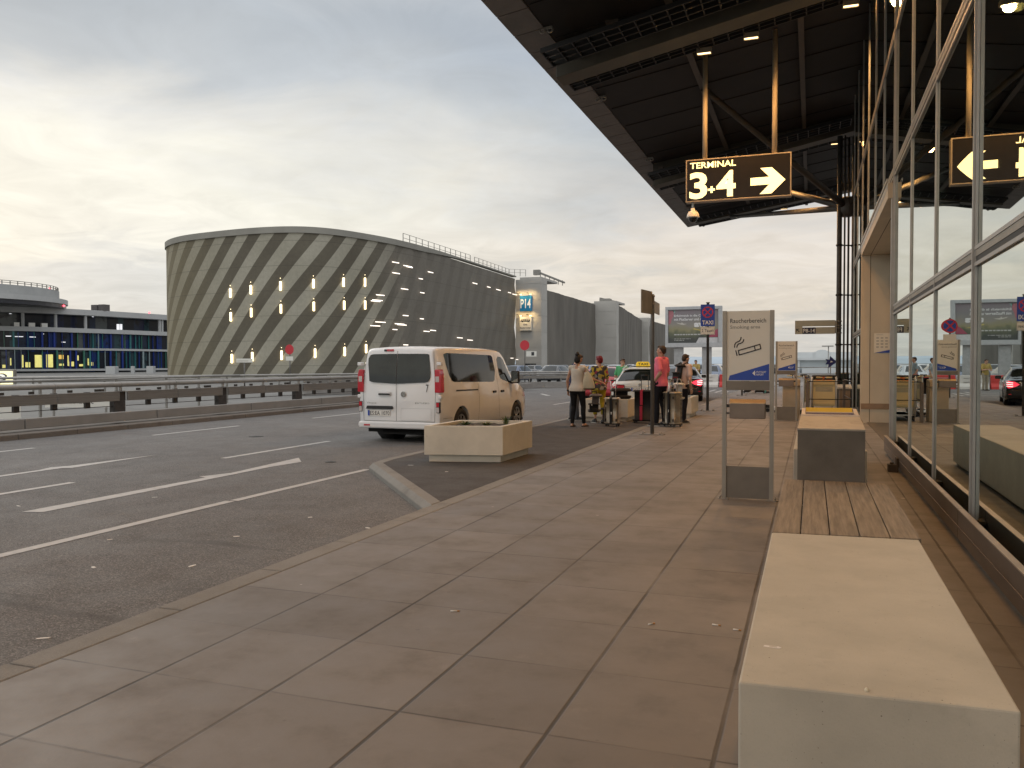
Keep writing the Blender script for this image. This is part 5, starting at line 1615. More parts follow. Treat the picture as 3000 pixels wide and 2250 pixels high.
# lit company sign at the left edge
q = thing('lit_company_sign', 'glowing yellow edged letter sign at the left edge before the offices', 'sign', (-55.6, 43.6, -5), radians(30))
mb = MB(); mb.box(-2.2, 1.55, 0.05, 0.55, 5.0, 6.12); mb.build('case', M_alu_d, q, bevel=0.03)
mb = MB(); mb.box(-2.15, 1.47, 0.0, 0.05, 5.05, 6.0); fc = mb.build('lit_face', pmat('lit_face', (0.9, 0.85, 0.5), 0.5, var=0, emis=(1.0, 0.9, 0.5), es=0.95), q)
mb = MB(); mb.prism([(-2.0, 5.1), (0.65, 5.1), (0.95, 5.3), (1.12, 5.5), (1.1, 5.72), (0.9, 5.84), (-2.0, 5.88)], (0, -0.004, 0), U, V, N, 0.002); mb.build('dark_field', pmat('lit_dark', (0.10, 0.095, 0.08), 0.5), fc)
mb = MB(); text_into(mb, 'SAP', (-1.35, -0.008, 5.08), U, V, 0.72, 2.35, 0.03); mb.build('lettering', pmat('lit_letter', (0.8, 0.8, 0.75), 0.5, var=0, emis=(1, 0.98, 0.85), es=0.5), fc)
mb = MB(); mb.box(-1.0, 0.9, 0.2, 0.4, 0, 5.0); mb.build('leg', M_alu_d, q)

# ------------------------------------------------------------------ pale airport hall far right
ah = thing('airport_hall', 'long pale airport hall with arched roof vents far behind the luggage trolleys', 'building', (12, 150, -3))
M_hall = pmat('hall_panel', (0.50, 0.52, 0.52), 0.6, var=0.06, scale=0.3)
M_halld = pmat('hall_grey', (0.33, 0.36, 0.37), 0.6, var=0.08, scale=0.3)
ah.location = (2, 150, -3)
mb = MB(); mb.box(-4.4, 30, 0, 30, 0, 5.0); mb.build('wall', M_halld, ah)
mb = MB(); mb.box(-4.9, 30, -0.6, 30, 5.0, 5.35); mb.build('roof_edge', M_hall, ah)
mb = MB(); mb.box(-4.4, 30, 4, 30, 5.35, 6.4); mb.build('upper_wall', M_hall, ah)
mb = MB(); mb.prism([(-3.5, 3.6), (30, 4.8), (30, 0), (-3.5, 0)], (0, -3, 0), U, V, (0, 1, 0), 2.9); mb.build('ramp_wall', M_hall, ah)
for x in (-0.3, 9.0):
    mb = MB(); prof = [(x - 1.1, 6.4)] + [(x - 1.1 + 2.2 * k / 10, 6.4 + 0.45 * sin(pi * k / 10) ** 0.5 if 0 < k < 10 else 6.4) for k in range(11)]
    mb.prism(prof[1:], (0, 5, 0), U, V, (0, 1, 0), 10); mb.prism([(x - 1.25, 5.4), (x - 1.1, 5.4), (x - 1.1, 6.5), (x - 1.25, 6.5)], (0, 3.8, 0), U, V, (0, 1, 0), 0.15); mb.prism([(x + 1.1, 5.4), (x + 1.25, 5.4), (x + 1.25, 6.5), (x + 1.1, 6.5)], (0, 3.8, 0), U, V, (0, 1, 0), 0.15)
    mb.build('roof_vent', M_hall, ah)
for x in (-4.2, 0.5, 5.2): 
    mb = MB(); mb.box(x, x + 0.3, -0.4, -0.1, 0, 5.0); mb.build('pillar', M_hall, ah)
q = thing('light_mast', 'thin flood light mast rising before the pale airport hall', 'light mast', (2.3, 130, -3))
mb = MB(); mb.tube([(0, 0, 0), (0, 0, 6.9)], 0.07, 8); mb.build('mast', M_steel, q)
mb = MB(); mb.box(-0.9, 0.7, -0.2, 0.2, 6.9, 7.05); mb.build('lamp_bar', M_steel, q)
q = thing('blue_arrow_sign', 'small dark blue arrow sign standing above the luggage trolleys', 'sign', (0.9, 45, -0.1))
mb = MB(); mb.tube([(0, 0.02, 0), (0, 0.02, 1.7)], 0.025, 8); mb.build('pole', M_steel, q)
mb = MB(); mb.prism([(-0.25, 1.52), (-0.08, 1.52), (-0.12, 1.33), (0.30, 1.64), (-0.02, 1.95), (-0.06, 1.76), (-0.25, 1.80), (-0.16, 1.66)], (0, 0, 0), U, V, N, 0.02); ao = mb.build('arrow_plate', pmat('navy_plate', (0.012, 0.014, 0.10), 0.45), q)
mb = MB(); mb.prism([(-0.02, 1.62), (0.12, 1.65), (0.02, 1.71)], (0, -0.021, 0), U, V, N, 0.002); mb.build('logo', M_ltr, ao)

# ------------------------------------------------------------------ luggage trolleys in their corral
M_tyel = pmat('trolley_panel', (0.50, 0.40, 0.20), 0.45, var=0.06, scale=3, dirt=0.12)
M_tgrey = pmat('trolley_print', (0.30, 0.27, 0.18), 0.5, var=0.1)
M_twhite = pmat('trolley_frame', (0.50, 0.49, 0.46), 0.4, metal=0.3, var=0.08)
M_rubber = pmat('rubber', (0.014, 0.014, 0.015), 0.75, var=0.2)
M_orange = pmat('trolley_orange', (0.50, 0.13, 0.03), 0.5, var=0.1)


def make_trolley(loc, rz, label):
    s = thing('luggage_trolley', label, 'luggage trolley', loc, rz, 'luggage trolleys parked beside the entrance')
    mb = MB(); mb.box(-0.27, 0.27, 0.0, 0.02, 0.36, 1.03); p_ = mb.build('panel', M_tyel, s, bevel=0.006)
    mb = MB(); mb.box(-0.21, 0.21, -0.004, -0.0005, 0.74, 0.86); mb.build('print', M_tgrey, p_)
    mb = MB(); mb.box(-0.255, 0.255, -0.02, -0.0005, 0.92, 1.0); mb.box(-0.265, 0.265, -0.016, -0.0005, 0.40, 0.45); mb.build('ledge', M_tyel, p_, bevel=0.004)
    mb = MB()
    for x in (-0.30, 0.30):
        mb.tube([(x, 0.85, 0.13), (x, 0.12, 0.13), (x, 0.01, 0.2), (x, 0.0, 1.06), (x * 0.95, 0.02, 1.12)], 0.021, 8)
    mb.tube([(-0.28, 0.85, 0.13), (0.28, 0.85, 0.13)], 0.018, 8); mb.tube([(-0.28, 0.4, 0.13), (0.28, 0.4, 0.13)], 0.018, 8)
    mb.tube([(-0.22, -0.02, 0.31), (-0.18, -0.03, 0.34), (0.18, -0.03, 0.34), (0.22, -0.02, 0.31)], 0.012, 8)
    mb.box(-0.26, 0.26, 0.12, 0.8, 0.135, 0.15)
    mb.build('frame', M_twhite, s)
    mb = MB()
    for a, b in ((-0.26, -0.05), (0.05, 0.27)): mb.box(a, b, 0.03, 0.22, 1.085, 1.12)
    mb.build('child_seat', M_tyel, s, bevel=0.01)
    mb = MB(); mb.box(-0.29, 0.29, 0.02, 0.05, 1.045, 1.075); mb.box(-0.29, -0.2, 0.01, 0.06, 1.09, 1.13); mb.box(0.2, 0.29, 0.01, 0.06, 1.09, 1.13); mb.tube([(-0.3, 0.1, 1.14), (0.3, 0.1, 1.14)], 0.016, 8); mb.build('handle_bar', M_rubber, s)
    mb = MB(); mb.box(-0.04, 0.0, 0.02, 0.06, 1.0, 1.12); mb.box(-0.2, -0.08, 0.015, 0.03, 1.03, 1.05); mb.box(0.06, 0.2, 0.015, 0.03, 1.03, 1.05); mb.build('coin_lock', M_orange, s)
    for x in (-0.27, 0.27):
        for y in (0.06, 0.78):
            w = MB(); w.lathe([(0.05, -0.02), (0.075, -0.014), (0.075, 0.014), (0.05, 0.02)], (x, y, 0.075), 'x', 14); w.build('wheel', M_rubber, s)
    return s


ordn = ['front', 'second', 'third', 'fourth', 'fifth']
tr0 = make_trolley((0.31, 23.2, 0), 0.0, 'yellow fronted luggage trolley, front one of the row beside the beige entrance jamb')
for k in range(1, 5):
    c = copy_tree(tr0); c.location = (0.31 + 0.01 * k, 23.2 + 0.34 * k, 0)
    c['label'] = 'luggage trolley nested %s from the front in the row beside the entrance jamb' % ordn[k]
c = copy_tree(tr0); c.location = (-0.12, 25.6, 0); c.rotation_euler = (0, 0, radians(75)); c['label'] = 'luggage trolley standing sideways left behind the trolley row'
c = copy_tree(tr0); c.location = (-0.45, 26.6, 0); c.rotation_euler = (0, 0, radians(82)); c['label'] = 'rearmost luggage trolley standing sideways behind the tall beige waste bin'
co_ = thing('trolley_corral', 'dark two bar barrier frame around the row of luggage trolleys', 'barrier rail', (-0.1, 22.9, 0))
M_corr = pmat('corral_post', (0.16, 0.125, 0.10), 0.5, metal=0.3, var=0.12)
mb = MB(); mb.box(-0.14, -0.055, 22.9, 23.0, 0, 1.0); mb.build('post', M_corr, co_, True, bevel=0.005)
mb = MB(); mb.box(-0.14, -0.055, 26.0, 26.1, 0, 1.0); mb.build('post', M_corr, co_, True, bevel=0.005)
mb = MB(); mb.box(0.86, 0.93, 26.0, 26.1, 0, 1.0); mb.build('post', M_corr, co_, True, bevel=0.005)
for z in (0.55, 1.01):
    mb = MB(); mb.tube([(-0.09, 26.05, z), (-0.10, 22.98, z), (-0.07, 22.93, z), (0.93, 22.93, z), (0.97, 23.0, z), (0.9, 26.05, z)], 0.012, 8); mb.build('bar', M_black, co_, True)
q = thing('dark_green_box', 'dark green cabinet standing between the steel tubes of the column', 'cabinet', (1.0, 30.6, 0))
mb = MB(); mb.box(-0.22, 0.2, -0.15, 0.2, 0.06, 1.12); mb.build('body', pmat('dark_green', (0.03, 0.05, 0.035), 0.6, var=0.1), q, bevel=0.01)
mb = MB(); mb.box(-0.2, 0.18, -0.13, 0.18, 0.0, 0.058); mb.build('plinth', M_black, q)
mb = MB(); mb.box(-0.24, 0.22, -0.17, 0.22, 1.122, 1.16); mb.build('cap', M_binb, q)
q = thing('small_waste_bin', 'low brown waste bin with slanted lid beside the steel tubes', 'waste bin', (0.92, 27.6, 0))
mb = MB(); mb.box(-0.12, 0.2, -0.2, 0.2, 0, 0.68); mb.build('body', pmat('bin_brown', (0.20, 0.14, 0.09), 0.5, var=0.1), q, bevel=0.008)
mb = MB(); mb.prism([(-0.25, 0.69), (0.22, 0.69), (0.22, 0.82), (-0.25, 0.74)], (-0.16, 0, 0), (0, 1, 0), (0, 0, 1), (1, 0, 0), 0.4); mb.build('lid', M_conc3, q)

# ------------------------------------------------------------------ small litter
M_butt = pmat('cigarette_paper', (0.66, 0.64, 0.60), 0.7, var=0.05)
M_filt = pmat('cigarette_filter', (0.42, 0.22, 0.08), 0.7, var=0.1)


def butt(x, y, z, rz, label, L=0.03):
    mb = MB(); mb.lathe([(0.0042, 0), (0.0042, L)], (0, 0, 0.0042), 'x', 8); mb.mi = 1; mb.lathe([(0.0044, L), (0.0044, L + 0.014)], (0, 0, 0.0042), 'x', 8)
    o_ = mb.build('cigarette_butt', [M_butt, M_filt]); o_.location = (x, y, z); o_.rotation_euler = (0, 0, rz)
    return tag(o_, label, 'cigarette butt', 'cigarette butts on the ground')


butt(-2.02, 4.52, 0.0, 0.3, 'single white cigarette butt lying out on the open slabs', 0.04)
butt(-0.52, 4.78, 0.0, -0.1, 'white cigarette butt on the slabs near the left edge of the bench block', 0.035)
butt(-0.40, 4.73, 0.0, -0.1, 'cigarette butt right at the foot of the bench block', 0.03)
butt(-0.86, 4.66, 0.0, 0.8, 'bent cigarette butt with dark tip lying farther left of the bench', 0.03)
butt(-0.33, 2.66, 0.0, 0.5, 'nearest cigarette butt in the joint beside the bench foot', 0.02)
lit = [(-5.3, 5.0, ZR), (-6.0, 5.85, ZR), (-5.0, 6.35, ZR), (-4.6, 5.3, ZR), (-4.9, 7.4, ZR), (-4.2, 3.6, ZR), (-8.4, 6.9, ZR), (-7.4, 7.9, ZR), (-4.05, 7.1, ZR), (-4.7, 10.4, 0.0), (-5.5, 10.9, 0.0)]
nm = ['on the asphalt below the edge line', 'beside the white edge line', 'in the road before the kerb corner', 'low in the road near the kerb', 'near the corner of the island kerb', 'close to the kerb in the near road', 'just past the arrow stem', 'between arrow and edge line', 'by the kerb below the island', 'on the dark island before the planter', 'on the dark island left of the planter']
for k, (p, n_) in enumerate(zip(lit, nm)):
    mb = MB(); a = rnd.uniform(0.02, 0.045); b_ = rnd.uniform(0.006, 0.015)
    mb.prism([(-a, -b_), (a * 0.7, -b_ * 1.2), (a, b_ * 0.3), (a * 0.2, b_), (-a * 0.8, b_ * 0.8)], (0, 0, 0), (1, 0, 0), (0, 1, 0), (0, 0.0, 1), 0.003)
    o_ = mb.build('paper_scrap', M_butt); o_.location = p; o_.rotation_euler = (0, 0, rnd.uniform(0, 3))
    tag(o_, 'tiny white paper scrap ' + n_, 'paper scrap', 'paper scraps on the road')

# ------------------------------------------------------------------ luggage
M_gold = pmat('suitcase_champagne', (0.33, 0.285, 0.215), 0.38, metal=0.25, var=0.06, scale=5, coat=0.2)
M_bblack = pmat('black_fabric', (0.010, 0.009, 0.009), 0.8, var=0.25, scale=30, bump=0.2, bscale=200)
M_strapred = pmat('strap_red', (0.48, 0.012, 0.045), 0.6, var=0.08)
M_chrome = pmat('chrome', (0.62, 0.60, 0.56), 0.22, metal=0.9, var=0.03)


def rbox_mesh(mb, c, sz, rad, n=4):
    """rounded box as lofted rounded rectangles"""
    x, y, z = c; a, b, h = sz[0] / 2, sz[1] / 2, sz[2] / 2

    def rr(z_, ins):
        pts = []
        A, B = a - ins, b - ins; R = min(rad, A, B)
        for qx, qy, s0 in ((1, 1, 0), (-1, 1, pi / 2), (-1, -1, pi), (1, -1, 3 * pi / 2)):
            for k in range(n + 1):
                t_ = s0 + pi / 2 * k / n
                pts.append((x + qx * (A - R) + R * cos(t_), y + qy * (B - R) + R * sin(t_), z_))
        return pts
    rs = []
    for k in range(n + 1):
        t_ = pi / 2 * k / n; rs.append(rr(z - h + rad * (1 - sin(t_)), rad * (1 - cos(t_))))
    for k in range(n, -1, -1):
        t_ = pi / 2 * k / n; rs.append(rr(z + h - rad * (1 - sin(t_)), rad * (1 - cos(t_))))
    mb.rings(rs, True, True, True, True)


def suitcase(loc, rz, w, d, h, label, mat, handle=0.0, strap=None, ribs=True, grip=M_black, tube_m=None):
    s = thing('suitcase', label, 'suitcase', loc, rz)
    z0 = 0.055
    mb = MB(); rbox_mesh(mb, (0, 0, z0 + (h - z0) / 2), (w, d, h - z0), 0.04)
    mb.build('shell', mat, s)
    if ribs:
        mb = MB()
        z = z0 + 0.06
        while z < h - 0.06:
            for sx in (-1, 1): mb.beam((sx * (w / 2 - 0.001), -d / 2 + 0.05, z), (sx * (w / 2 - 0.001), d / 2 - 0.05, z), 0.012, 0.013)
            z += 0.03
        mb.build('rib', mat, s)
        mb = MB(); mb.box(-0.03, 0.03, -d / 2 - 0.004, -d / 2 + 0.05, z0 + 0.0, h - 0.004); mb.box(-0.03, 0.03, -d / 2 + 0.03, d / 2 - 0.03, h - 0.004, h + 0.004); mb.build('belt', M_bblack, s)
        mb = MB()
        for x in (-w * 0.36, w * 0.36):
            for z in (z0 + 0.10, h - 0.14): mb.box(x - 0.014, x + 0.014, -d / 2 - 0.005, -d / 2 + 0.01, z - 0.03, z + 0.03)
        mb.build('buckle', M_bblack, s)
        mb = MB(); mb.box(0.0, 0.02, -d / 2 - 0.007, -d / 2 - 0.004, h * 0.42, h * 0.42 + 0.06); mb.build('tag', M_white, s)
    mb = MB(); mb.box(-w / 2 + 0.02, w / 2 - 0.02, -d / 2 + 0.02, d / 2 - 0.02, z0 - 0.012, z0 + 0.02); mb.build('base', M_black, s)
    for x in (-w / 2 + 0.05, w / 2 - 0.05):
        for y in (-d / 2 + 0.045, d / 2 - 0.045):
            m_ = MB(); m_.lathe([(0.018, -0.018), (0.026, -0.012), (0.026, 0.012), (0.018, 0.018)], (x, y, 0.026), 'x', 12); wh = m_.build('wheel', M_rubber, s)
            m_ = MB(); m_.lathe([(0.012, -0.02), (0.012, 0.02)], (x, y, 0.026), 'x', 8); m_.build('hub', M_chrome, wh)
    if handle:
        hd = MB()
        for x in (-w * 0.16, w * 0.16): hd.tube([(x, d / 2 - 0.06, h - 0.02), (x, d / 2 - 0.06, h + handle)], 0.009, 8)
        ho = hd.build('handle', tube_m or M_chrome, s)
        hd = MB(); hd.tube([(-w * 0.18, d / 2 - 0.06, h + handle), (w * 0.18, d / 2 - 0.06, h + handle)], 0.015, 8); hd.build('grip', grip, ho)
    if strap:
        mb = MB(); x = w * strap; mb.box(x - 0.032, x + 0.032, -d / 2 - 0.006, -d / 2 + 0.01, z0 + 0.02, h * 0.52); mb.box(x - 0.025, x + 0.039, -d / 2 - 0.006, -d / 2 + 0.01, h * 0.55, h); mb.box(x - 0.025, x + 0.039, -d / 2 - 0.006, d / 2, h, h + 0.006); mb.build('strap', M_strapred, s)
    return s


suitcase((-4.42, 19.28, 0), radians(-6), 0.36, 0.24, 0.68, 'smaller champagne hard suitcase with black belt, pulled by the woman in white', M_gold, 0.40, None)
suitcase((-3.06, 19.62, 0), radians(-33), 0.40, 0.30, 0.82, 'larger ribbed champagne suitcase with black belt, held by the man in pink', M_gold, 0.33, None, True, pmat('grip_red', (0.16, 0.01, 0.02), 0.5))
suitcase((-3.92, 21.15 - 0.55, 0), 0.0, 0.54, 0.30, 0.82, 'big black fabric suitcase with a red strap and raised handle', M_bblack, 0.36, -0.09, False, M_black, M_black)
suitcase((-2.98, 42.9, 0), radians(10), 0.45, 0.3, 0.72, 'black suitcase seen under the smoking sign, left of bare legs', M_bblack, 0, None, False)
suitcase((-2.42, 43.1, 0), radians(-4), 0.5, 0.3, 0.80, 'black suitcase seen under the smoking sign, between the two people', M_bblack, 0, None, False)


def soft_bag(name, label, cat, loc, rz, sz, rad, mat, extras=(), tilt=0.0):
    s = thing(name, label, cat, loc, rz)
    mb = MB(); rbox_mesh(mb, (0, 0, sz[2] / 2), sz, rad, 4)
    if tilt: mb.v = [(x + tilt * z, y, z) for x, y, z in mb.v]
    b_ = mb.build('bag_body', mat, s, sub=1)
    for nme, fn, mt in extras:
        m_ = MB(); fn(m_); m_.build(nme, mt, s)
    return s


M_bpgrey = pmat('backpack_grey', (0.115, 0.10, 0.095), 0.8, var=0.2, scale=20)
soft_bag('backpack', 'grey and black backpack hanging from the hand of the red haired woman', 'backpack', (-4.93, 19.55, 0.30), radians(10), (0.34, 0.20, 0.46), 0.09, M_bpgrey,
         (('pocket', lambda m_: rbox_mesh(m_, (0, -0.10, 0.12), (0.29, 0.09, 0.22), 0.035), M_bblack), ('handle', lambda m_: m_.tube([(-0.06, 0, 0.44), (-0.05, 0, 0.51), (0.05, 0, 0.51), (0.06, 0, 0.44)], 0.012, 8), M_bblack),
          ('label_patch', lambda m_: m_.box(-0.06, -0.035, -0.15, -0.146, 0.17, 0.21), M_white)), 0.1)
soft_bag('shoulder_bag', 'black bag standing on the ground below the grey backpack', 'bag', (-4.72, 20.1, 0.0), 0.2, (0.38, 0.24, 0.40), 0.06, M_bblack, (('handle', lambda m_: m_.tube([(-0.1, 0, 0.38), (-0.08, 0, 0.50), (0.08, 0, 0.50), (0.1, 0, 0.38)], 0.012, 8), M_bblack),))
soft_bag('travel_bag', 'black soft travel bag lying on the planter before the taxi tail lamp', 'bag', (-4.62, 21.08, 0.56), 0.25, (0.58, 0.30, 0.30), 0.11, M_bblack, (('handle', lambda m_: m_.tube([(-0.12, 0, 0.27), (-0.08, -0.02, 0.37), (0.08, -0.02, 0.37), (0.12, 0, 0.27)], 0.012, 8), M_bblack),))
M_tote = pmat('tote_canvas', (0.46, 0.385, 0.26), 0.85, var=0.1, scale=8, bump=0.3, bscale=30)
tb_ = thing('tote_bag', 'beige canvas tote bag hanging from the shoulder of the woman in white', 'tote bag', (-4.86, 18.62, 0.88), radians(-8))
mb = MB()
rs = []
for z, w_, d_ in ((0.0, 0.12, 0.045), (0.03, 0.145, 0.07), (0.12, 0.15, 0.08), (0.26, 0.12, 0.055), (0.36, 0.075, 0.03), (0.42, 0.045, 0.02)):
    rs.append([(w_ * cos(a * pi / 8) * (1 + 0.08 * sin(3 * a)) + (0.42 - z) * 0.12, d_ * sin(a * pi / 8), z) for a in range(16)])
mb.rings(rs, True, True, True, True); mb.build('bag_body', M_tote, tb_, sub=1)
mb = MB(); mb.tube([(0.0, 0.02, 0.40), (-0.05, 0.06, 0.52), (-0.06, 0.2, 0.53)], 0.014, 6); mb.tube([(0.03, 0.0, 0.40), (-0.02, 0.03, 0.50), (-0.04, 0.14, 0.545)], 0.014, 6); mb.build('strap', M_tote, tb_)
mb = MB(); mb.rings([[(x * 1.03 + 0.002, y * 1.06, z) for x, y, z in r_] for r_ in rs[:2]], True, False, True, True); mb.build('base_trim', pmat('tote_leather', (0.09, 0.06, 0.03), 0.6), tb_)
M_plas = pmat('white_plastic_bag', (0.50, 0.50, 0.46), 0.4, var=0.3, scale=9, bump=0.6, bscale=18)
soft_bag('plastic_bag', 'crumpled white plastic bag carried by the man with the black backpack', 'plastic bag', (-3.02, 20.35, 0.60), -0.3, (0.30, 0.16, 0.42), 0.07, M_plas, (('handle', lambda m_: m_.tube([(-0.08, 0, 0.39), (-0.03, 0.0, 0.50), (0.03, 0, 0.50), (0.08, 0, 0.39)], 0.01, 6), M_plas), ('green_print', lambda m_: m_.ell((0.05, -0.085, 0.1), (0.07, 0.01, 0.05)), M_leaf[1])))
soft_bag('shopping_bag', 'turquoise shopping bag under the smoking sign beside the right person', 'shopping bag', (-2.08, 43.0, 0.0), 0.2, (0.30, 0.14, 0.55), 0.04, pmat('turquoise', (0.12, 0.38, 0.33), 0.6, var=0.15))

# ------------------------------------------------------------------ vehicles
def paint_mat(name, col, rough=0.28, coat=0.7, metal=0.0):
    return pmat(name, col, rough, metal, 0.03, 2.0, coat=coat)


M_pwhite = paint_mat('van_white', (0.72, 0.72, 0.715))
M_twhite2 = paint_mat('taxi_cream', (0.62, 0.61, 0.56))
M_pblack = paint_mat('car_black', (0.008, 0.008, 0.009), 0.2)
M_pred = paint_mat('car_red', (0.42, 0.03, 0.04))
M_vglass = pmat('vehicle_glass', (0.012, 0.016, 0.015), 0.05, 0, 0.5, 2.5, spec=0.38)
M_gap = pmat('panel_gap', (0.03, 0.028, 0.026), 0.8, var=0)
M_trim = pmat('black_trim', (0.018, 0.018, 0.018), 0.55, var=0.1)
M_tl = pmat('tail_red', (0.34, 0.012, 0.02), 0.15, var=0.1, scale=12, coat=0.6, emis=(0.7, 0.02, 0.04), es=0.10)
M_tlw = pmat('tail_clear', (0.52, 0.47, 0.45), 0.15, var=0.1, coat=0.6)
M_tlit = pmat('tail_lit', (0.6, 0.02, 0.03), 0.2, var=0, emis=(1.0, 0.06, 0.10), es=1.2)
M_tlit2 = pmat('tail_lit_core', (1, 0.7, 0.7), 0.2, var=0, emis=(1.0, 0.62, 0.6), es=3.0)
M_tyre = pmat('tyre', (0.014, 0.013, 0.013), 0.8, var=0.2)
M_rim = pmat('alloy', (0.42, 0.41, 0.40), 0.3, metal=0.8, var=0.05)
M_under = pmat('underbody', (0.006, 0.006, 0.006), 0.9, var=0.1)


class Loft:
    def __init__(s, st, belt, lean=None, crown=0.035):
        s.st = st; s.belt = belt; s.cr = crown; s.lean = lean or (lambda z: 0.0)

    def at(s, y):
        st = s.st
        if y <= st[0][0]: return st[0]
        for a, b in zip(st, st[1:]):
            if a[0] <= y <= b[0]:
                t = (y - a[0]) / (b[0] - a[0]); return tuple(p + (q - p) * t for p, q in zip(a, b))
        return st[-1]

    def half(s, S):
        y, w, zb, zt, xr, rc = S
        cr = min(s.cr, (zt - zb) * 0.1)
        ze = zt - cr - rc * 0.6
        bl = min(s.belt, ze - 0.02)
        L = lambda t: (w * 0.975 + (xr - w * 0.975) * t, bl + (ze - bl) * t)
        return [(0, zb), (w * 0.6, zb), (w * 0.93, zb), (w * 0.985, zb + 0.07), (w, zb + 0.45 * (bl - zb)), (w * 0.997, zb + 0.75 * (bl - zb)),
                (w * 0.975, bl), L(0.33), L(0.66), (xr, ze), (xr - rc * 0.30, zt - cr - rc * 0.12), (xr - rc, zt - cr * 0.85), (xr * 0.45, zt - cr * 0.2), (0, zt)]

    def mesh(s):
        mb = MB(); rs = []
        for S in s.st:
            h = s.half(S)
            ring = [(x, S[0] + s.lean(z), z) for x, z in h] + [(-x, S[0] + s.lean(z), z) for x, z in h[-2:0:-1]]
            rs.append(ring)
        mb.rings(rs, True, True, True, True)
        return mb

    def xside(s, y, z):
        h = s.half(s.at(y))
        for (x0, z0), (x1, z1) in zip(h[2:10], h[3:11]):
            if z0 <= z <= z1 and z1 > z0: return x0 + (x1 - x0) * (z - z0) / (z1 - z0)
        return h[9][0] if z > h[9][1] else h[3][0]

    def ztop(s, x, y):
        S = s.at(y); return S[3] - s.cr * min(1, abs(x) / max(S[4], 0.01)) ** 2


def col_panel(poly, fn, cols=14, rows=5):
    """fills a polygon (u,v) with a grid mapped by fn(u,v)"""
    us = [p[0] for p in poly]; u0, u1 = min(us), max(us)
    grid = []
    for i in range(cols + 1):
        u = u0 + (u1 - u0) * (0.002 + 0.996 * i / cols); vs = []
        for a, b in zip(poly, poly[1:] + poly[:1]):
            if (a[0] - u) * (b[0] - u) <= 0 and a[0] != b[0]:
                vs.append(a[1] + (b[1] - a[1]) * (u - a[0]) / (b[0] - a[0]))
        if len(vs) < 2: continue
        lo, hi = min(vs), max(vs)
        grid.append([fn(u, lo + (hi - lo) * j / rows) for j in range(rows + 1)])
    vs = [p for r in grid for p in r]; fs = []
    n = rows + 1
    for i in range(len(grid) - 1):
        for j in range(rows): fs.append((i * n + j, (i + 1) * n + j, (i + 1) * n + j + 1, i * n + j + 1))
    return vs, fs


def side_panel(L, poly, name, mat, parent, side=1, off=0.004, cols=14, rows=5):
    mb = MB(); vs, fs = col_panel(poly, lambda u, v: (side * (L.xside(u, v) + off), u + L.lean(v), v), cols, rows)
    mb.add(vs, fs, True); return mb.build(name, mat, parent)


def top_panel(L, poly, name, mat, parent, off=0.005):
    mb = MB(); vs, fs = col_panel(poly, lambda u, v: (u, v, L.ztop(u, v) + off), 14, 6)
    mb.add(vs, fs, True); return mb.build(name, mat, parent)


def side_line(L, pts, name, parent, side=1, w=0.008, mat=None):
    mb = MB()
    for (y0, z0), (y1, z1) in zip(pts, pts[1:]):
        n = 8
        for k in range(n):
            a = k / n; b = (k + 1) / n
            p = (y0 + (y1 - y0) * a, z0 + (z1 - z0) * a); q = (y0 + (y1 - y0) * b, z0 + (z1 - z0) * b)
            d = Vector((q[0] - p[0], q[1] - p[1])).normalized() * w / 2; nn = (-d.y, d.x)
            P_ = lambda y, z: (side * (L.xside(y, z) + 0.0025), y, z)
            mb.add([P_(p[0] - nn[0], p[1] - nn[1]), P_(q[0] - nn[0], q[1] - nn[1]), P_(q[0] + nn[0], q[1] + nn[1]), P_(p[0] + nn[0], p[1] + nn[1])], [(0, 1, 2, 3)], False)
    return mb.build(name, mat or M_gap, parent)


def wheel(parent, x, y, R, side, rimR=None, spokes=7, width=0.20):
    rimR = rimR or R * 0.66
    mb = MB(); h = width / 2
    mb.lathe([(rimR, -h), (R * 0.93, -h), (R, -h * 0.7), (R, h * 0.7), (R * 0.93, h), (rimR, h), (rimR * 0.98, h * 0.5), (rimR * 0.98, -h * 0.5)], (x, y, R), 'x', 28)
    w = mb.build('wheel', M_tyre, parent)
    mb = MB(); xo = x + side * h * 0.82
    n = 24
    for k in range(n):
        a0, a1 = 2 * pi * k / n, 2 * pi * (k + 1) / n
        for r0, r1, o0, o1 in ((rimR * 0.98, rimR * 0.86, 0.012, 0.0),):
            mb.add([(xo + side * o0, y + r0 * sin(a0), R + r0 * cos(a0)), (xo + side * o0, y + r0 * sin(a1), R + r0 * cos(a1)), (xo + side * o1, y + r1 * sin(a1), R + r1 * cos(a1)), (xo + side * o1, y + r1 * sin(a0), R + r1 * cos(a0))], [(0, 1, 2, 3)], True)
    for k in range(spokes):
        a = 2 * pi * k / spokes
        for da in (-0.13, 0.13):
            p0 = Vector((xo - side * 0.012, y + rimR * 0.16 * sin(a), R + rimR * 0.16 * cos(a))); p1 = Vector((xo, y + rimR * 0.9 * sin(a + da), R + rimR * 0.9 * cos(a + da)))
            mb.beam(p0, p1, 0.028, 0.016, (1, 0, 0))
    mb.lathe([(rimR * 0.2, -0.02), (rimR * 0.2, 0.004), (rimR * 0.1, 0.01)], (xo, y, R), 'x', 12)
    mb.build('rim', M_rim, w)
    mb = MB(); mb.lathe([(rimR * 0.97, -0.01), (rimR * 0.97, 0.0)], (x + side * h * 0.3, y, R), 'x', 20); mb.build('brake_disc', M_under, w)


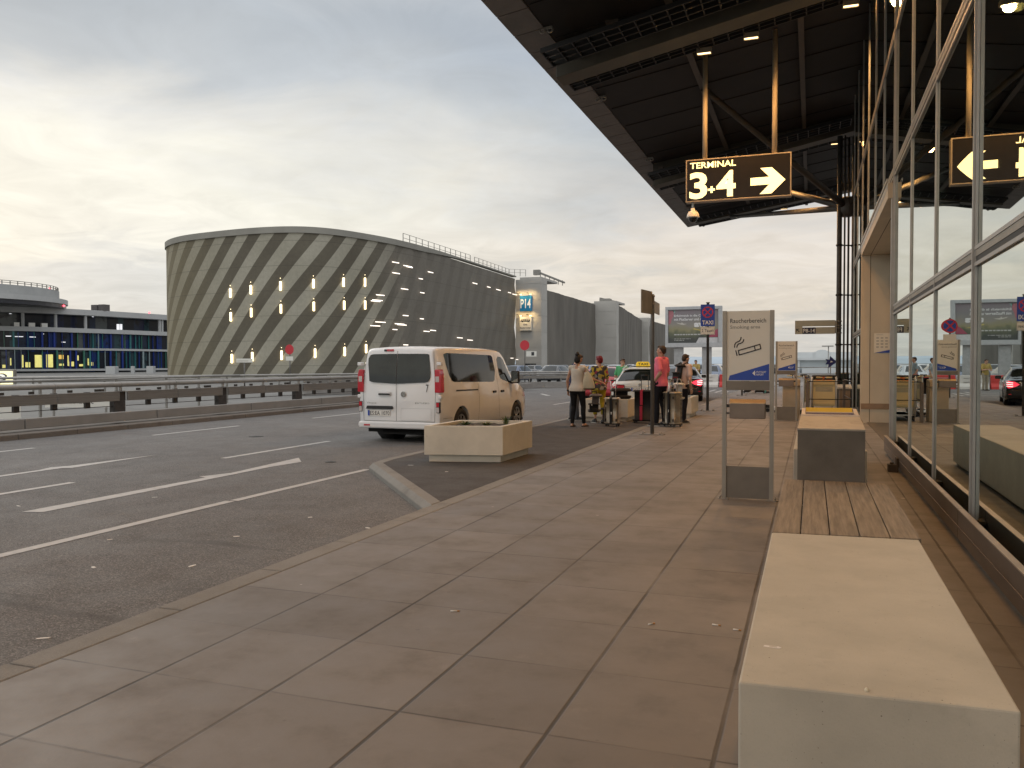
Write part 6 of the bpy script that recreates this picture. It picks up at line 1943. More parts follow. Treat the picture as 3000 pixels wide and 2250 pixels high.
def make_body(L, name, mat, parent, wheels, R):
    """wheels: list of y positions; cuts wheel arches"""
    mb = L.mesh(); o = mb.build(name, mat, parent)
    c = MB()
    for y in wheels:
        for s in (-1, 1):
            c.lathe([(R + 0.055, 0.52 * s), (R + 0.055, 1.3 * s)], (0, y, R), 'x', 32)
    co = c.build('cutter', M_under, None)
    co.matrix_world = parent.matrix_basis.copy() if False else Matrix()
    o.parent = None
    md = o.modifiers.new('arches', 'BOOLEAN'); md.operation = 'DIFFERENCE'; md.object = co; md.solver = 'EXACT'
    dg = bpy.context.evaluated_depsgraph_get()
    me = bpy.data.meshes.new_from_object(o.evaluated_get(dg))
    o.modifiers.clear(); old = o.data; o.data = me; me.name = name
    bpy.data.meshes.remove(old); cm = co.data; bpy.data.objects.remove(co); bpy.data.meshes.remove(cm)
    o.parent = parent
    me.set_sharp_from_angle(angle=radians(38))
    w = MB()
    for y in wheels:
        for s in (-1, 1): w.lathe([(R + 0.052, 0.525 * s), (R + 0.052, 0.86 * s), (R + 0.045, 0.86 * s), (R + 0.045, 0.53 * s)], (0, y, R), 'x', 28)
    w.build('wheel_well', M_under, parent)
    return o


# ---------------- white van
van = thing('white_van', 'white passenger van with glazed rear doors stopped beside the nearest planter', 'van', (-7.83, 14.99, ZR), -0.043)
lean = lambda z: 0.085 * max(0.0, (z - 1.1) / 0.85) ** 1.4 if z > 1.1 else 0.0
VL = Loft([(0.0, 0.875, 0.40, 1.87, 0.715, 0.07), (0.03, 0.925, 0.36, 1.915, 0.765, 0.08), (0.11, 0.95, 0.33, 1.945, 0.80, 0.09), (0.5, 0.955, 0.30, 1.962, 0.815, 0.10), (1.4, 0.957, 0.28, 1.97, 0.82, 0.10), (2.5, 0.957, 0.28, 1.965, 0.82, 0.10),
           (3.0, 0.955, 0.28, 1.945, 0.81, 0.10), (3.3, 0.953, 0.28, 1.905, 0.795, 0.09), (3.55, 0.95, 0.28, 1.79, 0.78, 0.07), (3.9, 0.947, 0.28, 1.50, 0.775, 0.05), (4.15, 0.943, 0.28, 1.27, 0.80, 0.05), (4.3, 0.935, 0.27, 1.17, 0.83, 0.06),
           (4.55, 0.915, 0.26, 1.09, 0.80, 0.09), (4.75, 0.875, 0.25, 1.00, 0.74, 0.10), (4.88, 0.80, 0.25, 0.87, 0.66, 0.10), (4.96, 0.70, 0.28, 0.74, 0.56, 0.08), (4.995, 0.58, 0.34, 0.64, 0.46, 0.05)], 1.12, lean)
make_body(VL, 'body', M_pwhite, van, (0.968, 4.066), 0.335)
for y in (0.968, 4.066):
    for s in (-1, 1): wheel(van, s * 0.845, y, 0.335, s, 0.225)
mb = MB(); mb.box(-0.80, 0.80, 0.15, 4.8, 0.20, 0.34); mb.box(-0.45, 0.45, 0.15, 0.5, 0.16, 0.36); mb.build('underbody', M_under, van)
sw = [(0.31, 1.785), (0.34, 1.66), (0.45, 1.40), (0.56, 1.255), (0.66, 1.225), (2.68, 1.19), (2.79, 1.25), (2.825, 1.45), (2.77, 1.74), (2.64, 1.79), (0.40, 1.815)]
fw = [(2.99, 1.70), (3.02, 1.45), (3.09, 1.26), (3.20, 1.235), (3.72, 1.13), (3.90, 1.13), (3.74, 1.40), (3.46, 1.69), (3.30, 1.755), (3.08, 1.765)]
for s in (1, -1):
    g = side_panel(VL, sw, 'side_window', M_vglass, van, s, 0.004, 30)
    side_line(VL, [(1.58, 1.80), (1.61, 1.21)], 'window_divider', g, s, 0.022, M_trim)
    g = side_panel(VL, fw, 'front_window', M_vglass, van, s, 0.004, 24)
    side_line(VL, [(3.44, 1.69), (3.53, 1.17)], 'window_divider', g, s, 0.03, M_trim)
    side_line(VL, [(1.82, 1.19), (1.84, 0.7), (1.80, 0.33)], 'door_seam', van, s)
    side_line(VL, [(2.93, 1.86), (2.90, 1.2), (2.92, 0.75), (2.98, 0.33)], 'door_seam', van, s)
    side_line(VL, [(3.98, 1.1), (4.02, 0.85)], 'door_seam', van, s, 0.006)
    side_line(VL, [(0.72, 1.045), (1.80, 1.035)], 'sliding_rail', van, s, 0.03, M_trim)
    side_line(VL, [(0.12, 0.50), (0.5, 0.50)], 'bumper_seam', van, s, 0.006)
    for y, z in ((2.66, 0.965), (3.12, 0.965)):
        mb = MB(); x = s * (VL.xside(y, z) + 0.012); mb.cbox((x, y, z), (0.035, 0.17, 0.05)); mb.build('door_handle', M_trim, van, bevel=0.012)
    mb = MB(); x = VL.xside(3.75, 1.2)
    mb.cbox((s * (x + 0.14), 3.72, 1.28), (0.20, 0.10, 0.30)); mb.cbox((s * (x + 0.03), 3.74, 1.16), (0.12, 0.07, 0.08)); mo = mb.build('mirror', M_trim, van, bevel=0.03)
    mb = MB(); mb.box(*(sorted((s * (x + 0.06), s * (x + 0.22)))), 3.662, 3.667, 1.16, 1.40); mb.build('mirror_glass', pmat('mirror_glass', (0.35, 0.36, 0.36), 0.05, metal=0.9, var=0), mo)
    side_panel(VL, [(4.45, 0.80), (4.80, 0.78), (4.72, 0.98), (4.46, 1.02)], 'headlight', M_tlw, van, s, 0.004)
    mb = MB()
    mb.prism([(0.82, 1.485), (0.93, 1.485), (0.955, 1.40), (0.962, 1.02), (0.82, 1.02)], (0, -0.012, 0), (s, 0, 0), (0, 0, 1), (0, 1, 0), 0.17); tlo = mb.build('tail_lamp', M_tl, van, bevel=0.02)
    mb = MB(); mb.box(*sorted((s * 0.845, s * 0.925)), -0.018, -0.011, 1.235, 1.345); mb.build('reverse_lens', M_tlw, tlo)
    mb = MB(); mb.box(*sorted((s * 0.85, s * 0.93)), -0.008, 0.06, 0.62, 0.835); tlo = mb.build('lower_lamp', M_trim, van, bevel=0.008)
    mb = MB(); mb.box(*sorted((s * 0.857, s * 0.92)), -0.013, -0.0085, 0.74, 0.825); mb.build('red_lens', M_tl, tlo)
    mb = MB(); mb.box(*sorted((s * 0.857, s * 0.92)), -0.013, -0.0085, 0.63, 0.73); mb.build('clear_lens', M_tlw, tlo)
    mb = MB(); mb.box(*sorted((s * 0.66, s * 0.80)), -0.027, -0.018, 0.335, 0.365); mb.build('reflector', M_tl, van)
    mb = MB(); mb.box(*sorted((s * 0.86, s * 0.965)), 0.0, 0.09, 1.56, 1.63); mb.box(*sorted((s * 0.875, s * 0.968)), 0.0, 0.09, 0.90, 0.97); mb.build('hinge', M_pwhite, van, bevel=0.012)
mb = MB()
vs, fs = col_panel([(-0.80, 1.10), (-0.74, 1.72), (-0.60, 1.84), (0.60, 1.84), (0.74, 1.72), (0.80, 1.10)], lambda x, z: (x, VL.lean(z), z)); 
wsp = [(-0.76, 4.05), (-0.70, 3.42), (0.70, 3.42), (0.76, 4.05)]
top_panel(VL, [(-0.70, 4.22), (-0.66, 3.42), (0.66, 3.42), (0.70, 4.22)], 'windscreen', M_vglass, van)
yr = lambda x, z, o=0.004: VL.lean(z) - o


def rear(poly, name, mat, par, off=0.004, cols=16, rows=6):
    mb = MB(); vs, fs = col_panel(poly, lambda x, z: (x, yr(x, z, off), z), cols, rows); mb.add(vs, fs, True); return mb.build(name, mat, par)


rear([(-0.725, 1.70), (-0.72, 1.31), (-0.68, 1.245), (-0.62, 1.225), (-0.058, 1.195), (-0.058, 1.80), (-0.62, 1.795), (-0.69, 1.775)], 'rear_window', M_vglass, van)
rear([(-0.044, 1.195), (0.62, 1.225), (0.68, 1.245), (0.72, 1.31), (0.715, 1.70), (0.69, 1.775), (0.62, 1.795), (-0.044, 1.80)], 'rear_window', M_vglass, van)
# door seams at the back
mb = MB()
for a, b in (((-0.05, 0.44), (-0.05, 1.86)), ((-0.80, 0.44), (0.82, 0.44)), ((-0.81, 0.44), (-0.83, 1.1)), ((-0.83, 1.1), (-0.76, 1.84)), ((0.82, 0.44), (0.84, 1.1)), ((0.84, 1.1), (0.77, 1.84))):
    n_ = 6
    for k in range(n_):
        p = [a[i] + (b[i] - a[i]) * k / n_ for i in (0, 1)]; q = [a[i] + (b[i] - a[i]) * (k + 1) / n_ for i in (0, 1)]
        d = Vector((q[0] - p[0], q[1] - p[1])).normalized() * 0.004
        mb.add([(p[0] - d.y, yr(0, p[1], 0.002), p[1] + d.x), (q[0] - d.y, yr(0, q[1], 0.002), q[1] + d.x), (q[0] + d.y, yr(0, q[1], 0.002), q[1] - d.x), (p[0] + d.y, yr(0, p[1], 0.002), p[1] - d.x)], [(0, 1, 2, 3)], False)
mb.build('rear_door_seam', M_gap, van)
mb = MB(); mb.prism([(-0.93, 0.425), (0.93, 0.425), (0.955, 0.36), (0.93, 0.285), (-0.93, 0.285), (-0.955, 0.36)], (0, -0.018, 0), (1, 0, 0), (0, 0, 1), (0, 1, 0), 0.22); mb.build('rear_bumper', M_pwhite, van, bevel=0.035, seg=3)
mb = MB(); mb.box(-0.46, -0.18, -0.022, -0.002, 0.945, 1.035); ho = mb.build('handle_recess', M_pwhite, van, bevel=0.018)
mb = MB(); mb.box(-0.45, -0.185, -0.04, -0.0225, 0.965, 1.0); mb.build('door_handle', M_trim, ho, bevel=0.008)
mb = MB(); mb.lathe([(0.055, -0.012), (0.06, -0.007), (0.055, -0.002), (0.05, -0.007), (0.055, -0.012)], (0.115, 0, 0.985), 'y', 20)
mb.prism([(0.055, 0.985), (0.155, 0.995), (0.085, 0.977), (0.175, 0.982), (0.075, 0.972)], (0, -0.003, 0), (1, 0, 0), (0, 0, 1), (0, -1, 0), 0.004); mb.build('emblem', M_chrome, van)
mb = MB(); text_into(mb, '7', (0.625, -0.003, 1.03), U, V, 0.155, 0.055, 0.0); mb.build('number_lettering', M_blk, van)
mb = MB(); text_into(mb, 'Vivaro', (-0.745, -0.003, 0.79), U, V, 0.035, 0.23, 0.01); text_into(mb, 'BITURBO', (0.42, -0.003, 0.795), U, V, 0.032, 0.28, 0.01); mb.box(0.385, 0.41, -0.004, -0.001, 0.795, 0.827); mb.build('badge_lettering', M_chrome, van)
mb = MB(); mb.prism([(-0.75, 0.68), (-0.14, 0.68), (-0.115, 0.705), (-0.14, 0.745), (-0.72, 0.745)], (0, -0.035, 0), U, V, (0, 1, 0), 0.034); mb.build('plate_light_bar', M_trim, van, bevel=0.006)
mb = MB(); mb.box(-0.71, -0.185, -0.014, -0.002, 0.54, 0.655); po_ = mb.build('number_plate', M_white, van, bevel=0.003)
mb = MB(); mb.box(-0.71, -0.665, -0.0165, -0.0145, 0.542, 0.653); mb.build('blue_strip', M_sb, po_)
mb = MB(); text_into(mb, 'ES:EA 1070', (-0.655, -0.0165, 0.557), U, V, 0.08, 0.455, 0.006); mb.build('lettering', M_blk, po_)
mb = MB(); mb.box(-0.30, -0.145, yr(0, 1.87, 0.02) - 0.0, yr(0, 1.87) + 0.02, 1.85, 1.895); bo_ = mb.build('high_brake_lamp', M_tl, van, bevel=0.008)
mb = MB(); mb.box(-0.36, -0.302, yr(0, 1.87, 0.02), yr(0, 1.87) + 0.02, 1.852, 1.892); mb.build('rear_camera', M_trim, bo_, bevel=0.006)
mb = MB(); mb.box(0.06, 0.74, -0.0045, -0.002, 0.46, 0.468); mb.box(0.06, 0.74, -0.0045, -0.002, 0.70, 0.706); mb.box(0.055, 0.061, -0.0045, -0.002, 0.46, 0.70); mb.box(0.74, 0.746, -0.0045, -0.002, 0.46, 0.70); mb.build('pressed_edge_shade', pmat('van_white_shade', (0.55, 0.55, 0.55), 0.4, var=0), van)  # darker van white puts the shade of the pressed edges into colour


# ---------------- cars
EST = [(0.0, 0.76, 0.40, 0.93, 0.68, 0.05), (0.04, 0.84, 0.32, 1.0, 0.74, 0.06), (0.14, 0.89, 0.26, 1.05, 0.77, 0.07), (0.45, 0.915, 0.22, 1.26, 0.66, 0.06), (0.74, 0.92, 0.2, 1.42, 0.60, 0.07), (0.95, 0.922, 0.2, 1.455, 0.60, 0.08), (1.5, 0.925, 0.2, 1.48, 0.61, 0.08), (2.4, 0.925, 0.2, 1.485, 0.62, 0.08),
       (2.95, 0.92, 0.2, 1.43, 0.62, 0.07), (3.4, 0.915, 0.2, 1.19, 0.64, 0.05), (3.72, 0.91, 0.2, 1.0, 0.72, 0.06), (3.9, 0.90, 0.2, 0.955, 0.76, 0.08), (4.4, 0.87, 0.21, 0.87, 0.72, 0.09), (4.72, 0.80, 0.24, 0.75, 0.66, 0.09), (4.86, 0.68, 0.30, 0.63, 0.55, 0.06), (4.9, 0.58, 0.36, 0.56, 0.46, 0.04)]
SED = [(0.0, 0.78, 0.36, 0.90, 0.70, 0.05), (0.05, 0.87, 0.28, 0.975, 0.78, 0.06), (0.16, 0.91, 0.24, 1.0, 0.80, 0.07), (0.7, 0.935, 0.2, 1.035, 0.80, 0.08), (0.95, 0.94, 0.2, 1.06, 0.76, 0.07), (1.2, 0.942, 0.2, 1.20, 0.70, 0.06), (1.55, 0.945, 0.2, 1.39, 0.64, 0.07), (2.0, 0.947, 0.2, 1.475, 0.62, 0.08), (2.9, 0.947, 0.2, 1.47, 0.63, 0.08),
       (3.4, 0.945, 0.2, 1.34, 0.63, 0.06), (3.8, 0.94, 0.2, 1.10, 0.68, 0.05), (4.05, 0.93, 0.2, 1.0, 0.76, 0.08), (4.7, 0.89, 0.21, 0.90, 0.74, 0.09), (5.05, 0.80, 0.25, 0.76, 0.66, 0.09), (5.18, 0.68, 0.30, 0.64, 0.55, 0.06), (5.22, 0.58, 0.36, 0.57, 0.46, 0.04)]


def plate_on(s, x0, z0, text, y=-0.012):
    mb = MB(); mb.box(x0 - 0.26, x0 + 0.26, y - 0.01, y + 0.02, z0, z0 + 0.11); p_ = mb.build('number_plate', M_white, s, bevel=0.003)
    mb = MB(); mb.box(x0 - 0.26, x0 - 0.216, y - 0.0125, y - 0.0105, z0 + 0.003, z0 + 0.107); mb.build('blue_strip', M_sb, p_)
    mb = MB(); text_into(mb, text, (x0 - 0.20, y - 0.0125, z0 + 0.017), U, V, 0.075, 0.44, 0.006); mb.build('lettering', M_blk, p_)


def make_car(name, label, loc, rz, ST, belt, paint, kind, plate=None, lit=False, cat='car', group=None, s_=1.0):
    s = thing(name, label, cat, loc, rz, group, s_)
    L = Loft(ST, belt); n = ST[-1][0]
    ya, yb = 0.95 * n / 4.9, 3.82 * n / 4.9
    R = 0.325
    make_body(L, 'body', paint, s, (ya, yb), R)
    for y in (ya, yb):
        for d in (-1, 1): wheel(s, d * 0.80, y, R, d, 0.22)
    mb = MB(); mb.box(-0.78, 0.78, 0.2, n - 0.3, 0.16, 0.28); mb.build('underbody', M_under, s)
    est = kind == 'estate'
    if est:
        top_panel(L, [(-0.70, 0.16), (-0.52, 0.70), (0.52, 0.70), (0.70, 0.16)], 'rear_window', M_vglass, s)
        sw_ = [(0.42, 1.06), (0.60, 1.25), (0.80, 1.36), (1.5, 1.385), (2.4, 1.385), (2.9, 1.32), (3.32, 1.10), (3.45, 0.985), (0.6, 0.985)]
        top_panel(L, [(-0.60, 3.66), (-0.52, 3.02), (0.52, 3.02), (0.60, 3.66)], 'windscreen', M_vglass, s)
    else:
        top_panel(L, [(-0.66, 1.02), (-0.53, 1.52), (0.53, 1.52), (0.66, 1.02)], 'rear_window', M_vglass, s)
        sw_ = [(0.95, 1.0), (1.35, 1.22), (1.75, 1.36), (2.3, 1.385), (2.9, 1.37), (3.3, 1.27), (3.75, 1.03), (3.8, 0.985), (1.0, 0.985)]
        top_panel(L, [(-0.62, 3.74), (-0.54, 3.0), (0.54, 3.0), (0.62, 3.74)], 'windscreen', M_vglass, s)
    for d in (1, -1):
        g = side_panel(L, sw_, 'side_window', M_vglass, s, d, 0.004, 26)
        side_line(L, [(2.25, 1.40), (2.2, 0.99)], 'window_divider', g, d, 0.05, M_trim)
        side_line(L, [(2.22, 0.97), (2.2, 0.3)], 'door_seam', s, d); side_line(L, [(1.25, 0.95), (1.3, 0.5)], 'door_seam', s, d); side_line(L, [(3.3, 0.95), (3.32, 0.3)], 'door_seam', s, d)
        for y in (1.5, 2.4):
            mb = MB(); mb.cbox((d * (L.xside(y, 0.84) + 0.012), y, 0.84), (0.03, 0.2, 0.035)); mb.build('door_handle', M_chrome if not est else paint, s, bevel=0.01)
        mb = MB(); mb.cbox((d * (L.xside(3.3, 0.97) + 0.10), 3.28, 1.02), (0.20, 0.09, 0.14)); mb.build('mirror', paint, s, bevel=0.03)
        # tail lamps wrap the corner
        if est:
            lp = [(0.46, 0.93), (0.80, 0.955), (0.895, 0.93), (0.90, 0.80), (0.80, 0.72), (0.52, 0.745)]
        else:
            lp = [(0.42, 0.80), (0.60, 0.90), (0.86, 0.935), (0.915, 0.90), (0.92, 0.74), (0.80, 0.65), (0.55, 0.72)]
        mb = MB()

        def ycorner(x, z):
            best = 0.0
            for k in range(60):
                y = 0.4 * k / 60
                if L.xside(y, min(z, L.half(L.at(y))[8][1])) >= x: return y
            return 0.4
        vs, fs = col_panel(lp, lambda u, v: (d * u, ycorner(u, v) - 0.008, v), 12, 4)
        mb.add(vs, fs, True); to = mb.build('tail_lamp', M_tlit if lit else M_tl, s)
        if lit:
            mb = MB()
            for z in (0.72, 0.79, 0.86):
                p_ = [(d * u, ycorner(u, z) - 0.014, z + (u - 0.7) * 0.12) for u in (0.66, 0.74, 0.82, 0.87)]
                mb.tube(p_, 0.010, 6)
            mb.build('light_bar', M_tlit2, to)
        mb = MB(); mb.box(*sorted((d * 0.55, d * 0.8)), -0.012, 0.03, 0.42, 0.45); mb.build('reflector', M_tl, s)
        side_panel(L, [(n - 0.62, 0.62), (n - 0.22, 0.58), (n - 0.30, 0.74), (n - 0.6, 0.80)], 'headlight', M_tlw, s, d)
    mb = MB(); mb.box(-0.72, 0.72, -0.03, 0.12, 0.36, 0.60); mb.build('rear_bumper', paint, s, bevel=0.04, seg=3)
    mb = MB(); mb.box(-0.45, 0.45, -0.016, 0.02, 0.86, 0.885); mb.build('chrome_strip', M_chrome, s)
    mb = MB(); mb.lathe([(0.04, -0.015), (0.045, -0.01), (0.04, -0.004), (0.036, -0.01), (0.04, -0.015)], (0, 0.005, 0.935), 'y', 16)
    for a in (pi / 2, pi / 2 + 2 * pi / 3, pi / 2 + 4 * pi / 3): mb.beam((0, -0.005, 0.935), (0.04 * cos(a), -0.005, 0.935 + 0.04 * sin(a)), 0.006, 0.006, (0, 1, 0))
    mb.build('emblem', M_chrome, s)
    if plate: plate_on(s, *plate)
    return s, L


taxi, TL = make_car('taxi', 'cream white estate taxi with yellow roof sign behind the planter and suitcases', (-5.03, 25.7, ZR), radians(8), EST, 0.95, M_twhite2, 'estate', (0.0, 0.735, 'S:GT 3131'), False, 'taxi')
M_taxiy = pmat('taxi_yellow', (0.72, 0.50, 0.03), 0.35, var=0.05, emis=(0.9, 0.62, 0.02), es=0.25)
rs_ = MB(); rs_.prism([(-0.24, 0.0), (0.24, 0.0), (0.225, 0.09), (0.19, 0.155), (-0.19, 0.155), (-0.225, 0.09)], (0, 1.95, 1.50), U, V, (0, 1, 0), 0.13); so_ = rs_.build('roof_sign', M_taxiy, taxi, bevel=0.02)
mb = MB(); text_into(mb, 'TAXI', (-0.165, 1.947, 1.535), U, V, 0.085, 0.33, 0.03); mb.build('lettering', M_blk, so_)
mb = MB(); mb.box(-0.3, 0.3, 1.96, 2.07, 1.475, 1.503); mb.build('sign_foot', M_trim, so_)
for d in (-1, 1):
    mb = MB(); mb.tube([(d * 0.56, 0.85, 1.42), (d * 0.555, 1.0, 1.47), (d * 0.56, 2.2, 1.505), (d * 0.57, 2.7, 1.47)], 0.016, 8); mb.build('roof_rail', M_chrome, taxi)
mb = MB(); mb.tube([(-0.45, 0.16, 1.075), (0.1, 0.2, 1.10)], 0.012, 6); mb.tube([(0.1, 0.2, 1.1), (0.0, 0.14, 1.06)], 0.014, 6); mb.build('wiper', M_trim, taxi)
mb = MB(); mb.beam((-0.60, 0.70, 1.425), (0.60, 0.70, 1.425), 0.12, 0.03); mb.build('roof_spoiler', M_twhite2, taxi, bevel=0.01)

sedan, SL = make_car('black_sedan', 'black saloon car with glowing red tail lamps at the kerb beyond the taxi stand sign', (-5.12, 35.0, ZR), radians(8), SED, 0.94, M_pblack, 'sedan', (0.12, 0.745, 'S:UV 4906'), True)
mb = MB(); mb.ell((0, 1.95, 1.49), (0.035, 0.09, 0.045)); mb.build('roof_antenna', M_pblack, sedan)
mb = MB(); mb.lathe([(0.02, -0.014), (0.02, 0.0)], (0.45, 0.0, 0.55), 'y', 8); mb.build('parking_sensor', M_chrome, sedan)
redc, RL = make_car('red_car', 'red hatchback with dark rear window half hidden behind the red haired woman', (-8.25, 33.6, ZR), 0.0, [(a * 0.84, b * 0.95, c, d_ * 0.985, e, f) for a, b, c, d_, e, f in EST], 0.93, M_pred, 'estate', (0.0, 0.735, 'S:LK 772'))

# cars parked far behind the barriers: one mesh each, copied
far_cols = [paint_mat('far_silver', (0.42, 0.43, 0.43)), paint_mat('far_dark', (0.03, 0.032, 0.036)), M_pwhite, paint_mat('far_blue', (0.04, 0.07, 0.14)), paint_mat('far_grey', (0.15, 0.15, 0.15))]
names_ = ['silver', 'dark', 'white', 'blue', 'grey']


def far_car(i, x, y, rz, label):  # small: one mesh each
    L = Loft(EST, 0.95); mb = L.mesh()
    mb.mi = 1
    for d in (1, -1):
        vs, fs = col_panel([(0.42, 1.06), (0.80, 1.36), (2.4, 1.385), (2.9, 1.32), (3.45, 0.985), (0.6, 0.985)], lambda u, v: (d * (L.xside(u, v) + 0.006), u, v), 10, 3); mb.add(vs, fs, True)
    for pl_ in ([(-0.70, 0.16), (-0.52, 0.70), (0.52, 0.70), (0.70, 0.16)], [(-0.62, 3.74), (-0.54, 3.0), (0.54, 3.0), (0.62, 3.74)]):
        vs, fs = col_panel(pl_, lambda u, v: (u, v, L.ztop(u, v) + 0.006), 8, 3); mb.add(vs, fs, True)
    mb.mi = 2
    for yy in (0.95, 3.82):
        for d in (1, -1): mb.lathe([(0.2, -0.1), (0.32, -0.09), (0.32, 0.09), (0.2, 0.1)], (d * 0.85, yy, 0.32), 'x', 12)
    o_ = mb.build('parked_car', [far_cols[i], M_vglass, M_tyre]); o_.location = (x, y, -0.13); o_.rotation_euler = (0, 0, rz)
    return tag(o_, label, 'car', 'cars parked far behind the road barriers')


protos = [far_car(k, 0, 0, 0, '%s car in the rows of parked cars far behind the road barriers' % names_[k]) for k in range(5)]
used = set(); r3 = random.Random(4)
for row, y in enumerate((70.0, 84.0, 100.0, 120.0, 146.0)):
    for j in range(8):
        i = (j * 3 + row * 2 + r3.randint(0, 1)) % 5
        o_ = protos[i] if i not in used else protos[i].copy()
        if i in used: COL.objects.link(o_)
        used.add(i)
        xr_ = -3.4 - y * 0.012
        o_.location = (xr_ - 2.55 * j * (1 + y * 0.004) - r3.uniform(0, 0.5), y + r3.uniform(-0.4, 0.4), -0.13); o_.rotation_euler = (0, 0, r3.choice([0, pi]) + r3.uniform(-0.03, 0.03))

# ------------------------------------------------------------------ people
def remeshed(mb, name, mat, parent, voxel=0.009, smooth=4, fac=0.5):
    o = mb.build(name, mat, None, recalc=True)
    m = o.modifiers.new('r', 'REMESH'); m.mode = 'VOXEL'; m.voxel_size = voxel; m.use_smooth_shade = True
    if smooth:
        m = o.modifiers.new('s', 'SMOOTH'); m.factor = fac; m.iterations = smooth
    dg = bpy.context.evaluated_depsgraph_get()
    me = bpy.data.meshes.new_from_object(o.evaluated_get(dg)); me.name = name
    o.modifiers.clear(); old = o.data; o.data = me; bpy.data.meshes.remove(old)
    me.materials.clear(); me.materials.append(mat)
    me.polygons.foreach_set('use_smooth', [True] * len(me.polygons))
    me.polygons.foreach_set('material_index', [0] * len(me.polygons))
    o.parent = parent
    return o


def cap(mb, a, ra, b, rb, n=10):
    a, b = Vector(a), Vector(b); d = (b - a)
    if d.length < 1e-5: return
    d.normalize(); pts, rs = [], []
    for t in (1.0, 0.8, 0.45): pts.append(a - d * ra * t); rs.append(ra * max(0.12, math.sqrt(1 - t * t)))
    pts.append(a); rs.append(ra); pts.append((a + b) / 2); rs.append((ra + rb) / 2); pts.append(b); rs.append(rb)
    for t in (0.45, 0.8, 1.0): pts.append(b + d * rb * t); rs.append(rb * max(0.12, math.sqrt(1 - t * t)))
    mb.tube(pts, rs, n)


def skin_mat(name, col):
    return pmat(name, col, 0.55, var=0.10, scale=14, spec=0.4)


SKIN = [skin_mat('skin_tan', (0.40, 0.225, 0.15)), skin_mat('skin_light', (0.50, 0.30, 0.215)), skin_mat('skin_brown', (0.32, 0.17, 0.105))]
M_eye = pmat('eye_dark', (0.02, 0.015, 0.012), 0.2, var=0)


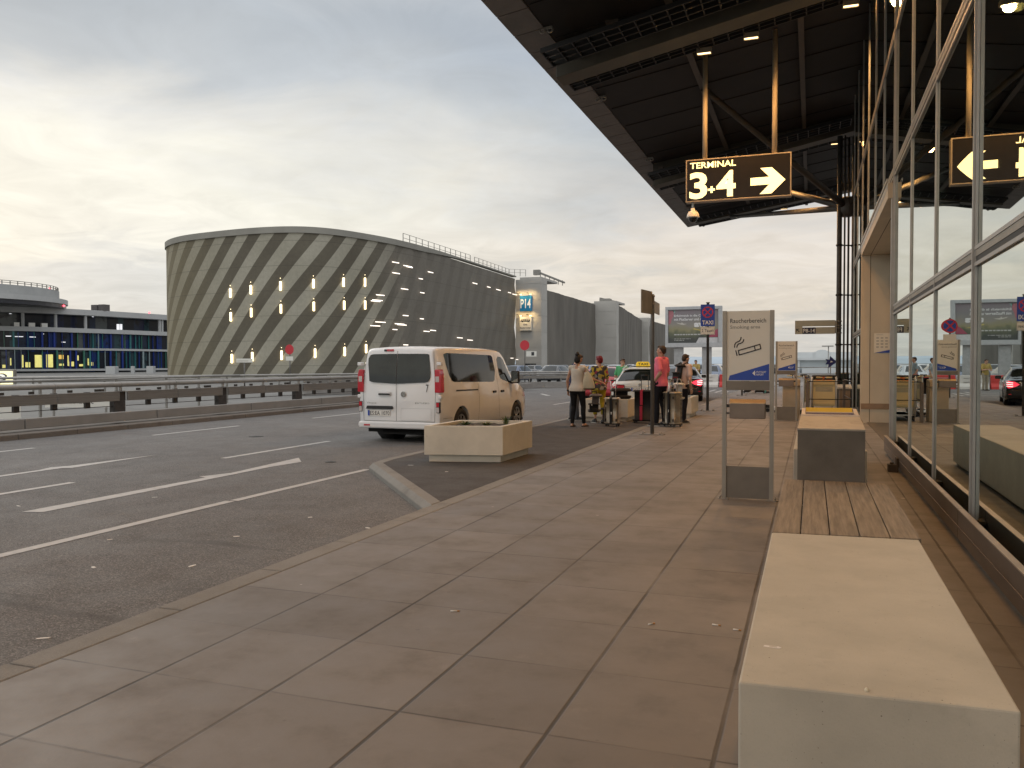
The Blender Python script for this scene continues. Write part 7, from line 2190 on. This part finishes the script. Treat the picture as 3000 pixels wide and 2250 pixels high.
class Person:
    def __init__(s, label, loc, rz, H=1.75, female=False, skin=0, lean=0.0, turn=0.0, nod=0.0, gut=0.0,
                 sh=None, hip=None, larm=None, rarm=None, lfoot=(-0.10, 0.0), rfoot=(0.10, 0.0), lknee=None, rknee=None, cat='person', group=None):
        s.k = H / 1.75; s.f = female; s.lean = lean; s.gut = gut
        s.o = thing('person', label, cat, loc, rz, group)
        s.skin = SKIN[skin]
        shw = 0.165 if female else 0.192
        s.shw = shw
        hw = 0.098 if female else 0.093
        P = {}
        P['hipL'], P['hipR'] = Vector((-hw, 0, 0.93)), Vector((hw, 0, 0.93))
        for side, ft, kn in (('L', lfoot, lknee), ('R', rfoot, rknee)):
            P['ank' + side] = Vector((ft[0], ft[1], 0.085 if len(ft) < 3 else ft[2]))
            h_ = P['hip' + side]
            mid = (h_ + P['ank' + side]) / 2 + Vector((0, 0.035, 0.02))
            P['kne' + side] = Vector(kn) if kn else mid
        for side, arm, sg in (('L', larm, -1), ('R', rarm, 1)):
            sh_ = Vector((sg * shw, -0.01, 1.435))
            if arm is None: arm = ((sg * (shw + 0.06), -0.03, 1.145), (sg * (shw + 0.05), 0.06, 0.90))
            P['sho' + side] = s.b(sh_); P['elb' + side] = Vector(arm[0]); P['wri' + side] = Vector(arm[1])
            P['hd' + side] = (Vector(arm[2]) if len(arm) > 2 else (P['wri' + side] - P['elb' + side])).normalized()
        s.P = P
        # head frame
        s.neck = s.b(Vector((0, 0.0, 1.49)))
        hr = Matrix.Rotation(turn, 3, 'Z') @ Matrix.Rotation(-(lean * 0.5 + nod), 3, 'X')
        s.hm = lambda p: s.neck + hr @ (Vector(p) - Vector((0, 0, 1.49)))
        s.hr = hr

    def b(s, p):
        """bend of the upper body about the hips"""
        p = Vector(p)
        if p.z <= 0.95 or s.lean == 0: return p
        t = min(1.0, (p.z - 0.95) / 0.25); a = s.lean * t
        d = p - Vector((0, 0, 0.95))
        return Vector((0, 0, 0.95)) + Matrix.Rotation(-a, 3, 'X') @ d

    def torso(s, mb, inf=0.0, z0=0.80, z1=1.5, flare=0.0):
        f = s.f; g = s.gut
        prof = [(0.80, 0.125, 0.085, 0.0), (0.87, 0.168 if not f else 0.172, 0.115, -0.01), (0.95, 0.166 if not f else 0.18, 0.118 + g * 0.4, -0.008 + g * 0.3), (1.03, 0.155 if not f else 0.155, 0.108 + g * 0.8, g * 0.6), (1.10, 0.152 if not f else 0.137, 0.105 + g, g * 0.8), (1.18, 0.158 if not f else 0.138, 0.108 + g * 0.7, g * 0.5),
                (1.27, 0.172 if not f else 0.15, 0.118 + (0.018 if f else 0), 0.005 + (0.012 if f else 0)), (1.35, 0.178 if not f else 0.155, 0.115, 0.0), (1.41, 0.165 if not f else 0.142, 0.095, -0.008), (1.455, 0.12 if not f else 0.10, 0.072, -0.012), (1.50, 0.062 if not f else 0.052, 0.06, -0.005)]
        rs = []
        for z, rx, ry, oy in prof:
            if z < z0 - 0.001 or z > z1 + 0.001: continue
            e = inf + (flare * max(0, (1.1 - z) / 0.3) if flare else 0)
            rs.append([s.b((( rx + e) * cos(2 * pi * k / 20), oy + (ry + e) * sin(2 * pi * k / 20), z)) for k in range(20)])
        mb.rings(rs, True, True, True, True)
        P = s.P
        if z1 > 1.4:
            for sd in 'LR':
                sg = -1 if sd == 'L' else 1
                cap(mb, s.b((sg * s.shw * 0.5, -0.012, 1.43)), 0.06 + inf, P['sho' + sd], 0.056 + inf)

    def arm(s, mb, sd, inf=0.0, t0=0.0, t1=2.0):
        P = s.P; m = 0.86 if s.f else 1.0
        S, E, Wr = P['sho' + sd], P['elb' + sd], P['wri' + sd]
        r = (0.052 * m, 0.040 * m, 0.027 * m)
        if t1 <= 1:
            cap(mb, S, r[0] + inf, S + (E - S) * t1, r[0] + (r[1] - r[0]) * t1 + inf * 1.25); return
        cap(mb, S, r[0] + inf, E, r[1] + inf)
        e2 = E + (Wr - E) * min(1, t1 - 1)
        cap(mb, E, r[1] + 0.002 + inf, E + (e2 - E) * 0.35, r[1] * 0.98 + inf); cap(mb, E + (e2 - E) * 0.3, r[1] * 0.98 + inf, e2, (r[1] + (r[2] - r[1]) * min(1, t1 - 1)) + inf)

    def hand(s, mb, sd, curl=0.5):
        P = s.P; Wr, d = P['wri' + sd], P['hd' + sd]
        sg = -1 if sd == 'L' else 1
        fwd = Vector((0, 1, 0)); pn = Vector((-sg, 0, 0))               # palm faces the body
        side = (fwd - d * fwd.dot(d))
        if side.length < 0.2: side = Vector((sg, 0, 0)) - d * d.x * sg
        side.normalize(); pn = d.cross(side).normalized()
        if pn.x * sg > 0: pn = -pn
        for k in (-1, 0, 1):
            cap(mb, Wr + d * 0.0 + side * 0.012 * k, 0.020, Wr + d * 0.085 + side * 0.026 * k, 0.0145, 8)
        for k, L in enumerate((0.068, 0.078, 0.072, 0.056)):
            a = Wr + d * 0.088 + side * (0.031 - 0.021 * k)
            b_ = a + (d * cos(curl) + pn * sin(curl)) * L * 0.5
            c = b_ + (d * cos(curl * 2.2) + pn * sin(curl * 2.2)) * L * 0.5
            cap(mb, a, 0.0098, b_, 0.0092, 7); cap(mb, b_, 0.0092, c, 0.008, 7)
        a = Wr + d * 0.03 + side * 0.03; b_ = a + (d * 0.6 + side * 0.75 + pn * 0.3).normalized() * 0.045; c = b_ + (d * 0.85 + side * 0.2 + pn * 0.4).normalized() * 0.035
        cap(mb, a, 0.014, b_, 0.011, 7); cap(mb, b_, 0.0105, c, 0.009, 7)

    def leg(s, mb, sd, inf=0.0, t1=2.0, cuff=None):
        P = s.P; H_, K_, A = P['hip' + sd], P['kne' + sd], P['ank' + sd]
        r = (0.092, 0.056, 0.037) if not s.f else (0.094, 0.055, 0.035)
        if t1 <= 1:
            cap(mb, H_, r[0] + inf, H_ + (K_ - H_) * t1, r[0] + (r[1] - r[0]) * t1 + (cuff or inf)); return
        cap(mb, H_, r[0] + inf, K_, r[1] + inf)
        e = K_ + (A - K_) * (t1 - 1)
        back = Vector((0, -0.018, 0))
        c = K_ + (e - K_) * 0.35 + back
        cap(mb, K_, r[1] + inf, c, r[1] * 0.97 + inf); cap(mb, c, r[1] * 0.97 + inf, e, (cuff if cuff is not None else r[2] + inf))

    def foot(s, mb, sd, inf=0.0, yaw=0.0):
        A = s.P['ank' + sd]; sg = -1 if sd == 'L' else 1
        d = Vector((sin(sg * (0.15 + yaw)), cos(sg * (0.15 + yaw)), 0)); z = A.z - 0.085
        cap(mb, A, 0.038 + inf, (A.x, A.y, z + 0.05), 0.042 + inf)
        h = Vector((A.x, A.y, 0)) - d * 0.045; t = Vector((A.x, A.y, 0)) + d * 0.15
        cap(mb, (h.x, h.y, z + 0.036), 0.034 + inf, (A.x + d.x * 0.07, A.y + d.y * 0.07, z + 0.046), 0.043 + inf)
        cap(mb, (A.x + d.x * 0.06, A.y + d.y * 0.06, z + 0.046), 0.042 + inf, (t.x, t.y, z + 0.024), 0.024 + inf)

    def sole(s, mb, sd, th=0.02, w=0.05, ln=(0.085, 0.19), yaw=0.0):
        A = s.P['ank' + sd]; sg = -1 if sd == 'L' else 1; a = sg * (0.15 + yaw)
        d = Vector((sin(a), cos(a), 0)); q = Vector((d.y, -d.x, 0)); z = A.z - 0.085
        pts = []
        for t, ww in ((-ln[0], 0.6), (-ln[0] * 0.6, 0.85), (0.04, 0.8), (0.11, 1.0), (ln[1] * 0.86, 0.85), (ln[1], 0.45)):
            pts.append((t, ww * w))
        poly = [Vector((A.x, A.y, 0)) + d * t + q * ww for t, ww in pts] + [Vector((A.x, A.y, 0)) + d * t - q * ww for t, ww in reversed(pts)]
        mb.prism([(p.x, p.y) for p in poly], (0, 0, z), (1, 0, 0), (0, 1, 0), (0, 0, 1), th)

    def head(s, mb):
        h = s.hm; M = s.hr
        nk = 0.052 if s.f else 0.06
        cap(mb, s.b((0, -0.012, 1.44)), nk + 0.008, h((0, 0.0, 1.56)), nk)
        mb.ell(h((0, -0.002, 1.648)), (0.074, 0.094, 0.100), 16, 12, M)
        mb.ell(h((0, 0.032, 1.600)), (0.060, 0.066, 0.080), 14, 10, M)
        mb.ell(h((0, 0.060, 1.556)), (0.036, 0.034, 0.030), 12, 8, M)                         # chin
        cap(mb, h((-0.045, 0.02, 1.565)), 0.022, h((-0.02, 0.062, 1.552)), 0.02); cap(mb, h((0.045, 0.02, 1.565)), 0.022, h((0.02, 0.062, 1.552)), 0.02)
        cap(mb, h((0, 0.092, 1.652)), 0.008, h((0, 0.112, 1.612)), 0.013); cap(mb, h((-0.014, 0.098, 1.607)), 0.009, h((0.014, 0.098, 1.607)), 0.009)   # nose
        cap(mb, h((-0.035, 0.080, 1.664)), 0.012, h((0.035, 0.080, 1.664)), 0.012)           # brow
        cap(mb, h((-0.018, 0.090, 1.577)), 0.0075, h((0.018, 0.090, 1.577)), 0.0075)         # lips
        for sg in (-1, 1): mb.ell(h((sg * 0.077, -0.006, 1.628)), (0.010, 0.020, 0.032), 10, 8, M)

    def body(s, hands=(0.6, 0.6), bare_feet=False, voxel=0.0095):
        mb = MB(); s.torso(mb, -0.012, 0.8, 1.5)
        for sd, c in (('L', hands[0]), ('R', hands[1])): s.arm(mb, sd); s.hand(mb, sd, c); s.leg(mb, sd, -0.008); s.foot(mb, sd, -0.006)
        s.head(mb)
        mb.v = [tuple(Vector(v) * s.k) for v in mb.v]
        b_ = remeshed(mb, 'body', s.skin, s.o, voxel, 3)
        e = MB()
        for sg in (-1, 1): e.ell(s.hm((sg * 0.031, 0.0855, 1.643)), (0.011, 0.006, 0.0065), 10, 6, s.hr); cap(e, s.hm((sg * 0.031 - 0.014, 0.092, 1.66)), 0.0035, s.hm((sg * 0.031 + 0.014, 0.092, 1.662)), 0.0035, 5)
        e.v = [tuple(Vector(v) * s.k) for v in e.v]
        e.build('eyes', M_eye, s.o)
        return b_

    def wear(s, name, mat, fn, voxel=0.012, smooth=4):
        mb = MB(); fn(mb); mb.v = [tuple(Vector(v) * s.k) for v in mb.v]
        return remeshed(mb, name, mat, s.o, voxel, smooth)

    def plain(s, name, mat, fn, parent=None):
        mb = MB(); fn(mb); mb.v = [tuple(Vector(v) * s.k) for v in mb.v]
        return mb.build(name, mat, parent or s.o)

    def hair(s, mat, parts, voxel=0.009, smooth=3):
        def fn(mb):
            for c, r in parts: mb.ell(s.hm(c), r, 14, 10, s.hr)
        return s.wear('hair', mat, fn, voxel, smooth)


def cloth(name, col, var=0.18, scale=7, bump=0.5, bscale=12):
    return pmat(name, col, 0.85, var=var, scale=scale, bump=bump, bscale=bscale, spec=0.25)


def hair_mat(name, col):
    return pmat(name, col, 0.6, var=0.45, scale=60, bump=0.6, bscale=120, spec=0.3)


SHORT = [((0, -0.018, 1.672), (0.081, 0.094, 0.088)), ((0, -0.05, 1.63), (0.072, 0.06, 0.075)), ((0, 0.045, 1.722), (0.06, 0.045, 0.03))]
M_hblack = hair_mat('hair_black', (0.012, 0.009, 0.008)); M_hbrown = hair_mat('hair_brown', (0.045, 0.027, 0.016)); M_hred = hair_mat('hair_red', (0.15, 0.012, 0.02))
M_tblack = cloth('black_trousers', (0.010, 0.010, 0.011), 0.3)
M_shoe = pmat('shoe_dark', (0.02, 0.02, 0.02), 0.6); M_solew = pmat('sole_white', (0.42, 0.41, 0.38), 0.6)


def trousers(p, mat, inf=0.012, t1=1.92, cuff=0.055, name='trousers', top=1.03):
    def fn(mb):
        p.torso(mb, inf * 0.8, 0.80, top)
        for sd in 'LR': p.leg(mb, sd, inf, t1, cuff)
    return p.wear(name, mat, fn)


def top(p, mat, sleeve=0.62, inf=0.016, z0=0.93, flare=0.02, name='shirt', z1=1.46):
    def fn(mb):
        p.torso(mb, inf, z0 if z0 in (0.80, 0.87, 0.95, 1.03) else 0.87, z1, flare)
        if sleeve:
            for sd in 'LR': p.arm(mb, sd, inf, 0, sleeve)
    return p.wear(name, mat, fn)


def shoes(p, mat=M_shoe, sole=M_solew):
    def fn(mb):
        for sd in 'LR': p.foot(mb, sd, 0.006)
    p.wear('shoes', mat, fn, 0.01, 2)

    def fn2(mb):
        for sd in 'LR': p.sole(mb, sd)
    p.plain('soles', sole, fn2)


# --- woman in white top, seen from behind
p = Person('woman in sleeveless white top and black trousers with dark hair bun, seen from behind', (-5.16, 18.85, 0), radians(-8), 1.68, True, 0, 0.03, turn=radians(12), lfoot=(-0.11, -0.06), rfoot=(0.13, 0.10),
           lknee=(-0.115, 0.05, 0.49), rknee=(0.125, 0.08, 0.50), larm=((-0.245, -0.05, 1.13), (-0.26, 0.02, 0.875)), rarm=((0.33, 0.06, 1.185), (0.60, 0.22, 1.06), (0.5, 0.5, -0.5)))
p.body((0.7, 1.1))
M_wtop = cloth('white_blouse', (0.56, 0.50, 0.42), 0.08, 5, 0.6, 9)
top(p, M_wtop, 0, 0.018, 0.87, 0.035, 'blouse', 1.41)
trousers(p, M_tblack, 0.010, 1.93, 0.05)
p.hair(M_hblack, [((0, -0.022, 1.668), (0.082, 0.095, 0.095)), ((0, -0.06, 1.63), (0.078, 0.055, 0.09)), ((0, -0.05, 1.765), (0.056, 0.058, 0.05)), ((0, -0.045, 1.80), (0.04, 0.042, 0.035))])


def flip(mb):
    for sd in 'LR': p.sole(mb, sd, 0.03, 0.052, (0.075, 0.19))


p.plain('flip_flops', pmat('flip_flop', (0.06, 0.045, 0.035), 0.7), flip)
p.plain('watch', M_black, lambda mb: cap(mb, p.P['wriL'] + Vector((0, 0, 0.005)), 0.032, p.P['wriL'] + Vector((0, 0, 0.025)), 0.032))

# --- man in navy shirt behind her
p = Person('man in navy blue polo shirt bending his head, half hidden behind the woman in white', (-5.86, 21.0, 0), radians(-62), 1.74, False, 0, 0.16, nod=0.35, lfoot=(-0.1, -0.03), rfoot=(0.11, 0.08),
           larm=((-0.25, 0.05, 1.13), (-0.12, 0.26, 1.10), (0.6, 0.6, 0.0)), rarm=((0.25, 0.05, 1.12), (0.12, 0.27, 1.06), (-0.6, 0.6, 0.0)))
p.body(); top(p, cloth('navy_polo', (0.025, 0.032, 0.075)), 0.7); trousers(p, cloth('grey_jeans', (0.07, 0.075, 0.085)), 0.014, 1.95, 0.06); shoes(p); p.hair(M_hbrown, SHORT)

# --- woman with red hair
p = Person('woman with short dark red hair, floral blouse and yellow trousers by the grey backpack', (-4.98, 20.25, 0), radians(38), 1.66, True, 1, 0.02, turn=radians(18), lfoot=(-0.09, 0.05), rfoot=(0.10, -0.04),
           larm=((-0.24, -0.03, 1.13), (-0.22, 0.04, 0.90)), rarm=((0.23, -0.02, 1.13), (0.20, 0.10, 0.93)))
p.body()
m = bpy.data.materials.new('floral_print'); m.use_nodes = True
t = m.node_tree; b = t.nodes['Principled BSDF']; b.inputs['Roughness'].default_value = 0.85
co = nd(t, 'ShaderNodeTexCoord').outputs['Object']
n = nd(t, 'ShaderNodeTexVoronoi'); n.inputs['Scale'].default_value = 13; t.links.new(co, n.inputs['Vector'])
s_ = t.nodes.new('ShaderNodeSeparateColor'); t.links.new(n.outputs['Color'], s_.inputs[0])
sock(t, ramp(t, s_.outputs[0], [(0.0, (0.04, 0.04, 0.05)), (0.22, (0.42, 0.36, 0.05)), (0.42, (0.33, 0.32, 0.28)), (0.58, (0.03, 0.035, 0.05)), (0.72, (0.32, 0.05, 0.09)), (0.84, (0.40, 0.33, 0.06)), (1.0, (0.42, 0.42, 0.40))], 'CONSTANT'), b.inputs['Base Color'])
top(p, m, 0.75, 0.02, 0.87, 0.015, 'blouse')
trousers(p, cloth('yellow_trousers', (0.40, 0.30, 0.025)), 0.014, 1.62, 0.058)
shoes(p, pmat('sneaker_black', (0.03, 0.03, 0.03), 0.7)); p.hair(M_hred, [((0, -0.02, 1.675), (0.086, 0.10, 0.095)), ((0, -0.055, 1.64), (0.08, 0.06, 0.085)), ((0, 0.04, 1.73), (0.065, 0.05, 0.035)), ((0.0, -0.04, 1.74), (0.06, 0.05, 0.03))])
p.plain('bracelet', M_chrome, lambda mb: cap(mb, p.P['wriL'] + Vector((0, 0, 0.0)), 0.028, p.P['wriL'] + Vector((0, 0, 0.02)), 0.028))

# --- man in pink polo
p = Person('tall man in bright pink polo shirt in profile, holding the larger ribbed suitcase', (-3.36, 19.72, 0), radians(74), 1.90, False, 0, -0.03, gut=0.035, lfoot=(-0.11, 0.05), rfoot=(0.11, -0.05),
           larm=((-0.275, -0.12, 1.15), (-0.27, 0.03, 0.955), (0.0, 0.45, -0.8)), rarm=((0.26, -0.04, 1.14), (0.24, 0.06, 0.90)))
p.body((1.2, 0.6))
M_pink = cloth('pink_polo', (0.80, 0.19, 0.27), 0.06, 5, 0.35, 9)
top(p, M_pink, 0.72, 0.02, 0.87, 0.012, 'polo_shirt')
p.wear('collar', M_pink, lambda mb: mb.tube([p.b((0.066 * cos(a * pi / 8), -0.004 + 0.066 * sin(a * pi / 8), 1.487 + 0.012 * sin(a * pi / 8 + pi))) for a in range(17)], 0.017, 8), 0.009, 2)
trousers(p, cloth('dark_trousers', (0.012, 0.012, 0.016)), 0.014, 1.95, 0.06); shoes(p)
p.hair(M_hbrown, [((0, -0.022, 1.668), (0.0785, 0.090, 0.088)), ((0, -0.055, 1.632), (0.068, 0.05, 0.068)), ((0, 0.05, 1.725), (0.055, 0.042, 0.026))])
p.plain('watch', M_black, lambda mb: cap(mb, p.P['wriL'] - p.P['hdL'] * 0.03, 0.034, p.P['wriL'] - p.P['hdL'] * 0.005, 0.034))
p.plain('earphone', M_white, lambda mb: mb.ell(p.hm((-0.083, -0.004, 1.622)), (0.008, 0.008, 0.012)))

# --- man with black backpack behind him
p = Person('man in pale pink shirt wearing a black backpack, behind the man in pink', (-3.02, 20.75, 0), radians(-38), 1.72, False, 1, 0.20, nod=0.1, lfoot=(-0.1, 0.05), rfoot=(0.11, -0.03),
           rarm=((0.30, 0.0, 1.10), (0.23, 0.10, 0.86), (0, 0.25, -1)), larm=((-0.24, 0.05, 1.12), (-0.16, 0.2, 0.93)))
p.body(); top(p, cloth('pale_shirt', (0.56, 0.43, 0.38), 0.07), 0.65); trousers(p, cloth('dark_shorts', (0.016, 0.016, 0.022)), 0.016, 1.9, 0.06); shoes(p); p.hair(M_hbrown, SHORT)
p.plain('watch', M_white, lambda mb: cap(mb, p.P['wriR'] + Vector((0, 0, 0.01)), 0.032, p.P['wriR'] + Vector((0, 0, 0.035)), 0.032))
bp = thing('backpack', 'black backpack worn on the back of the man in the pale shirt', 'backpack', (-3.02, 20.75, 0), radians(-38))
mb = MB(); rbox_mesh(mb, (0, 0, 0), (0.33, 0.20, 0.50), 0.08, 4)
R_ = Matrix.Rotation(-0.20, 3, 'X'); mb.v = [tuple(R_ @ Vector(v) + Vector((0, -0.08, 1.22))) for v in mb.v]; mb.build('bag_body', M_bblack, bp, sub=1)
mb = MB(); rbox_mesh(mb, (0, -0.11, -0.09), (0.27, 0.07, 0.24), 0.03, 3); mb.v = [tuple(R_ @ Vector(v) + Vector((0, -0.08, 1.22))) for v in mb.v]; mb.build('pocket', M_bblack, bp)
mb = MB()
for sg in (-1, 1): mb.tube([p.b((sg * 0.10, -0.13, 1.44)), p.b((sg * 0.115, -0.03, 1.505)), p.b((sg * 0.12, 0.10, 1.42)), p.b((sg * 0.125, 0.125, 1.25)), p.b((sg * 0.14, 0.0, 1.08))], 0.018, 6)
mb.build('strap', M_bblack, bp)

# --- man in green shirt beside the taxi
p = Person('man in bright green shirt and glasses beyond the taxi, looking back', (-6.32, 29.0, ZR), radians(-25), 1.77, False, 1, 0.10, turn=radians(-120), lfoot=(-0.1, 0), rfoot=(0.1, 0.05),
           rarm=((0.30, 0.10, 1.20), (0.34, 0.34, 1.24), (0.3, 0.9, 0.0)))
p.body(); top(p, cloth('green_shirt', (0.085, 0.34, 0.15), 0.08), 0.8); trousers(p, cloth('blue_jeans', (0.04, 0.055, 0.10)), 0.014, 1.95, 0.06); shoes(p); p.hair(M_hbrown, SHORT + [((0, 0.06, 1.715), (0.065, 0.04, 0.035))])


def specs(mb):
    for sg in (-1, 1): mb.tube([p.hm((sg * 0.033 + 0.024 * cos(a * pi / 6), 0.102, 1.642 + 0.018 * sin(a * pi / 6))) for a in range(13)], 0.003, 5, False); mb.tube([p.hm((sg * 0.057, 0.10, 1.645)), p.hm((sg * 0.08, 0.0, 1.648))], 0.003, 5)
    mb.tube([p.hm((-0.01, 0.104, 1.645)), p.hm((0.01, 0.104, 1.645))], 0.003, 5)


p.plain('glasses', M_black, specs)

# --- man in yellow shirt at the barriers
p = Person('man in mustard yellow shirt and pale trousers standing before the road barriers', (-6.9, 53.9, ZR), radians(150), 1.82, False, 1, 0.06, nod=0.3, larm=((-0.25, 0.08, 1.14), (-0.08, 0.27, 1.18), (0.7, 0.5, 0.2)), rarm=((0.25, 0.08, 1.13), (0.1, 0.28, 1.12), (-0.7, 0.5, 0.2)))
p.body(voxel=0.012); top(p, cloth('mustard_shirt', (0.36, 0.27, 0.09)), 0.8); trousers(p, cloth('khaki', (0.30, 0.27, 0.21)), 0.016, 1.95, 0.065); shoes(p); p.hair(M_hbrown, SHORT)
bp = thing('shoulder_bag', 'dark bag slung behind the man in the mustard shirt', 'bag', (-6.9, 53.9, ZR), radians(150))
mb = MB(); rbox_mesh(mb, (0.0, -0.26, 1.12), (0.36, 0.22, 0.46), 0.08, 3); mb.build('bag_body', M_bblack, bp, sub=1)
mb = MB(); mb.tube([(-0.13, -0.2, 1.3), (-0.12, 0.0, 1.56), (0.02, 0.14, 1.3), (0.15, -0.12, 1.1)], 0.018, 6); mb.build('strap', M_bblack, bp)

# --- two people seen below the near smoking sign
p = Person('person in white shorts with bare legs, seen below the near smoking sign', (-2.72, 42.7, 0), radians(120), 1.72, True, 1, 0.0)
p.body(voxel=0.012); top(p, cloth('light_blue_shirt', (0.36, 0.46, 0.54)), 0.7); trousers(p, cloth('white_shorts', (0.58, 0.55, 0.50)), 0.02, 0.75, 0.05, 'shorts'); shoes(p, M_solew); p.hair(M_hbrown, SHORT)
p = Person('person in light blue shirt and rose shorts, right one below the near smoking sign', (-2.02, 42.6, 0), radians(-100), 1.76, False, 1, 0.05, lknee=(-0.10, 0.09, 0.49))
p.body(voxel=0.012); top(p, cloth('sky_shirt', (0.30, 0.42, 0.52)), 0.7); trousers(p, cloth('rose_shorts', (0.45, 0.16, 0.18)), 0.022, 0.8, 0.05, 'shorts'); shoes(p); p.hair(M_hbrown, SHORT)
